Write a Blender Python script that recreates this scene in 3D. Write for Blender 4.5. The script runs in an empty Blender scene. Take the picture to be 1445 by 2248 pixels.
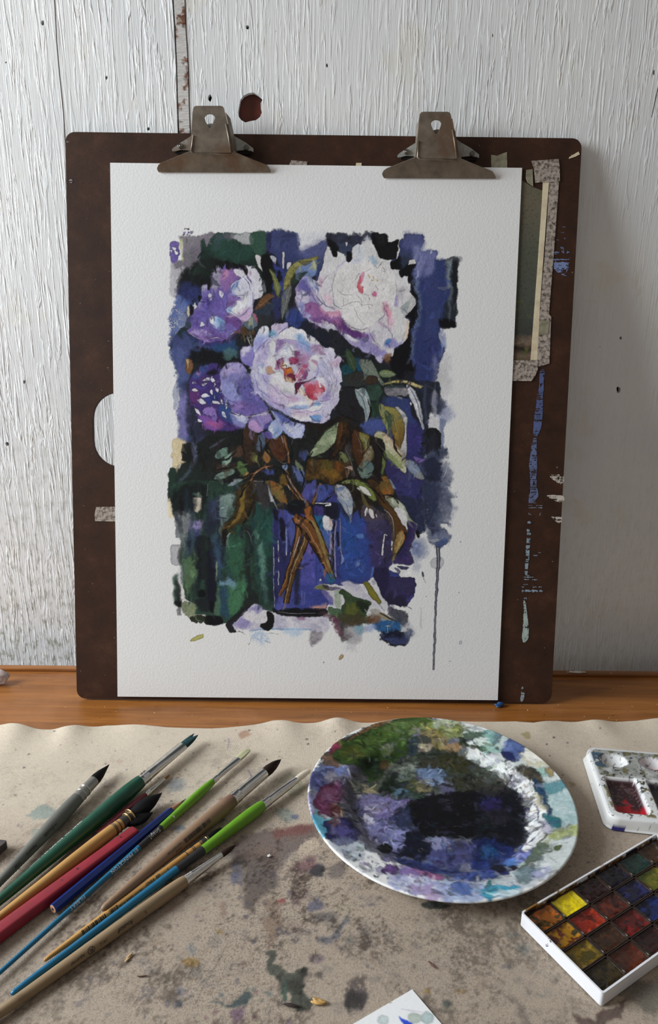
import bpy, bmesh, math, random
import numpy as np
from mathutils import Vector, Matrix
from mathutils.geometry import tessellate_polygon

SC = bpy.context.scene
COL = SC.collection
random.seed(7)

# ------------------------------------------------------------------ camera
RES = (1445, 2248)
FPX = 1500.0
CAM_H = 0.4642
# rows: world X, Y, Z expressed in (right, up, forward) of the camera
RW = np.array([[0.9999369, -0.0106040, 0.0037024],
               [-0.0005254, 0.2851154, 0.9584931],
               [0.0112194, 0.9584345, -0.2850918]])
cam_data = bpy.data.cameras.new('camera')
cam = bpy.data.objects.new('camera', cam_data)
COL.objects.link(cam)
cam_data.sensor_fit = 'VERTICAL'
cam_data.sensor_height = 36.0
cam_data.lens = FPX / RES[1] * 36.0
cam_data.clip_start = 0.01
mw = Matrix.Identity(4)
for i in range(3):
    mw[i][0] = RW[i, 0]; mw[i][1] = RW[i, 1]; mw[i][2] = -RW[i, 2]
mw[2][3] = CAM_H
cam.matrix_world = mw
SC.camera = cam

# ------------------------------------------------------------------ world and window light
world = bpy.data.worlds.new('world'); SC.world = world
world.use_nodes = True
bg = world.node_tree.nodes['Background']
bg.inputs[0].default_value = (1.0, 0.93, 0.85, 1)
bg.inputs[1].default_value = 0.225

def window_light(name, loc, target, sx, sy, power, color):
    ld = bpy.data.lights.new(name, 'AREA'); ld.shape = 'RECTANGLE'
    ld.size = sx; ld.size_y = sy; ld.energy = power; ld.color = color
    o = bpy.data.objects.new(name, ld); COL.objects.link(o)
    o.location = loc
    d = Vector(target) - Vector(loc)
    o.rotation_euler = d.to_track_quat('-Z', 'Y').to_euler()
    return o
window_light('window_daylight', (-2.0, 0.36, 1.05), (0.0, 0.70, 0.2), 1.0, 1.2, 86, (0.90, 0.96, 1.0))

SC.view_settings.view_transform = 'Standard'
SC.view_settings.look = 'None'
SC.view_settings.gamma = 1.0
SC.view_settings.use_curve_mapping = False
SC.view_settings.exposure = 0.0

# ------------------------------------------------------------------ helpers
def s2l(c):
    c = np.asarray(c, dtype=np.float64) / 255.0
    return np.where(c <= 0.04045, c / 12.92, ((c + 0.055) / 1.055) ** 2.4)

def lin(r, g, b, k=1.0):
    return tuple(float(min(0.95, v * k)) for v in s2l((r, g, b))) + (1.0,)

def ray(u, v):
    return RW @ np.array([(u - 722.5) / FPX, -(v - 1124.0) / FPX, 1.0])
EYE = np.array([0, 0, CAM_H])

def on_table(u, v, z=0.0):
    d = ray(u, v)
    return EYE + d * ((z - CAM_H) / d[2])
WALL_Y = 0.868
def on_wall(u, v, y=WALL_Y):
    d = ray(u, v)
    return EYE + d * (y / d[1])
LEAN = math.radians(10.52)
BO = np.array([-0.3041, 0.7385, 0.0022])
BU0 = np.array([0.0, math.sin(LEAN), math.cos(LEAN)])
BU = BU0 + np.array([0.0077, 0.0, 0.0])
BX = np.array([1.0, 0.0, 0.0])
BN = np.array([0.0, -math.cos(LEAN), math.sin(LEAN)])
def on_board(u, v, d=0.0):
    """photo point -> (s, t) metres on the board's front plane lifted by d"""
    r = ray(u, v); o = BO + BN * d
    p = EYE + r * (((o - EYE) @ BN) / (r @ BN))
    t = float((p - BO) @ BU0)
    return (float((p - BO) @ BX) - t * BU[0], t)
def bp(s, t, d=0.0):
    return BO + BX * s + BU * t + BN * d
def depth_px(p):
    q = RW.T @ (np.asarray(p) - EYE)
    return FPX / q[2]

ROOT = {}
def thing(name, label, cat, loc, group=None, rot=None):
    o = bpy.data.objects.new(name, None); COL.objects.link(o)
    o.empty_display_size = 0.02
    o.location = loc
    if rot is not None: o.rotation_euler = rot
    o['label'] = label; o['category'] = cat
    if group: o['group'] = group
    ROOT[o.name] = np.array(loc, dtype=float)
    return o
def tag(o, label=None, cat=None, group=None, kind=None):
    if label: o['label'] = label
    if cat: o['category'] = cat
    if group: o['group'] = group
    if kind: o['kind'] = kind
    return o
def mk(name, V, F, mat, parent=None, smooth=False, local=False, origin=None):
    """mesh from world coordinates (or local ones); one object"""
    V = np.asarray(V, dtype=np.float64).reshape(-1, 3)
    if parent is not None and not local:
        V = V - ROOT[parent.name]
    org = None
    if parent is None and not local:
        org = np.array(origin) if origin is not None else np.array([(V[:, 0].min() + V[:, 0].max()) / 2, (V[:, 1].min() + V[:, 1].max()) / 2, V[:, 2].min()])
        V = V - org
    me = bpy.data.meshes.new(name)
    me.from_pydata(V.tolist(), [], [tuple(int(i) for i in f) for f in F])
    me.validate(); me.update()
    if smooth: me.shade_smooth()
    if mat: me.materials.append(mat)
    o = bpy.data.objects.new(name, me); COL.objects.link(o)
    if parent is not None:
        o.parent = parent
        ROOT[o.name] = ROOT[parent.name]
    elif org is not None:
        o.location = org; ROOT[o.name] = org
    return o
def fast_mesh(name, V, Q, mat, parent=None, cols=None, smooth=True, origin=None, extra=None):
    """big quad mesh straight from numpy, with optional point colours (linear RGBA)"""
    V = np.asarray(V, dtype=np.float32)
    if parent is not None:
        org = ROOT[parent.name]
    else:
        org = np.array(origin) if origin is not None else V.mean(0)
    V = V - np.asarray(org, dtype=np.float32)
    me = bpy.data.meshes.new(name)
    nq = len(Q); loops = np.asarray(Q, dtype=np.int32).ravel()
    starts = np.arange(nq, dtype=np.int32) * 4
    if extra:
        el = []; es = []
        base = len(loops)
        for f in extra:
            es.append(base + len(el)); el += list(f)
        loops = np.concatenate([loops, np.array(el, dtype=np.int32)])
        starts = np.concatenate([starts, np.array(es, dtype=np.int32)])
    me.vertices.add(len(V)); me.vertices.foreach_set('co', V.ravel())
    me.loops.add(len(loops)); me.loops.foreach_set('vertex_index', loops)
    me.polygons.add(len(starts)); me.polygons.foreach_set('loop_start', starts)
    me.update(calc_edges=True)
    if smooth: me.shade_smooth()
    if cols is not None:
        at = me.color_attributes.new('tint', 'FLOAT_COLOR', 'POINT')
        c = np.ones((len(V), 4), dtype=np.float32); c[:, :cols.shape[1]] = cols
        at.data.foreach_set('color', c.ravel())
    me.materials.append(mat)
    o = bpy.data.objects.new(name, me); COL.objects.link(o)
    if parent is not None:
        o.parent = parent; ROOT[o.name] = org
    else:
        o.location = org; ROOT[o.name] = np.asarray(org)
    return o
def grid_quads(nx, ny):
    i = np.arange(ny - 1)[:, None] * nx + np.arange(nx - 1)[None, :]
    i = i.ravel()
    return np.stack([i, i + 1, i + nx + 1, i + nx], 1)

def slab(outline, holes, place, thick, dfun=None):
    """flat piece with holes: 2-D outline -> verts/faces; place(s,t,d) gives world; front at d=thick"""
    loops = [outline] + list(holes)
    flat = [p for l in loops for p in l]
    tris = tessellate_polygon([[Vector((p[0], p[1], 0)) for p in l] for l in loops])
    n = len(flat)
    df = dfun or (lambda s, t: 0.0)
    V = [place(p[0], p[1], thick + df(p[0], p[1])) for p in flat] + [place(p[0], p[1], df(p[0], p[1])) for p in flat]
    F = []
    for a, b, c in tris:
        pa, pb_, pc = flat[a], flat[b], flat[c]
        ar = (pb_[0] - pa[0]) * (pc[1] - pa[1]) - (pb_[1] - pa[1]) * (pc[0] - pa[0])
        if ar < 0: b, c = c, b
        F.append((a, b, c)); F.append((a + n, c + n, b + n))
    k = 0
    for l in loops:
        m = len(l)
        for i in range(m):
            j = (i + 1) % m
            F.append((k + i, k + j, k + j + n, k + i + n))
        k += m
    return V, F
def fix_normals(o):
    bm = bmesh.new(); bm.from_mesh(o.data)
    bmesh.ops.recalc_face_normals(bm, faces=bm.faces); bm.to_mesh(o.data); bm.free()
def bevel(o, w, seg=2, angle=40):
    m = o.modifiers.new('bevel', 'BEVEL'); m.width = w; m.segments = seg
    m.limit_method = 'ANGLE'; m.angle_limit = math.radians(angle)
def arc(cx, cy, rx, ry, a0, a1, n):
    return [(cx + rx * math.cos(math.radians(a0 + (a1 - a0) * i / n)), cy + ry * math.sin(math.radians(a0 + (a1 - a0) * i / n))) for i in range(n + 1)]
def rrect(x0, y0, x1, y1, r, n=5):
    return arc(x1 - r, y0 + r, r, r, -90, 0, n) + arc(x1 - r, y1 - r, r, r, 0, 90, n) + arc(x0 + r, y1 - r, r, r, 90, 180, n) + arc(x0 + r, y0 + r, r, r, 180, 270, n)
def box(x0, y0, z0, x1, y1, z1):
    V = [(x0, y0, z0), (x1, y0, z0), (x1, y1, z0), (x0, y1, z0), (x0, y0, z1), (x1, y0, z1), (x1, y1, z1), (x0, y1, z1)]
    F = [(0, 3, 2, 1), (4, 5, 6, 7), (0, 1, 5, 4), (1, 2, 6, 5), (2, 3, 7, 6), (3, 0, 4, 7)]
    return V, F

# ------------------------------------------------------------------ materials
class N:
    """tiny node-graph helper"""
    def __init__(s, name):
        s.m = bpy.data.materials.new(name); s.m.use_nodes = True
        s.t = s.m.node_tree; s.b = s.t.nodes['Principled BSDF']; s.out = s.t.nodes['Material Output']
    def n(s, kind, **kw):
        nd = s.t.nodes.new(kind)
        for k, v in kw.items():
            if k.startswith('_'): setattr(nd, k[1:], v)
            else: nd.inputs[k.replace('__', ' ')].default_value = v
        return nd
    def l(s, a, b): s.t.links.new(a, b)
    def coord(s, scale=(1, 1, 1), kind='Object', rot=(0, 0, 0)):
        tc = s.n('ShaderNodeTexCoord'); mp = s.n('ShaderNodeMapping')
        mp.inputs['Scale'].default_value = scale; mp.inputs['Rotation'].default_value = rot
        s.l(tc.outputs[kind], mp.inputs['Vector']); return mp.outputs[0]
    def noise(s, vec, scale, detail=4, rough=0.55, dist=0.0):
        nd = s.n('ShaderNodeTexNoise', Scale=scale, Detail=detail, Roughness=rough, Distortion=dist)
        s.l(vec, nd.inputs['Vector']); return nd.outputs[0]
    def ramp(s, fac, stops):
        nd = s.n('ShaderNodeValToRGB'); e = nd.color_ramp.elements
        while len(e) < len(stops): e.new(0.5)
        for el, (p, c) in zip(e, stops):
            el.position = p; el.color = c if len(c) == 4 else tuple(c) + (1,)
        s.l(fac, nd.inputs[0]); return nd.outputs[0]
    def mix(s, fac, a, b, mode='MIX'):
        nd = s.n('ShaderNodeMix', _data_type='RGBA', _blend_type=mode)
        for sock, v in ((nd.inputs[0], fac), (nd.inputs[6], a), (nd.inputs[7], b)):
            if hasattr(v, 'links'): s.l(v, sock)
            else: sock.default_value = v
        return nd.outputs[2]
    def math(s, op, a, b=0.0):
        nd = s.n('ShaderNodeMath', _operation=op)
        for sock, v in ((nd.inputs[0], a), (nd.inputs[1], b)):
            if hasattr(v, 'links'): s.l(v, sock)
            else: sock.default_value = v
        return nd.outputs[0]
    def bump(s, h, strength=0.3, dist=0.001, prev=None):
        nd = s.n('ShaderNodeBump', Strength=strength, Distance=dist)
        s.l(h, nd.inputs['Height'])
        if prev is not None: s.l(prev, nd.inputs['Normal'])
        s.l(nd.outputs[0], s.b.inputs['Normal']); return nd.outputs[0]
    def attr(s, name='tint'):
        nd = s.n('ShaderNodeVertexColor'); nd.layer_name = name; return nd
    def set(s, color=None, rough=None, metal=None, spec=None, coat=None):
        B = s.b.inputs
        for key, v in (('Base Color', color), ('Roughness', rough), ('Metallic', metal), ('Specular IOR Level', spec), ('Coat Weight', coat)):
            if v is None: continue
            if hasattr(v, 'links'): s.l(v, B[key])
            else: B[key].default_value = v
        return s

BLK = (0, 0, 0, 1); WHT = (1, 1, 1, 1)
def simple(name, c, rough=0.5, metal=0.0, spec=0.5, var=0.15, nscale=80, bump=0.0, bscale=400, coat=0.0, stretch=(1, 1, 1)):
    """plain colour with slight mottling and optional fine relief"""
    g = N(name); v = g.coord(stretch)
    f = g.noise(v, nscale, 5)
    c = tuple(c)
    a = tuple(min(1, x * (1 + var)) for x in c[:3]) + (1,); b = tuple(x * (1 - var) for x in c[:3]) + (1,)
    g.set(color=g.ramp(f, [(0.3, b), (0.7, a)]), rough=rough, metal=metal, spec=spec, coat=coat)
    if bump: g.bump(g.noise(v, bscale, 3), bump, 0.0005)
    return g.m
# ------------------------------------------------------------------ materials of the setting
def wall_paint(name, dirty=0.0, grey=1.0, flat=0.0):
    g = N(name)
    v = g.coord((1, 1, 1))
    # brushed paint ridges running down the boards
    ridge = g.noise(g.coord((170, 170, 11)), 1.0, 3, 0.5, 1.3)
    r1 = g.ramp(ridge, [(0.50, BLK), (0.60, WHT), (0.72, (0.3, 0.3, 0.3, 1))])
    fine = g.noise(g.coord((620, 620, 26)), 1.0, 3, 0.6, 0.3)
    patch = g.ramp(g.noise(v, 8.5, 3), [(0.36, (0.18, 0.18, 0.18, 1)), (0.62, WHT)])
    h = g.math('ADD', g.math('MULTIPLY', g.math('MULTIPLY', r1, patch), 1.0 - 0.6 * flat), g.math('MULTIPLY', fine, 0.30))
    g.bump(h, 0.38 - 0.10 * flat, 0.0030)
    big = g.noise(v, 5, 4)
    base = g.ramp(big, [(0.35, lin(226, 228, 230, grey)), (0.7, lin(238, 239, 238, grey))])
    stain = g.ramp(g.noise(v, 17, 6, 0.6), [(0.57, BLK), (0.66, (0.35, 0.35, 0.35, 1))])
    base = g.mix(stain, base, lin(222, 216, 198, grey))
    # dark specks where paint has chipped, stretched along the grain
    chip = g.ramp(g.noise(g.coord((120, 120, 60)), 1.0, 4, 0.65), [(0.735, BLK), (0.75, WHT)])
    base = g.mix(chip, base, lin(60, 52, 45))
    if dirty:
        # greenish grime near the table
        sx = g.n('ShaderNodeSeparateXYZ'); tc = g.n('ShaderNodeTexCoord'); g.l(tc.outputs['Object'], sx.inputs[0])
        low = g.ramp(sx.outputs[2], [(0.0, WHT), (0.45, BLK)])
        sc = g.ramp(g.noise(g.coord((150, 150, 55)), 1.0, 6, 0.7), [(0.50, BLK), (0.64, WHT)])
        base = g.mix(g.math('MULTIPLY', g.math('MULTIPLY', sc, low), dirty), base, lin(128, 128, 104))
    g.set(color=base, rough=0.55, spec=0.35)
    return g.m
M_wallA = wall_paint('white_paint_worn', 0.8)
M_wallB = wall_paint('white_paint_ridged', 0.55)
M_wallC = wall_paint('white_paint_smooth', 0.15, 1.0, 0.45)
def bare_wood():
    g = N('bare_batten_wood')
    n = g.noise(g.coord((60, 60, 420)), 1.0, 4, 0.6)
    p = g.noise(g.coord((1, 1, 1)), 48, 4, 0.6)
    w = g.ramp(n, [(0.35, lin(70, 36, 22)), (0.6, lin(140, 96, 70)), (0.75, lin(176, 150, 128))])
    g.set(color=g.mix(g.ramp(p, [(0.40, BLK), (0.47, WHT)]), w, lin(206, 203, 200)), rough=0.7)
    g.bump(n, 0.8, 0.002)
    return g.m
M_bare = bare_wood()
M_hole = simple('dark_cavity', lin(26, 18, 14), 0.9)
M_knot = simple('varnished_knot_wood', lin(84, 36, 26), 0.3, var=0.5, nscale=60, bump=0.3, bscale=150)

# ------------------------------------------------------------------ wall of painted boards
def wob(pts, amp, rnd):
    return [(x + rnd.uniform(-amp, amp), z + rnd.uniform(-amp, amp)) for x, z in pts]
def wall_xy(u, v):
    p = on_wall(u, v); return (float(p[0]), float(p[2]))
Z0, Z1 = -0.75, 1.35
def seam(pts, x_off=0.0):
    """polyline of seam points (u,v) -> list of (x,z), from bottom to top"""
    q = sorted([wall_xy(u, v) for u, v in pts], key=lambda a: a[1])
    q = [(q[0][0], Z0)] + q + [(q[-1][0] - 0.002, Z1)]
    return [(x + x_off, z) for x, z in q]
sA = seam([(120, 8), (124, 90), (129, 150), (133, 190), (139, 250), (142, 300)])
sB = seam([(377, 0), (381, 60), (385, 140), (387, 220), (390, 300)])
sB2 = seam([(407, 0), (409, 60), (414, 140), (416, 220), (419, 300)])
def hole_at(u, v, du, dv, n=9, seed=1):
    r = random.Random(seed); out = []
    for i in range(n):
        a = 2 * math.pi * i / n; k = r.uniform(0.75, 1.15)
        out.append(wall_xy(u + du * k * math.cos(a), v + dv * k * math.sin(a)))
    return out
wall = thing('wall_back', 'white painted wooden board wall behind the drawing board', 'wall', (0, WALL_Y, 0))
del wall['category']; wall['kind'] = 'structure'
TH = 0.007
def plank(outline, holes, mat, dy=0.0):
    V, F = slab(outline, holes, lambda s, t, d: (s, WALL_Y + TH + dy - d, t), TH)
    o = mk('plank', V, F, mat, wall); fix_normals(o); return o
g2 = 0.0009
leftA = [(-1.3, Z0)] + [(x - g2 * 0.4, z) for x, z in sA] + [(-1.3, Z1)]
plank(leftA, [hole_at(93, 50, 4, 6, 8, 1), hole_at(13, 137, 2, 2, 6, 5), hole_at(15, 975, 4, 5, 7, 2), hole_at(53, 838, 3, 5, 7, 12)], M_wallA)
B = [(x + g2 * 0.4, z) for x, z in sA] + list(reversed(sB))
plank(B, [hole_at(233, 170, 3, 5, 8, 3), hole_at(325, 283, 4, 4, 8, 4)], M_wallB, 0.0005)
knot = [wall_xy(u, v) for u, v in [(545, 205), (556, 203), (566, 208), (574, 214), (577, 219), (572, 227), (573, 240), (575, 247), (571, 257), (562, 264), (550, 266), (539, 269), (530, 264), (524, 256), (523, 246), (525, 232), (528, 219), (535, 210)]]
crack = [wall_xy(u, v) for u, v in [(1444, 190), (1446, 196), (1438, 232), (1432, 259), (1430, 257), (1436, 228), (1441, 205)]]
C = [(x, z) for x, z in sB2] + [(1.3, Z1), (1.3, Z0)]
plank(C, [knot, hole_at(543, 60, 4, 5, 8, 6), hole_at(461, 215, 5, 9, 9, 7), hole_at(1363, 742, 3.2, 3.6, 8, 8), hole_at(1358, 856, 5, 8, 9, 9), hole_at(718, 144, 2, 5, 7, 10), crack, hole_at(1436, 159, 3, 6, 8, 14), hole_at(1082, 78, 1.5, 5, 6, 15)], M_wallC, -0.0003)
# batten seen in the open joint, and dark cavity behind the boards
V, F = slab([(sB[0][0] + 0.0022, Z0)] + [(x + 0.0022, z) for x, z in sB[1:]] + [(x - 0.0008, z) for x, z in reversed(sB2)], [], lambda s, t, d: (s, WALL_Y + TH + 0.001 - d, t), 0.009)
o = mk('batten', V, F, M_bare, wall); fix_normals(o)
V, F = box(-1.3, WALL_Y + TH + 0.014, Z0, 1.3, WALL_Y + TH + 0.03, Z1)
mk('wall_backing', V, F, M_hole, wall)
kx, kz = wall_xy(550, 236)
V, F = box(kx - 0.028, WALL_Y + TH + 0.001, kz - 0.03, kx + 0.028, WALL_Y + TH + 0.012, kz + 0.03)
o = mk('knot_plug', V, F, M_knot, wall)
# floor far below the table
V, F = box(-1.6, -1.6, -0.78, 1.6, 1.2, -0.75)
o = mk('floor', V, F, simple('dull_floor_boards', lin(120, 104, 90), 0.7, var=0.25, nscale=6)); tag(o, kind='structure')

# ------------------------------------------------------------------ table
def table_wood():
    g = N('varnished_orange_wood')
    n = g.noise(g.coord((6, 90, 90)), 1.0, 5, 0.6, 0.6)
    f = g.noise(g.coord((1, 1, 1)), 14, 5)
    c = g.ramp(n, [(0.30, lin(108, 64, 26)), (0.55, lin(142, 88, 38)), (0.75, lin(162, 106, 52))])
    c = g.mix(g.ramp(f, [(0.5, BLK), (0.72, (0.5, 0.5, 0.5, 1))]), c, lin(164, 110, 72))
    d = g.ramp(g.noise(g.coord((1, 1, 1)), 190, 3, 0.6), [(0.70, BLK), (0.73, WHT)])
    c = g.mix(d, c, lin(70, 44, 30))
    w = g.ramp(g.noise(g.coord((1, 1, 1), rot=(0, 0, 1)), 170, 3, 0.6), [(0.735, BLK), (0.75, WHT)])
    c = g.mix(w, c, lin(214, 200, 184))
    g.set(color=c, rough=0.36, spec=0.5)
    g.bump(n, 0.1, 0.0008)
    return g.m
M_table = table_wood()
TB = 0.8115
tb = thing('work_table', 'orange varnished wooden table under the stained canvas cloth', 'table', (0, 0.45, -0.75))
V, F = box(-1.05, 0.02, -0.032, 1.05, TB, 0.0); o = mk('table_top', V, F, M_table, tb); bevel(o, 0.004)
V, F = box(-1.05, TB - 0.0055, 0.0, 1.05, TB + 0.004, 0.0045); o = mk('back_rail', V, F, M_table, tb); bevel(o, 0.0012)
V, F = box(-1.0, 0.05, -0.11, 1.0, TB - 0.04, -0.032); o = mk('apron', V, F, M_table, tb); bevel(o, 0.003)
for sx in (-0.96, 0.96):
    for sy in (0.09, TB - 0.08):
        V, F = box(sx - 0.03, sy - 0.03, -0.75, sx + 0.03, sy + 0.03, -0.11); o = mk('leg', V, F, M_table, tb); bevel(o, 0.004)
# ------------------------------------------------------------------ watercolour canvas: washes laid as colour values on mesh points
def vnoise(h, w, cell, rng):
    gh, gw = int(h / cell) + 3, int(w / cell) + 3
    g = rng.random((gh, gw)).astype(np.float32)
    y = np.arange(h, dtype=np.float32) / cell; x = np.arange(w, dtype=np.float32) / cell
    yi = y.astype(int); xi = x.astype(int); fy = y - yi; fx = x - xi
    fy = fy * fy * (3 - 2 * fy); fx = fx * fx * (3 - 2 * fx)
    top = g[yi][:, xi] * (1 - fx) + g[yi][:, xi + 1] * fx
    bot = g[yi + 1][:, xi] * (1 - fx) + g[yi + 1][:, xi + 1] * fx
    return (top * (1 - fy)[:, None] + bot * fy[:, None]) * 2 - 1

class Canvas:
    def __init__(s, w, h, base, to_canvas, seed=3):
        s.w, s.h = w, h; s.to = to_canvas
        s.rng = np.random.default_rng(seed)
        s.im = np.empty((h, w, 3), np.float32); s.im[:] = base
        V = lambda c: vnoise(h, w, c, s.rng)
        s.wx = V(5) * 0.45 + V(14) * 0.8 + V(2.2) * 0.3; s.wy = V(5) * 0.45 + V(14) * 0.8 + V(2.2) * 0.3
        s.bx = V(34); s.by = V(34)
        s.g1 = V(1.6); s.g2 = V(6) * 0.6 + V(20) * 0.7; s.g3 = V(45)
        s.fr(0, 0, 1)
    def fr(s, ox, oy, sc):
        s.f = (ox, oy, sc)
    def pts(s, p):
        if isinstance(p, str): p = [float(q) for q in p.split()]
        a = np.array(p, dtype=np.float64).reshape(-1, 2)
        return s.to(a[:, 0] / s.f[2] + s.f[0], a[:, 1] / s.f[2] + s.f[1])
    @staticmethod
    def smooth(a, closed=True, k=4):
        n = len(a)
        if closed: p0, p1, p2, p3 = np.roll(a, 1, 0), a, np.roll(a, -1, 0), np.roll(a, -2, 0)
        else:
            e = np.vstack([a[0] * 2 - a[1], a, a[-1] * 2 - a[-2]]); p0, p1, p2, p3 = e[:-3], e[1:-2], e[2:-1], e[3:]
        # tangents limited by the shorter neighbouring side, so long sides do not bulge
        def tang(a_, b_, c_):
            d = c_ - a_; l = np.linalg.norm(d, axis=1)[:, None] + 1e-9
            m = np.minimum(np.linalg.norm(b_ - a_, axis=1), np.linalg.norm(c_ - b_, axis=1))[:, None]
            return d / l * np.minimum(m, l * 0.5)
        m1 = tang(p0, p1, p2); m2 = tang(p1, p2, p3)
        out = []
        for i in range(k):
            t = i / k; t2 = t * t; t3 = t2 * t
            out.append((2 * t3 - 3 * t2 + 1) * p1 + (t3 - 2 * t2 + t) * m1 + (3 * t2 - 2 * t3) * p2 + (t3 - t2) * m2)
        r = np.stack(out, 1).reshape(-1, 2)
        return r if closed else np.vstack([r, a[-1:]])
    def paint(s, a, col, al=1.0, soft=0.7, warp=1.0, c2=None, g=None, edge=0.0, gran=0.05, mul=False, big=0.0, dry=0.0):
        pad = soft * 2 + warp * 2 + big + 2
        x0 = max(0, int(a[:, 0].min() - pad)); x1 = min(s.w, int(a[:, 0].max() + pad) + 1)
        y0 = max(0, int(a[:, 1].min() - pad)); y1 = min(s.h, int(a[:, 1].max() + pad) + 1)
        if x1 <= x0 or y1 <= y0: return
        sl = (slice(y0, y1), slice(x0, x1))
        X = np.arange(x0, x1, dtype=np.float32)[None, :] + s.wx[sl] * warp + s.bx[sl] * big
        Y = np.arange(y0, y1, dtype=np.float32)[:, None] + s.wy[sl] * warp + s.by[sl] * big
        d2 = np.full(X.shape, 1e9, np.float32); ins = np.zeros(X.shape, bool)
        b = np.roll(a, -1, 0)
        for (ax, ay), (bx, by) in zip(a.astype(np.float32), b.astype(np.float32)):
            ex, ey = bx - ax, by - ay; L = ex * ex + ey * ey + 1e-9
            px, py = X - ax, Y - ay
            t = np.clip((px * ex + py * ey) / L, 0, 1)
            np.minimum(d2, (px - t * ex) ** 2 + (py - t * ey) ** 2, out=d2)
            if ay != by:
                c = (ay > Y) != (by > Y)
                ins ^= c & (X < (bx - ax) * (Y - ay) / (by - ay) + ax)
        d = np.sqrt(d2); sd = np.where(ins, d, -d)
        m = np.clip(sd / (2 * soft) + 0.5, 0, 1); m = m * m * (3 - 2 * m)
        c = np.empty(X.shape + (3,), np.float32); c[:] = col
        if c2 is not None:
            if g is not None:
                q = s.pts(g); v = q[1] - q[0]
                t = ((X - q[0][0]) * v[0] + (Y - q[0][1]) * v[1]) / (v @ v) + s.g2[sl] * 0.12
            else: t = 0.5 + s.g2[sl] * 0.55
            t = np.clip(t, 0, 1)[..., None]
            c = c * (1 - t) + np.array(c2, np.float32) * t
        if edge: c = c * (1 - edge * np.exp(-np.maximum(sd, 0) / 1.6))[..., None]
        if gran: c = c * (1 + gran * (s.g1[sl] + s.g2[sl]))[..., None]
        m = m * al
        if dry: m = m * np.clip((s.g1[sl] + s.g2[sl] * 0.8) / 0.5 + (1.2 - 2.2 * dry), 0, 1)
        m = m[..., None]
        if mul: s.im[sl] *= 1 - m + m * c / 255.0
        else: s.im[sl] = s.im[sl] * (1 - m) + c * m
    def A(s, p, col, al=1.0, straight=False, **k):
        a = s.pts(p)
        if not straight: a = s.smooth(a)
        s.paint(a, col, al, **k)
    def L(s, p, w, col, al=1.0, **k):
        """tapered line; w = half width in frame units, (w0, w1) or (w0, wmid, w1)"""
        a = s.smooth(s.pts(p), False, 5)
        if not isinstance(w, tuple): w = (w, w)
        n = len(a); ww = np.interp(np.linspace(0, 1, n), np.linspace(0, 1, len(w)), w)
        e = s.to(np.array([s.f[0], s.f[0] + 10.0 / s.f[2]]), np.array([s.f[1] + 300 / s.f[2]] * 2)); k1 = np.linalg.norm(e[1] - e[0]) / 10.0
        t = np.gradient(a, axis=0); t /= np.linalg.norm(t, axis=1)[:, None] + 1e-9
        nrm = np.stack([-t[:, 1], t[:, 0]], 1) * (ww * k1)[:, None]
        k.setdefault('warp', 0.6); k.setdefault('soft', 0.6)
        s.paint(np.vstack([a + nrm, (a - nrm)[::-1]]), col, al, **k)
    def sample(s, x, y):
        x = np.clip(x, 0, s.w - 1.001); y = np.clip(y, 0, s.h - 1.001)
        xi = x.astype(int); yi = y.astype(int); fx = (x - xi)[:, None]; fy = (y - yi)[:, None]
        I = s.im
        return (I[yi, xi] * (1 - fx) + I[yi, xi + 1] * fx) * (1 - fy) + (I[yi + 1, xi] * (1 - fx) + I[yi + 1, xi + 1] * fx) * fy
def finish(cv, gamma, desat, edge, warp, white=218.0, gr=0.05):
    """what drying does to the washes: bleeding outlines, darker pigment rims, granulation"""
    h, w = cv.h, cv.w
    yy, xx = np.mgrid[0:h, 0:w].astype(np.float32)
    V = lambda c: vnoise(h, w, c, cv.rng)
    xx = xx + (V(4) * 0.5 + V(11)) * warp; yy = yy + (V(4) * 0.5 + V(11)) * warp
    im = cv.sample(xx.ravel(), yy.ravel()).reshape(h, w, 3)
    g = im.mean(2); gx = np.abs(np.gradient(g, axis=1)); gy = np.abs(np.gradient(g, axis=0))
    m = np.clip((gx + gy - 6) / 40.0, 0, 1) * np.clip((212 - g) / 60, 0, 1)
    l0 = np.clip(im.mean(2, keepdims=True) / white, 0.02, 1.2); im = im * l0 ** (gamma - 1)
    l = im.mean(2, keepdims=True); im = im + (l - im) * desat
    ink = np.clip((206 - l) / 90, 0, 1)
    im = im * (1 - edge * m)[..., None] * (1 + ink * (gr * (cv.g1 * 0.7 + V(3) * 0.6))[..., None])
    cv.im = im.astype(np.float32)
def albedo(rgb, white, top):
    """photo colours -> reflectance, where `white` is how a surface of reflectance `top` looks there"""
    c = s2l(np.clip(rgb, 0, 255)) / s2l(np.array(white)) * top
    return np.clip(c, 0.004, 0.93)
def blobs(cv, rnd, n, cx, cy, sx, sy, r0, r1, cols, al=(0.3, 0.8), **k):
    for i in range(n):
        x, y = rnd.gauss(cx, sx), rnd.gauss(cy, sy); r = r0 * (r1 / r0) ** rnd.random()
        m = rnd.randint(6, 9); ph = rnd.random() * 6
        p = []
        for j in range(m):
            q = r * rnd.uniform(0.6, 1.25); t = ph + 6.2832 * j / m
            p += [x + q * math.cos(t), y + q * math.sin(t) * 0.75]
        cv.A(p, rnd.choice(cols), rnd.uniform(*al), **k)
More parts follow.
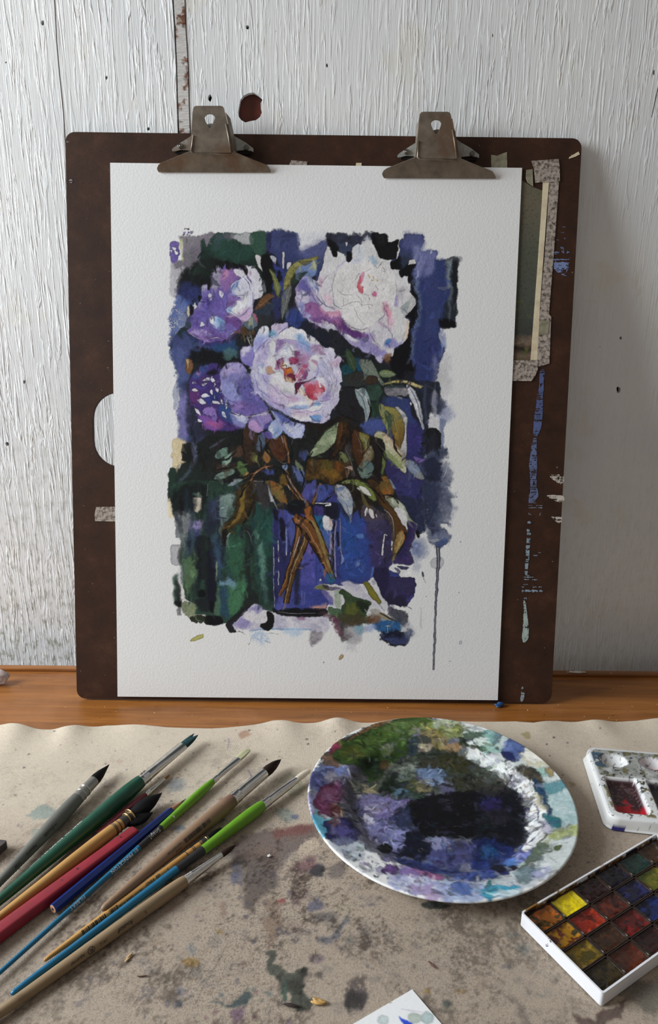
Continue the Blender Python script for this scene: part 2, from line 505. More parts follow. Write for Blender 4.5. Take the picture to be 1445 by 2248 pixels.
# ------------------------------------------------------------------ stained canvas cloth on the table
CX0, CX1, CY0 = -0.52, 0.52, 0.14
CR = 1350.0     # stain points per metre on the cloth
def cloth_canvas(u, v):
    u = np.asarray(u, float); v = np.asarray(v, float)
    d = np.stack([(u - 722.5) / FPX, -(v - 1124.0) / FPX, np.ones_like(u)], 1) @ RW.T
    k = (0.0015 - CAM_H) / d[:, 2]
    return np.stack([(d[:, 0] * k - CX0) * CR, (d[:, 1] * k - CY0) * CR], 1)
cw, ch = int((CX1 - CX0) * CR), int((0.72 - CY0) * CR)
cl = Canvas(cw, ch, (202, 189, 171), cloth_canvas, 11)
rc = random.Random(4)
# the cloth is dirtier and greyer where the work happens
cl.A('-250 1850 500 1800 1000 1760 1500 1700 1800 1900 1700 2400 600 2420 -300 2400', (182, 166, 149), 0.75, soft=60, warp=8, gran=0)
blobs(cl, rc, 260, 620, 2010, 330, 130, 3, 22, [(150, 138, 128), (140, 122, 112), (132, 128, 126), (168, 148, 130), (120, 112, 116)], (0.15, 0.45), soft=2, warp=4)
blobs(cl, rc, 130, 500, 1990, 200, 110, 2, 12, [(96, 84, 80), (84, 82, 92), (108, 84, 78), (88, 92, 88)], (0.3, 0.7), soft=1, warp=3, dry=0.5)
blobs(cl, rc, 150, 200, 2060, 220, 110, 2, 9, [(120, 108, 104), (112, 112, 118), (128, 108, 98)], (0.3, 0.6), soft=1, warp=3, dry=0.5)
blobs(cl, rc, 60, 90, 1880, 160, 60, 2, 9, [(120, 108, 104), (112, 112, 118), (128, 108, 98)], (0.25, 0.6), soft=1, warp=3, dry=0.4)
cl.fr(380, 1780, 3.44)
# big grey-brown wash in front of the brushes
cl.A('430 300 520 200 700 150 1060 110 1110 180 960 270 850 360 800 500 720 620 640 700 560 760 540 600 560 430 470 380', (124, 106, 98), 0.85, soft=5, warp=5, c2=(112, 104, 102))
cl.A('430 400 560 380 720 420 790 560 680 640 560 760 520 560', (112, 104, 98), 0.6, soft=6, warp=5)
cl.A('760 150 900 120 1060 110 1080 150 960 190 820 200', (128, 72, 68), 0.6, soft=6, warp=4)
cl.A('950 250 1060 200 1090 260 1010 330 930 310', (204, 186, 166), 0.9, soft=1.5, warp=4)
cl.A('1040 420 1080 400 1140 420 1120 480 1060 490 1030 460', (58, 60, 66), 0.9, soft=2, warp=3)
cl.A('920 400 1010 350 1080 340 1060 420 960 460', (112, 74, 84), 0.6, soft=4, warp=4)
cl.A('880 440 1000 430 1010 560 940 700 880 680', (104, 84, 84), 0.8, soft=3, warp=6, dry=0.45)
cl.A('1180 420 1300 380 1300 440 1240 520 1190 520', (112, 104, 104), 0.7, soft=4, warp=4)
cl.A('1010 680 1100 670 1130 720 1090 750 1020 740', (108, 108, 128), 0.8, soft=3, warp=5)
cl.A('1080 960 1180 950 1240 870 1320 810 1330 830 1270 900 1240 960 1160 1000 1080 990', (114, 116, 128), 0.75, soft=2, warp=4)
cl.A('1060 790 1150 770 1190 800 1140 820 1070 820', (104, 100, 104), 0.6, soft=2, warp=4)
cl.A('690 700 760 680 800 780 830 880 760 940 700 900', (146, 124, 108), 0.7, soft=4, warp=6)
cl.A('700 940 770 930 780 1000 740 1040 700 1000', (140, 110, 96), 0.7, soft=2, warp=4, dry=0.3)
cl.A('430 460 490 460 480 540 440 560', (104, 112, 140), 0.7, soft=2, warp=3)
cl.A('360 690 400 690 390 780 360 790', (150, 124, 112), 0.6, soft=2, warp=3)
cl.A('330 900 385 885 380 915 340 920', (180, 150, 96), 0.8, soft=1, warp=3)
cl.A('785 680 830 665 835 690 790 700', (158, 84, 86), 0.85, soft=1.5, warp=2)
# dark green puddle mark
cl.A('720 1060 770 1045 800 1090 790 1150 830 1160 850 1210 900 1215 950 1190 1030 1195 1010 1250 1020 1380 1010 1490 940 1510 910 1460 880 1440 840 1430 800 1380 810 1310 760 1270 710 1190 730 1110', (76, 82, 74), 0.92, soft=1.2, warp=5, c2=(92, 96, 86))
cl.A('810 1310 860 1260 880 1330 870 1420 820 1420', (84, 108, 96), 0.8, soft=2, warp=3)
cl.A('870 1380 900 1400 890 1450 865 1430', (196, 180, 160), 0.9, soft=1, warp=2)
cl.A('975 1200 1030 1195 1010 1230 980 1260', (48, 48, 46), 0.8, soft=1.5, warp=3)
cl.A('860 1280 1010 1240 1000 1340 900 1380', (64, 62, 58), 0.6, soft=4, warp=4)
cl.A('85 1125 175 1130 180 1175 100 1180', (172, 142, 92), 0.9, soft=1.2, warp=3)
cl.A('130 1010 175 1010 170 1090 140 1090', (118, 128, 140), 0.6, soft=3, warp=4)
cl.A('270 1450 400 1440 480 1410 560 1370 600 1405 560 1440 540 1490 470 1480 430 1470 400 1460', (72, 88, 92), 0.85, soft=1.6, warp=4)
cl.A('430 1520 500 1500 530 1540 480 1600 430 1570', (128, 104, 124), 0.8, soft=3, warp=4)
cl.A('10 1430 60 1425 50 1480 15 1480', (84, 88, 100), 0.8, soft=2, warp=3)
cl.A('20 1350 90 1360 80 1390 30 1390', (108, 112, 134), 0.7, soft=3, warp=3)
cl.A('1310 1400 1440 1370 1430 1460 1340 1500 1310 1450', (70, 70, 74), 0.85, soft=3, warp=5)
cl.A('1300 970 1350 940 1360 1000 1310 1020', (134, 134, 126), 0.7, soft=2, warp=3)
cl.A('1040 1100 1120 1090 1130 1140 1060 1150', (130, 116, 124), 0.7, soft=2, warp=3)
cl.A('1060 1240 1110 1240 1110 1280 1070 1270', (86, 80, 76), 0.8, soft=2, warp=3)
cl.A('600 980 630 980 625 1005 600 1000', (74, 76, 82), 0.8, soft=1, warp=2)
for (x, y) in ((360, 1385), (720, 1380), (640, 1378), (615, 1360), (235, 1275), (250, 1560), (330, 1515), (600, 1560), (300, 1600), (860, 1590)):
    cl.A([x - 16, y, x, y - 14, x + 18, y, x, y + 16], rc.choice([(120, 100, 120), (104, 98, 118), (110, 122, 122), (140, 108, 112)]), 0.75, soft=1.4, warp=3)
cl.L('410 1010 330 1160 240 1310 180 1440', (2, 3, 1), (110, 100, 92), 0.8)
cl.L('490 1130 400 1230 330 1310', (1.5, 2), (120, 108, 98), 0.7)
# light areas with little blots at the back edge
cl.fr(280, 1560, 3.44)
cl.A('840 170 900 150 930 190 860 210', (166, 132, 112), 0.8, soft=3, warp=3)
cl.L('760 210 765 250 755 300', (3, 2), (118, 112, 132), 0.9)
cl.L('910 440 930 480 950 520', (2, 5), (96, 92, 128), 0.9)
cl.A('930 500 975 505 960 530 930 520', (88, 88, 126), 0.8, soft=1.5, warp=3)
cl.A('1140 520 1250 470 1330 540 1320 630 1240 670 1180 600', (154, 154, 134), 0.7, soft=5, warp=5)
cl.A('1120 740 1220 750 1280 800 1200 840 1130 800', (140, 150, 142), 0.75, soft=3, warp=5)
cl.A('1240 785 1290 785 1290 815 1245 815', (104, 112, 136), 0.8, soft=1.2, warp=2)
cl.A('690 680 760 665 770 700 700 720', (188, 146, 120), 0.7, soft=4, warp=4)
cl.A('340 870 420 865 415 905 350 905', (136, 146, 156), 0.8, soft=2, warp=3)
cl.A('270 560 370 540 390 600 300 620', (150, 152, 148), 0.6, soft=4, warp=4)
cl.A('780 1160 870 1190 860 1290 790 1320', (112, 112, 128), 0.7, soft=2, warp=5, dry=0.3)
cl.fr(0, 1560, 3.44)
cl.A('200 790 290 730 350 700 420 755 370 800 280 825', (138, 152, 146), 0.85, soft=2.2, warp=4, c2=(150, 160, 152))
cl.A('880 370 950 340 960 380 900 400', (150, 120, 104), 0.5, soft=2, warp=4, dry=0.4)
cl.A('240 900 300 890 280 940 240 930', (150, 158, 148), 0.7, soft=2, warp=3)
cl.A('1290 520 1400 530 1380 600 1290 590', (140, 146, 148), 0.7, soft=5, warp=4)
cl.A('0 1080 150 1060 240 1090 120 1140 0 1150', (150, 138, 128), 0.6, soft=3, warp=6, dry=0.4)
# right side, around plate and boxes
cl.fr(760, 1940, 3.284)
cl.A('540 150 640 130 750 165 700 185 600 190', (66, 74, 70), 0.95, soft=1, warp=2)
cl.A('710 850 750 840 765 870 740 895 705 880', (92, 100, 94), 0.85, soft=2, warp=2)
cl.A('640 905 760 900 800 910 700 925', (132, 128, 118), 0.7, soft=3, warp=3)
cl.A('560 775 605 765 600 795 565 795', (160, 132, 84), 0.8, soft=1.5, warp=2)
cl.A('810 770 880 770 860 790 810 790', (164, 138, 92), 0.8, soft=1.5, warp=2)
cl.A('0 760 60 690 130 650 130 760 90 900 20 900', (98, 88, 84), 0.85, soft=3, warp=7, dry=0.25)
cl.A('10 830 90 790 110 850 60 900 10 880', (64, 60, 60), 0.85, soft=3, warp=5)
cl.A('1190 840 1300 880 1330 1000 1260 1000 1230 900', (122, 112, 106), 0.6, soft=5, warp=6)
cl.A('1240 430 1340 440 1330 500 1240 490', (126, 130, 126), 0.7, soft=5, warp=4)
cl.A('1160 350 1230 350 1220 380 1170 380', (118, 122, 120), 0.7, soft=3, warp=3)
cl.A('1380 0 1300 120 1240 190 1000 230 760 160 900 150 1200 90', (120, 104, 92), 0.35, soft=12, warp=5)  # soft dark crescent painting the plate's shade along its lower right rim
blobs(cl, rc, 60, 600, 450, 330, 180, 6, 26, [(150, 136, 126), (146, 138, 136), (158, 142, 124)], (0.2, 0.5), soft=3, warp=4)
blobs(cl, rc, 30, 600, 520, 300, 230, 4, 12, [(120, 108, 108), (116, 112, 112)], (0.3, 0.6), soft=2, warp=3)
cl.fr(1120, 1600, 3.468)
cl.A('80 30 150 30 160 70 120 80 90 60', (158, 144, 104), 0.8, soft=2, warp=3)
cl.A('470 415 510 430 500 450 470 440', (148, 132, 104), 0.7, soft=2, warp=3)
cl.A('520 2150 600 2180 700 2140 800 2090 900 2060 860 2150 830 2260 700 2300 560 2260', (92, 74, 70), 0.75, soft=2, warp=7)
cl.A('860 2000 1100 1900 1200 2100 1000 2140 900 2080', (112, 108, 100), 0.7, soft=5, warp=8)
blobs(cl, rc, 40, 250, 1900, 160, 120, 6, 30, [(150, 136, 126), (146, 142, 136), (124, 122, 116)], (0.3, 0.6), soft=3, warp=4)
# grime rubbed into the weave: mottled, denser towards the middle of the work area
cyy, cxx = np.mgrid[0:ch, 0:cw].astype(np.float32)
mx, my = cloth_canvas(np.array([600.0]), np.array([2000.0]))[0]
fall = np.exp(-(((cxx - mx) / (0.24 * CR)) ** 2 + ((cyy - my) / (0.13 * CR)) ** 2))
VN = lambda c: vnoise(ch, cw, c, cl.rng)
mott = VN(1.5) * 0.7 + VN(3.5) * 0.6 + VN(11) * 0.6 + VN(40) * 0.7
mk_ = np.clip((mott - 0.1) / 0.9, 0, 1) * (0.10 + 0.90 * fall)
cl.im *= (1 - mk_[..., None] * np.array([0.46, 0.48, 0.49], np.float32))
mott2 = VN(2.5) * 0.5 + VN(9) + VN(30) * 0.5
mk2 = np.clip((mott2 - 0.95) / 0.3, 0, 1) * (0.06 + 0.6 * fall)
cl.im = cl.im * (1 - mk2[..., None]) + np.array([96, 92, 104], np.float32) * mk2[..., None]
GRIME = np.clip(0.10 + 0.9 * fall * (0.7 + 0.5 * VN(60)) + 0.12 * VN(80), 0, 1)
front = np.clip((0.55 * CR - cyy) / (0.30 * CR), 0, 1)[..., None]  # whole cloth darkened smoothly towards the front
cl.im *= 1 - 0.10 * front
# specks everywhere
cl.fr(0, 0, 1)
for i in range(900):
    x, y = rc.uniform(-100, 1540), 1600 + 650 * rc.random()
    r = 0.8 + 1.6 * rc.random() ** 3
    cl.A([x - r, y, x, y - r, x + r * rc.uniform(1, 1.8), y, x, y + r], rc.choice([(96, 84, 76), (110, 96, 88), (84, 80, 84), (120, 92, 84), (96, 104, 116)]), rc.uniform(0.5, 1), soft=0.6, warp=1.5, gran=0)

def cloth_material():
    g = N('stained_canvas_weave')
    vc = g.attr()
    n = g.noise(g.coord((1, 1, 1)), 900, 2, 0.7)
    nd = g.n('ShaderNodeMix', _data_type='RGBA', _blend_type='MULTIPLY'); nd.inputs[0].default_value = 1.0
    g.l(vc.outputs[0], nd.inputs[6]); g.l(g.ramp(n, [(0.3, (0.78, 0.77, 0.76, 1)), (0.6, (1.04, 1.04, 1.04, 1))]), nd.inputs[7])
    sp = g.ramp(g.noise(g.coord((1, 1, 1)), 620, 4, 0.75), [(0.50, BLK), (0.60, WHT)])
    col = g.mix(g.math('MULTIPLY', g.math('MULTIPLY', sp, vc.outputs[1]), 0.62), nd.outputs[2], lin(88, 76, 70))
    g.set(color=col, rough=0.92, spec=0.15)
    w1 = g.n('ShaderNodeTexWave', Scale=330.0, Distortion=1.2, Detail=1.0); w1.bands_direction = 'X'
    w2 = g.n('ShaderNodeTexWave', Scale=330.0, Distortion=1.2, Detail=1.0); w2.bands_direction = 'Y'
    co = g.coord((1, 1, 1)); g.l(co, w1.inputs['Vector']); g.l(co, w2.inputs['Vector'])
    h = g.math('ADD', g.math('MULTIPLY', w1.outputs['Fac'], w2.outputs['Fac']), g.math('MULTIPLY', g.noise(co, 60, 4), 0.8))
    g.bump(h, 0.5, 0.0008)
    return g.m
M_cloth = cloth_material()
def cloth_edge(x):
    """wavy back edge of the cloth"""
    pts = [(-0.62, .676), (-0.36, .678), (-0.33, .676), (-0.29, .675), (-0.25, .684), (-0.22, .682), (-0.18, .679), (-0.13, .680), (-0.11, .683), (-0.06, .6925), (-0.035, .690), (0.0, .694), (0.05, .694), (0.10, .697), (0.18, .698), (0.225, .699), (0.245, .6945), (0.275, .701), (0.32, .699), (0.36, .703), (0.40, .700), (0.45, .703), (0.62, .700)]
    xs, ys = zip(*pts); return np.interp(x, xs, ys)
def cloth_z(X, Y):
    e = cloth_edge(X); t = np.clip((Y - (e - 0.062)) / 0.062, 0, 1)
    z = 0.0016 + 0.0005 * np.sin(X * 31 + 3 * np.sin(Y * 13)) * np.sin(Y * 27 + 1.3)
    wav = (0.5 + 0.5 * np.sin(X * 62 + 1.9 * np.sin(X * 21) + (Y - e) * 14)) ** 1.4 * (0.65 + 0.35 * np.sin(X * 17 + 1))
    return z + 0.0065 * wav * t ** 1.6
nx, ny = 1040, 500
gx = np.linspace(CX0, CX1, nx); gv = np.linspace(0, 1, ny)
GX, GV = np.meshgrid(gx, gv)
GX = GX; E_ = cloth_edge(GX); GY = CY0 + (E_ - CY0) * GV
GZ = cloth_z(GX, GY)
cc = cl.sample(((GX - CX0) * CR).ravel(), ((GY - CY0) * CR).ravel())
V = np.stack([GX.ravel(), GY.ravel(), GZ.ravel()], 1)
nV = len(V)
rim = list(range(0, nx)) + [nx * (j + 1) - 1 for j in range(1, ny)] + list(range(nx * ny - 2, nx * (ny - 1) - 1, -1)) + [nx * j for j in range(ny - 2, 0, -1)]
W = V[rim].copy(); W[:, 2] -= 0.0012
Q = grid_quads(nx, ny)
m = len(rim); ri = np.array(rim); rj = np.roll(ri, -1); ki = nV + np.arange(m); kj = nV + (np.arange(m) + 1) % m
Q = np.vstack([Q, np.stack([ri, ki, kj, rj], 1)])
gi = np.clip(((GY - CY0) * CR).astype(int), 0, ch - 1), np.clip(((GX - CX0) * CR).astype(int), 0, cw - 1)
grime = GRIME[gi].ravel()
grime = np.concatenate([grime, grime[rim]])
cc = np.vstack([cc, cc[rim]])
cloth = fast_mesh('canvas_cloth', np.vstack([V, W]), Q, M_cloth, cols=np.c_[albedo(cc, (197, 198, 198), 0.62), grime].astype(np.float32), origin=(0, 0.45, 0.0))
tag(cloth, 'paint-stained beige canvas cloth spread over the table front', 'cloth')
# ------------------------------------------------------------------ drawing board with riveted clips
def hardboard():
    g = N('dark_brown_hardboard')
    v = g.coord((1, 1, 1))
    n = g.noise(v, 34, 6, 0.62); f = g.noise(v, 420, 3, 0.7)
    c = g.ramp(n, [(0.3, lin(48, 29, 21)), (0.55, lin(62, 38, 26)), (0.75, lin(80, 52, 37))])
    c = g.mix(g.ramp(f, [(0.45, BLK), (0.75, (0.5, 0.5, 0.5, 1))]), c, lin(44, 28, 22))
    d = g.ramp(g.noise(v, 240, 3), [(0.735, BLK), (0.75, WHT)])
    c = g.mix(d, c, lin(150, 140, 130))
    g.set(color=c, rough=0.55, spec=0.25); g.bump(f, 0.15, 0.0004)
    return g.m
M_hb = hardboard()
bw, bh = 0.5832, 0.6608
slot = []
hx0, hy1 = on_board(203, 861); hx1, hy0 = on_board(300, 1025)
hr = (hy1 - hy0) / 2 * 0.0 + 0.030
slot = rrect(hx0, hy0, hx0 + 0.062, hy1, 0.0305, 8)
board = thing('drawing_board', 'dark brown hardboard drawing board leaning on the wall with two clips', 'drawing board', tuple(bp(bw / 2, 0, 0)))
V, F = slab(rrect(0, 0, bw, bh, 0.011, 6), [slot], lambda s, t, d: bp(s, t, d - 0.005), 0.005)
o = mk('panel', V, F, M_hb, board); fix_normals(o); bevel(o, 0.0007, 2)

def clip_metal(name, c, r, met):
    g = N(name); v = g.coord((1, 1, 1))
    n = g.noise(v, 90, 5, 0.6); q = g.noise(v, 22, 4, 0.6)
    a = lin(*c); b = tuple(x * 0.62 for x in a[:3]) + (1,)
    col = g.ramp(n, [(0.35, b), (0.7, a)])
    col = g.mix(g.ramp(q, [(0.52, BLK), (0.62, (0.7, 0.7, 0.7, 1))]), col, lin(112, 86, 66))
    g.set(color=col, rough=r, metal=met); g.bump(g.noise(v, 500, 3), 0.12, 0.0003)
    return g.m
M_clip = clip_metal('tarnished_clip_metal', (140, 128, 114), 0.45, 0.55)
M_clipb = clip_metal('dull_zinc_metal', (176, 178, 174), 0.45, 0.25)
M_rivet = simple('rivet_metal', lin(120, 116, 110), 0.35, 0.9)
def cpt(u, v, d):
    s, t = on_board(u, v, d); return (s, t, d)
def build_clip(map_, tilt):
    """map_(x, y) -> photo point of the first clip's picture"""
    prof = lambda y: np.interp(y, [105, 400, 600, 640, 720, 760, 812], [0.020, 0.0185, 0.0165, 0.0135, 0.0085, 0.0062, 0.0036])
    base_d = 0.012
    def P(x, y): u, v = map_(x, y); d = float(prof(y)); s, t = on_board(u, v, d); return s, t, d
    # front lever plate: rows of points so that it bends towards the paper
    rows = []
    tower = [(107, 535, 795), (116, 512, 818), (135, 501, 829), (180, 495, 838), (260, 490, 856), (350, 485, 876), (440, 479, 893), (520, 472, 908), (580, 466, 918), (600, 440, 945), (640, 340, 1040), (680, 240, 1140), (710, 165, 1220), (735, 132, 1283), (765, 119, 1306), (790, 124, 1318), (812, 140, 1322)]
    NX = 25
    hole = []
    for i in range(21):
        a = 2 * math.pi * i / 21
        # teardrop, point downwards
        x = 677 + 54 * math.sin(a); y = 236 - 44 * math.cos(a)
        if y > 240: x = 677 + (x - 677) * max(0.05, 1 - (y - 240) / 140 * 1.6); y = 240 + (y - 240) * 2.55
        hole.append((x, y))
    outline = [(r, y) for y, l, r in tower] + [(l, y) for y, l, r in reversed(tower)]
    # extra crease points inside are produced by tessellating thin strips
    Vv, Ff = [], []
    def strip(poly, holes):
        loops = [poly] + holes; flat = [p for l in loops for p in l]; k = len(Vv)
        for p in flat: Vv.append(P(*p))
        for t in tessellate_polygon([[Vector((p[0], -p[1], 0)) for p in l] for l in loops]): Ff.append(tuple(k + i for i in t))
    top = [q for q in tower if q[0] <= 600]
    strip([(r, y) for y, l, r in top] + [(l, y) for y, l, r in reversed(top)], [hole])
    low = [q for q in tower if q[0] >= 600]
    for (y0, l0, r0), (y1, l1, r1) in zip(low[:-1], low[1:]): strip([(r0, y0), (r1, y1), (l1, y1), (l0, y0)], [])
    me = bpy.data.meshes.new('clip')
    W = [bp(*q) - ROOT[board.name] for q in Vv]
    me.from_pydata([tuple(w) for w in W], [], Ff)
    bm = bmesh.new(); bm.from_mesh(me); bmesh.ops.remove_doubles(bm, verts=bm.verts, dist=1e-5)
    bmesh.ops.recalc_face_normals(bm, faces=bm.faces)
    if sum((f.normal.dot(Vector(BN)) for f in bm.faces)) < 0: bmesh.ops.reverse_faces(bm, faces=bm.faces)
    bm.to_mesh(me); bm.free()
    me.materials.append(M_clip)
    o = bpy.data.objects.new('clip', me); COL.objects.link(o); o.parent = board; ROOT[o.name] = ROOT[board.name]
    so = o.modifiers.new('thick', 'SOLIDIFY'); so.thickness = 0.0012; so.offset = -1
    bevel(o, 0.0005, 2, 30)
    tag(o, 'spring clip of tarnished metal')
    # folded side flanges of the tower
    for side in (1, 2):
        pts = [(q[side], q[0]) for q in tower if 180 <= q[0] <= 600]
        fv, ff = [], []
        for i, (x, y) in enumerate(pts):
            s, t, d = P(x, y)
            fv.append(bp(s, t, d)); fv.append(bp(s + (0.0035 if side == 2 else -0.001), t - 0.001, max(0.0045, d - 0.012)))
        for i in range(len(pts) - 1): ff.append((2 * i, 2 * i + 1, 2 * i + 3, 2 * i + 2))
        f = mk('side_flange', fv, ff, M_clip, o); f.modifiers.new('thick', 'SOLIDIFY').thickness = 0.001
    # raised rib around the tower
    rib = [(470 + 55, 595), (520, 610), (700, 622), (905, 628), (905, 590), (868, 380), (838, 230)]
    rv = [bp(*(lambda q: (q[0], q[1], q[2] + 0.0004))(P(x, y))) for x, y in [(500, 420), (485, 590), (510, 612), (700, 618), (895, 622), (905, 600), (880, 440), (850, 300)]]
    cu = tube('rib', rv, 0.0011, M_clip, o)
    # base plate riveted to the board
    def Pb(x, y, d=0.006): u, v = map_(x, y); s, t = on_board(u, v, d); return (s, t)
    bo = [Pb(*q) for q in [(275, 572), (290, 552), (380, 490), (470, 432), (560, 350), (620, 310), (690, 292), (760, 310), (830, 350), (945, 432), (1050, 490), (1138, 558), (1138, 595), (1120, 585), (1050, 572), (940, 585), (700, 590), (470, 578), (370, 572), (310, 588), (285, 590)]]
    V, F = slab(bo, [], lambda s, t, d: bp(s, t, d + 0.0044), 0.0016)
    b = mk('base_plate', V, F, M_clipb, o); fix_normals(b)
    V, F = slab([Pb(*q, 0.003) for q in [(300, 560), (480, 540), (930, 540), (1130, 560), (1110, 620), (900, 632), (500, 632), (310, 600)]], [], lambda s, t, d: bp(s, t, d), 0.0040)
    b2 = mk('spring_shade_bar', V, F, M_hole, o); fix_normals(b2)  # spring bar coloured cavity black, painting in the shade below the base plate
    for (x, y) in ((368, 535), (1065, 550)):
        s, t = Pb(x, y)
        pr = [(0.0, 0.0022), (0.0010, 0.0022), (0.0012, 0.0014), (0.0018, 0.0014), (0.0024, 0.0020), (0.0029, 0.0012), (0.0030, -0.0001)]
        V, F = [], []
        m = 18
        for r, h in pr:
            for k in range(m): V.append(bp(s + r * math.cos(6.2832 * k / m), t + r * math.sin(6.2832 * k / m), 0.0060 + h))
        for i in range(len(pr) - 1):
            for k in range(m): F.append((i * m + k, (i + 1) * m + k, (i + 1) * m + (k + 1) % m, i * m + (k + 1) % m))
        rv = mk('rivet', V, F, M_rivet, o, smooth=True); fix_normals(rv)
    return o
def tube(name, pts, r, mat, parent, n=8, world_=True):
    pts = [np.asarray(p, float) for p in pts]
    V, F = [], []
    for i, p in enumerate(pts):
        a = pts[max(0, i - 1)]; b = pts[min(len(pts) - 1, i + 1)]
        t = (b - a) / (np.linalg.norm(b - a) + 1e-12)
        u = np.cross(t, (0, 0, 1.0)); u = np.cross(t, (0, 1.0, 0)) if np.linalg.norm(u) < 0.05 else u
        u /= np.linalg.norm(u); w = np.cross(t, u)
        rr = r[i] if isinstance(r, (list, tuple)) else r
        for k in range(n): V.append(p + rr * (u * math.cos(6.2832 * k / n) + w * math.sin(6.2832 * k / n)))
    for i in range(len(pts) - 1):
        for k in range(n): F.append((i * n + k, i * n + (k + 1) % n, (i + 1) * n + (k + 1) % n, (i + 1) * n + k))
    F.append(tuple(range(n - 1, -1, -1))); F.append(tuple((len(pts) - 1) * n + k for k in range(n)))
    return mk(name, V, F, mat, parent, smooth=True)
c1 = build_clip(lambda x, y: (320 + x / 4.817, 210 + y / 4.817), 0)
# the second clip's picture: same outline shifted and slightly rotated
def map2(x, y):
    u, v = 320 + x / 4.817 - 459.0, 210 + y / 4.817 - 262.0
    a = 0.004; return (955.5 + u * math.cos(a) - v * math.sin(a) + (v - 40) * -0.02, 275.0 + u * math.sin(a) + v)
c2 = build_clip(map2, 0)

# ------------------------------------------------------------------ tape strips, taped print
def tape_mat(name, c, c2, sp=260):
    g = N(name); v = g.coord((1, 1, 1))
    n = g.noise(v, sp, 4, 0.75)
    g.set(color=g.ramp(n, [(0.38, lin(*c2)), (0.56, lin(*c))]), rough=0.8, spec=0.2); g.bump(n, 0.3, 0.0003)
    return g.m
M_tgrey = tape_mat('grimy_masking_tape', (176, 164, 154), (84, 74, 68))
M_tbeige = tape_mat('beige_masking_tape', (222, 208, 178), (204, 188, 158), 60)
M_tdull = tape_mat('yellowed_masking_tape', (150, 146, 124), (122, 116, 98), 120)
def board_patch(name, pts, mat, label, cat, d0=0.0002, th=0.0003, group=None):
    V, F = slab([on_board(u, v) for u, v in pts], [], lambda s, t, d: bp(s, t, d + d0), th)
    o = mk(name, V, F, mat); fix_normals(o); tag(o, label, cat, group); return o
M_print = None
def print_mat():
    g = N('dark_landscape_print')
    sx = g.n('ShaderNodeSeparateXYZ'); tc = g.n('ShaderNodeTexCoord'); g.l(tc.outputs['Object'], sx.inputs[0])
    n = g.noise(g.coord((1, 1, 1)), 40, 5, 0.7); f = g.noise(g.coord((1, 1, 1)), 380, 3, 0.7)
    hz = g.math('ADD', g.math('MULTIPLY', sx.outputs[2], 4.0), g.math('MULTIPLY', n, 0.08))
    c = g.ramp(hz, [(0.055, lin(52, 40, 30)), (0.085, lin(120, 96, 88)), (0.115, lin(20, 14, 12)), (0.14, lin(128, 108, 92)), (0.175, lin(60, 62, 58)), (0.30, lin(74, 78, 70)), (0.55, lin(86, 88, 76)), (0.75, lin(108, 100, 84)), (0.95, lin(104, 100, 84))])
    gr = g.ramp(n, [(0.55, BLK), (0.68, WHT)])
    c = g.mix(gr, c, lin(92, 98, 52))
    c = g.mix(g.ramp(f, [(0.5, BLK), (0.7, (0.5, 0.5, 0.5, 1))]), c, lin(46, 44, 38))
    g.set(color=c, rough=0.6, spec=0.3)
    return g.m
board_patch('art_print', [(1050, 385), (1140, 392), (1168, 410), (1194, 420), (1190, 800), (1040, 800)], print_mat(), 'dark landscape print taped to the board behind the white paper', 'print', 0.0001, 0.0003)
gt = 'masking tape strips on the drawing board'
board_patch('masking_tape', [(1193, 374), (1207, 374), (1200, 470), (1186, 660), (1179, 790), (1176, 803), (1164, 803), (1170, 720), (1179, 600), (1190, 440)], M_tbeige, 'long clean beige masking tape strip along the print edge', 'tape', 0.0005, 0.0003, gt)
board_patch('masking_tape', [(1207, 376), (1228, 373), (1227, 400), (1217, 540), (1205, 690), (1210, 696), (1206, 798), (1190, 803), (1178, 806), (1184, 700), (1196, 560), (1203, 460)], M_tgrey, 'long grimy grey masking tape strip beside the beige strip', 'tape', 0.0005, 0.0003, gt)
board_patch('masking_tape', [(1166, 354), (1226, 350), (1228, 366), (1229, 399), (1175, 402), (1172, 372)], M_tgrey, 'short grimy tape piece across the top of the long strips', 'tape', 0.0009, 0.0003, gt)
board_patch('masking_tape', [(1112, 792), (1182, 790), (1180, 812), (1174, 826), (1166, 837), (1110, 836)], M_tgrey, 'grimy tape piece under the lower corner of the print', 'tape', 0.0009, 0.0003, gt)
board_patch('masking_tape', [(1184, 706), (1206, 703), (1203, 732), (1182, 736)], M_tdull, 'small yellowed tape patch over the long tape strips', 'tape', 0.0009, 0.0003, gt)
board_patch('masking_tape', [(1078, 340), (1092, 342), (1104, 337), (1113, 334), (1114, 376), (1079, 376)], M_tdull, 'torn yellowed tape stub above the paper, right of the clips', 'tape', 0.0002, 0.0003, gt)
board_patch('masking_tape', [(639, 352), (676, 355), (673, 366), (634, 366)], M_tgrey, 'torn grey tape stub at the paper top between the clips', 'tape', 0.0002, 0.0003, gt)
board_patch('masking_tape', [(782, 358), (794, 358), (794, 368), (781, 368)], M_tbeige, 'tiny pale tape stub at the paper top beside the second clip', 'tape', 0.0002, 0.0003, gt)
board_patch('masking_tape', [(211, 1113), (262, 1112), (262, 1145), (209, 1144), (208, 1130)], M_tgrey, 'grey tape stub on the left below the handle hole', 'tape', 0.0002, 0.0003, gt)
board_patch('masking_tape', [(1250, 345), (1270, 333), (1273, 339), (1264, 344), (1249, 349)], M_tbeige, 'torn white tape scrap near the top right corner of the board', 'tape', 0.0002, 0.0003, gt)
o = board_patch('print_scrap', [(1155, 374), (1169, 372), (1170, 410), (1158, 402), (1154, 392)], M_tdull, 'curled green plastic scrap at the top of the taped print', 'scrap', 0.0008, 0.0004)

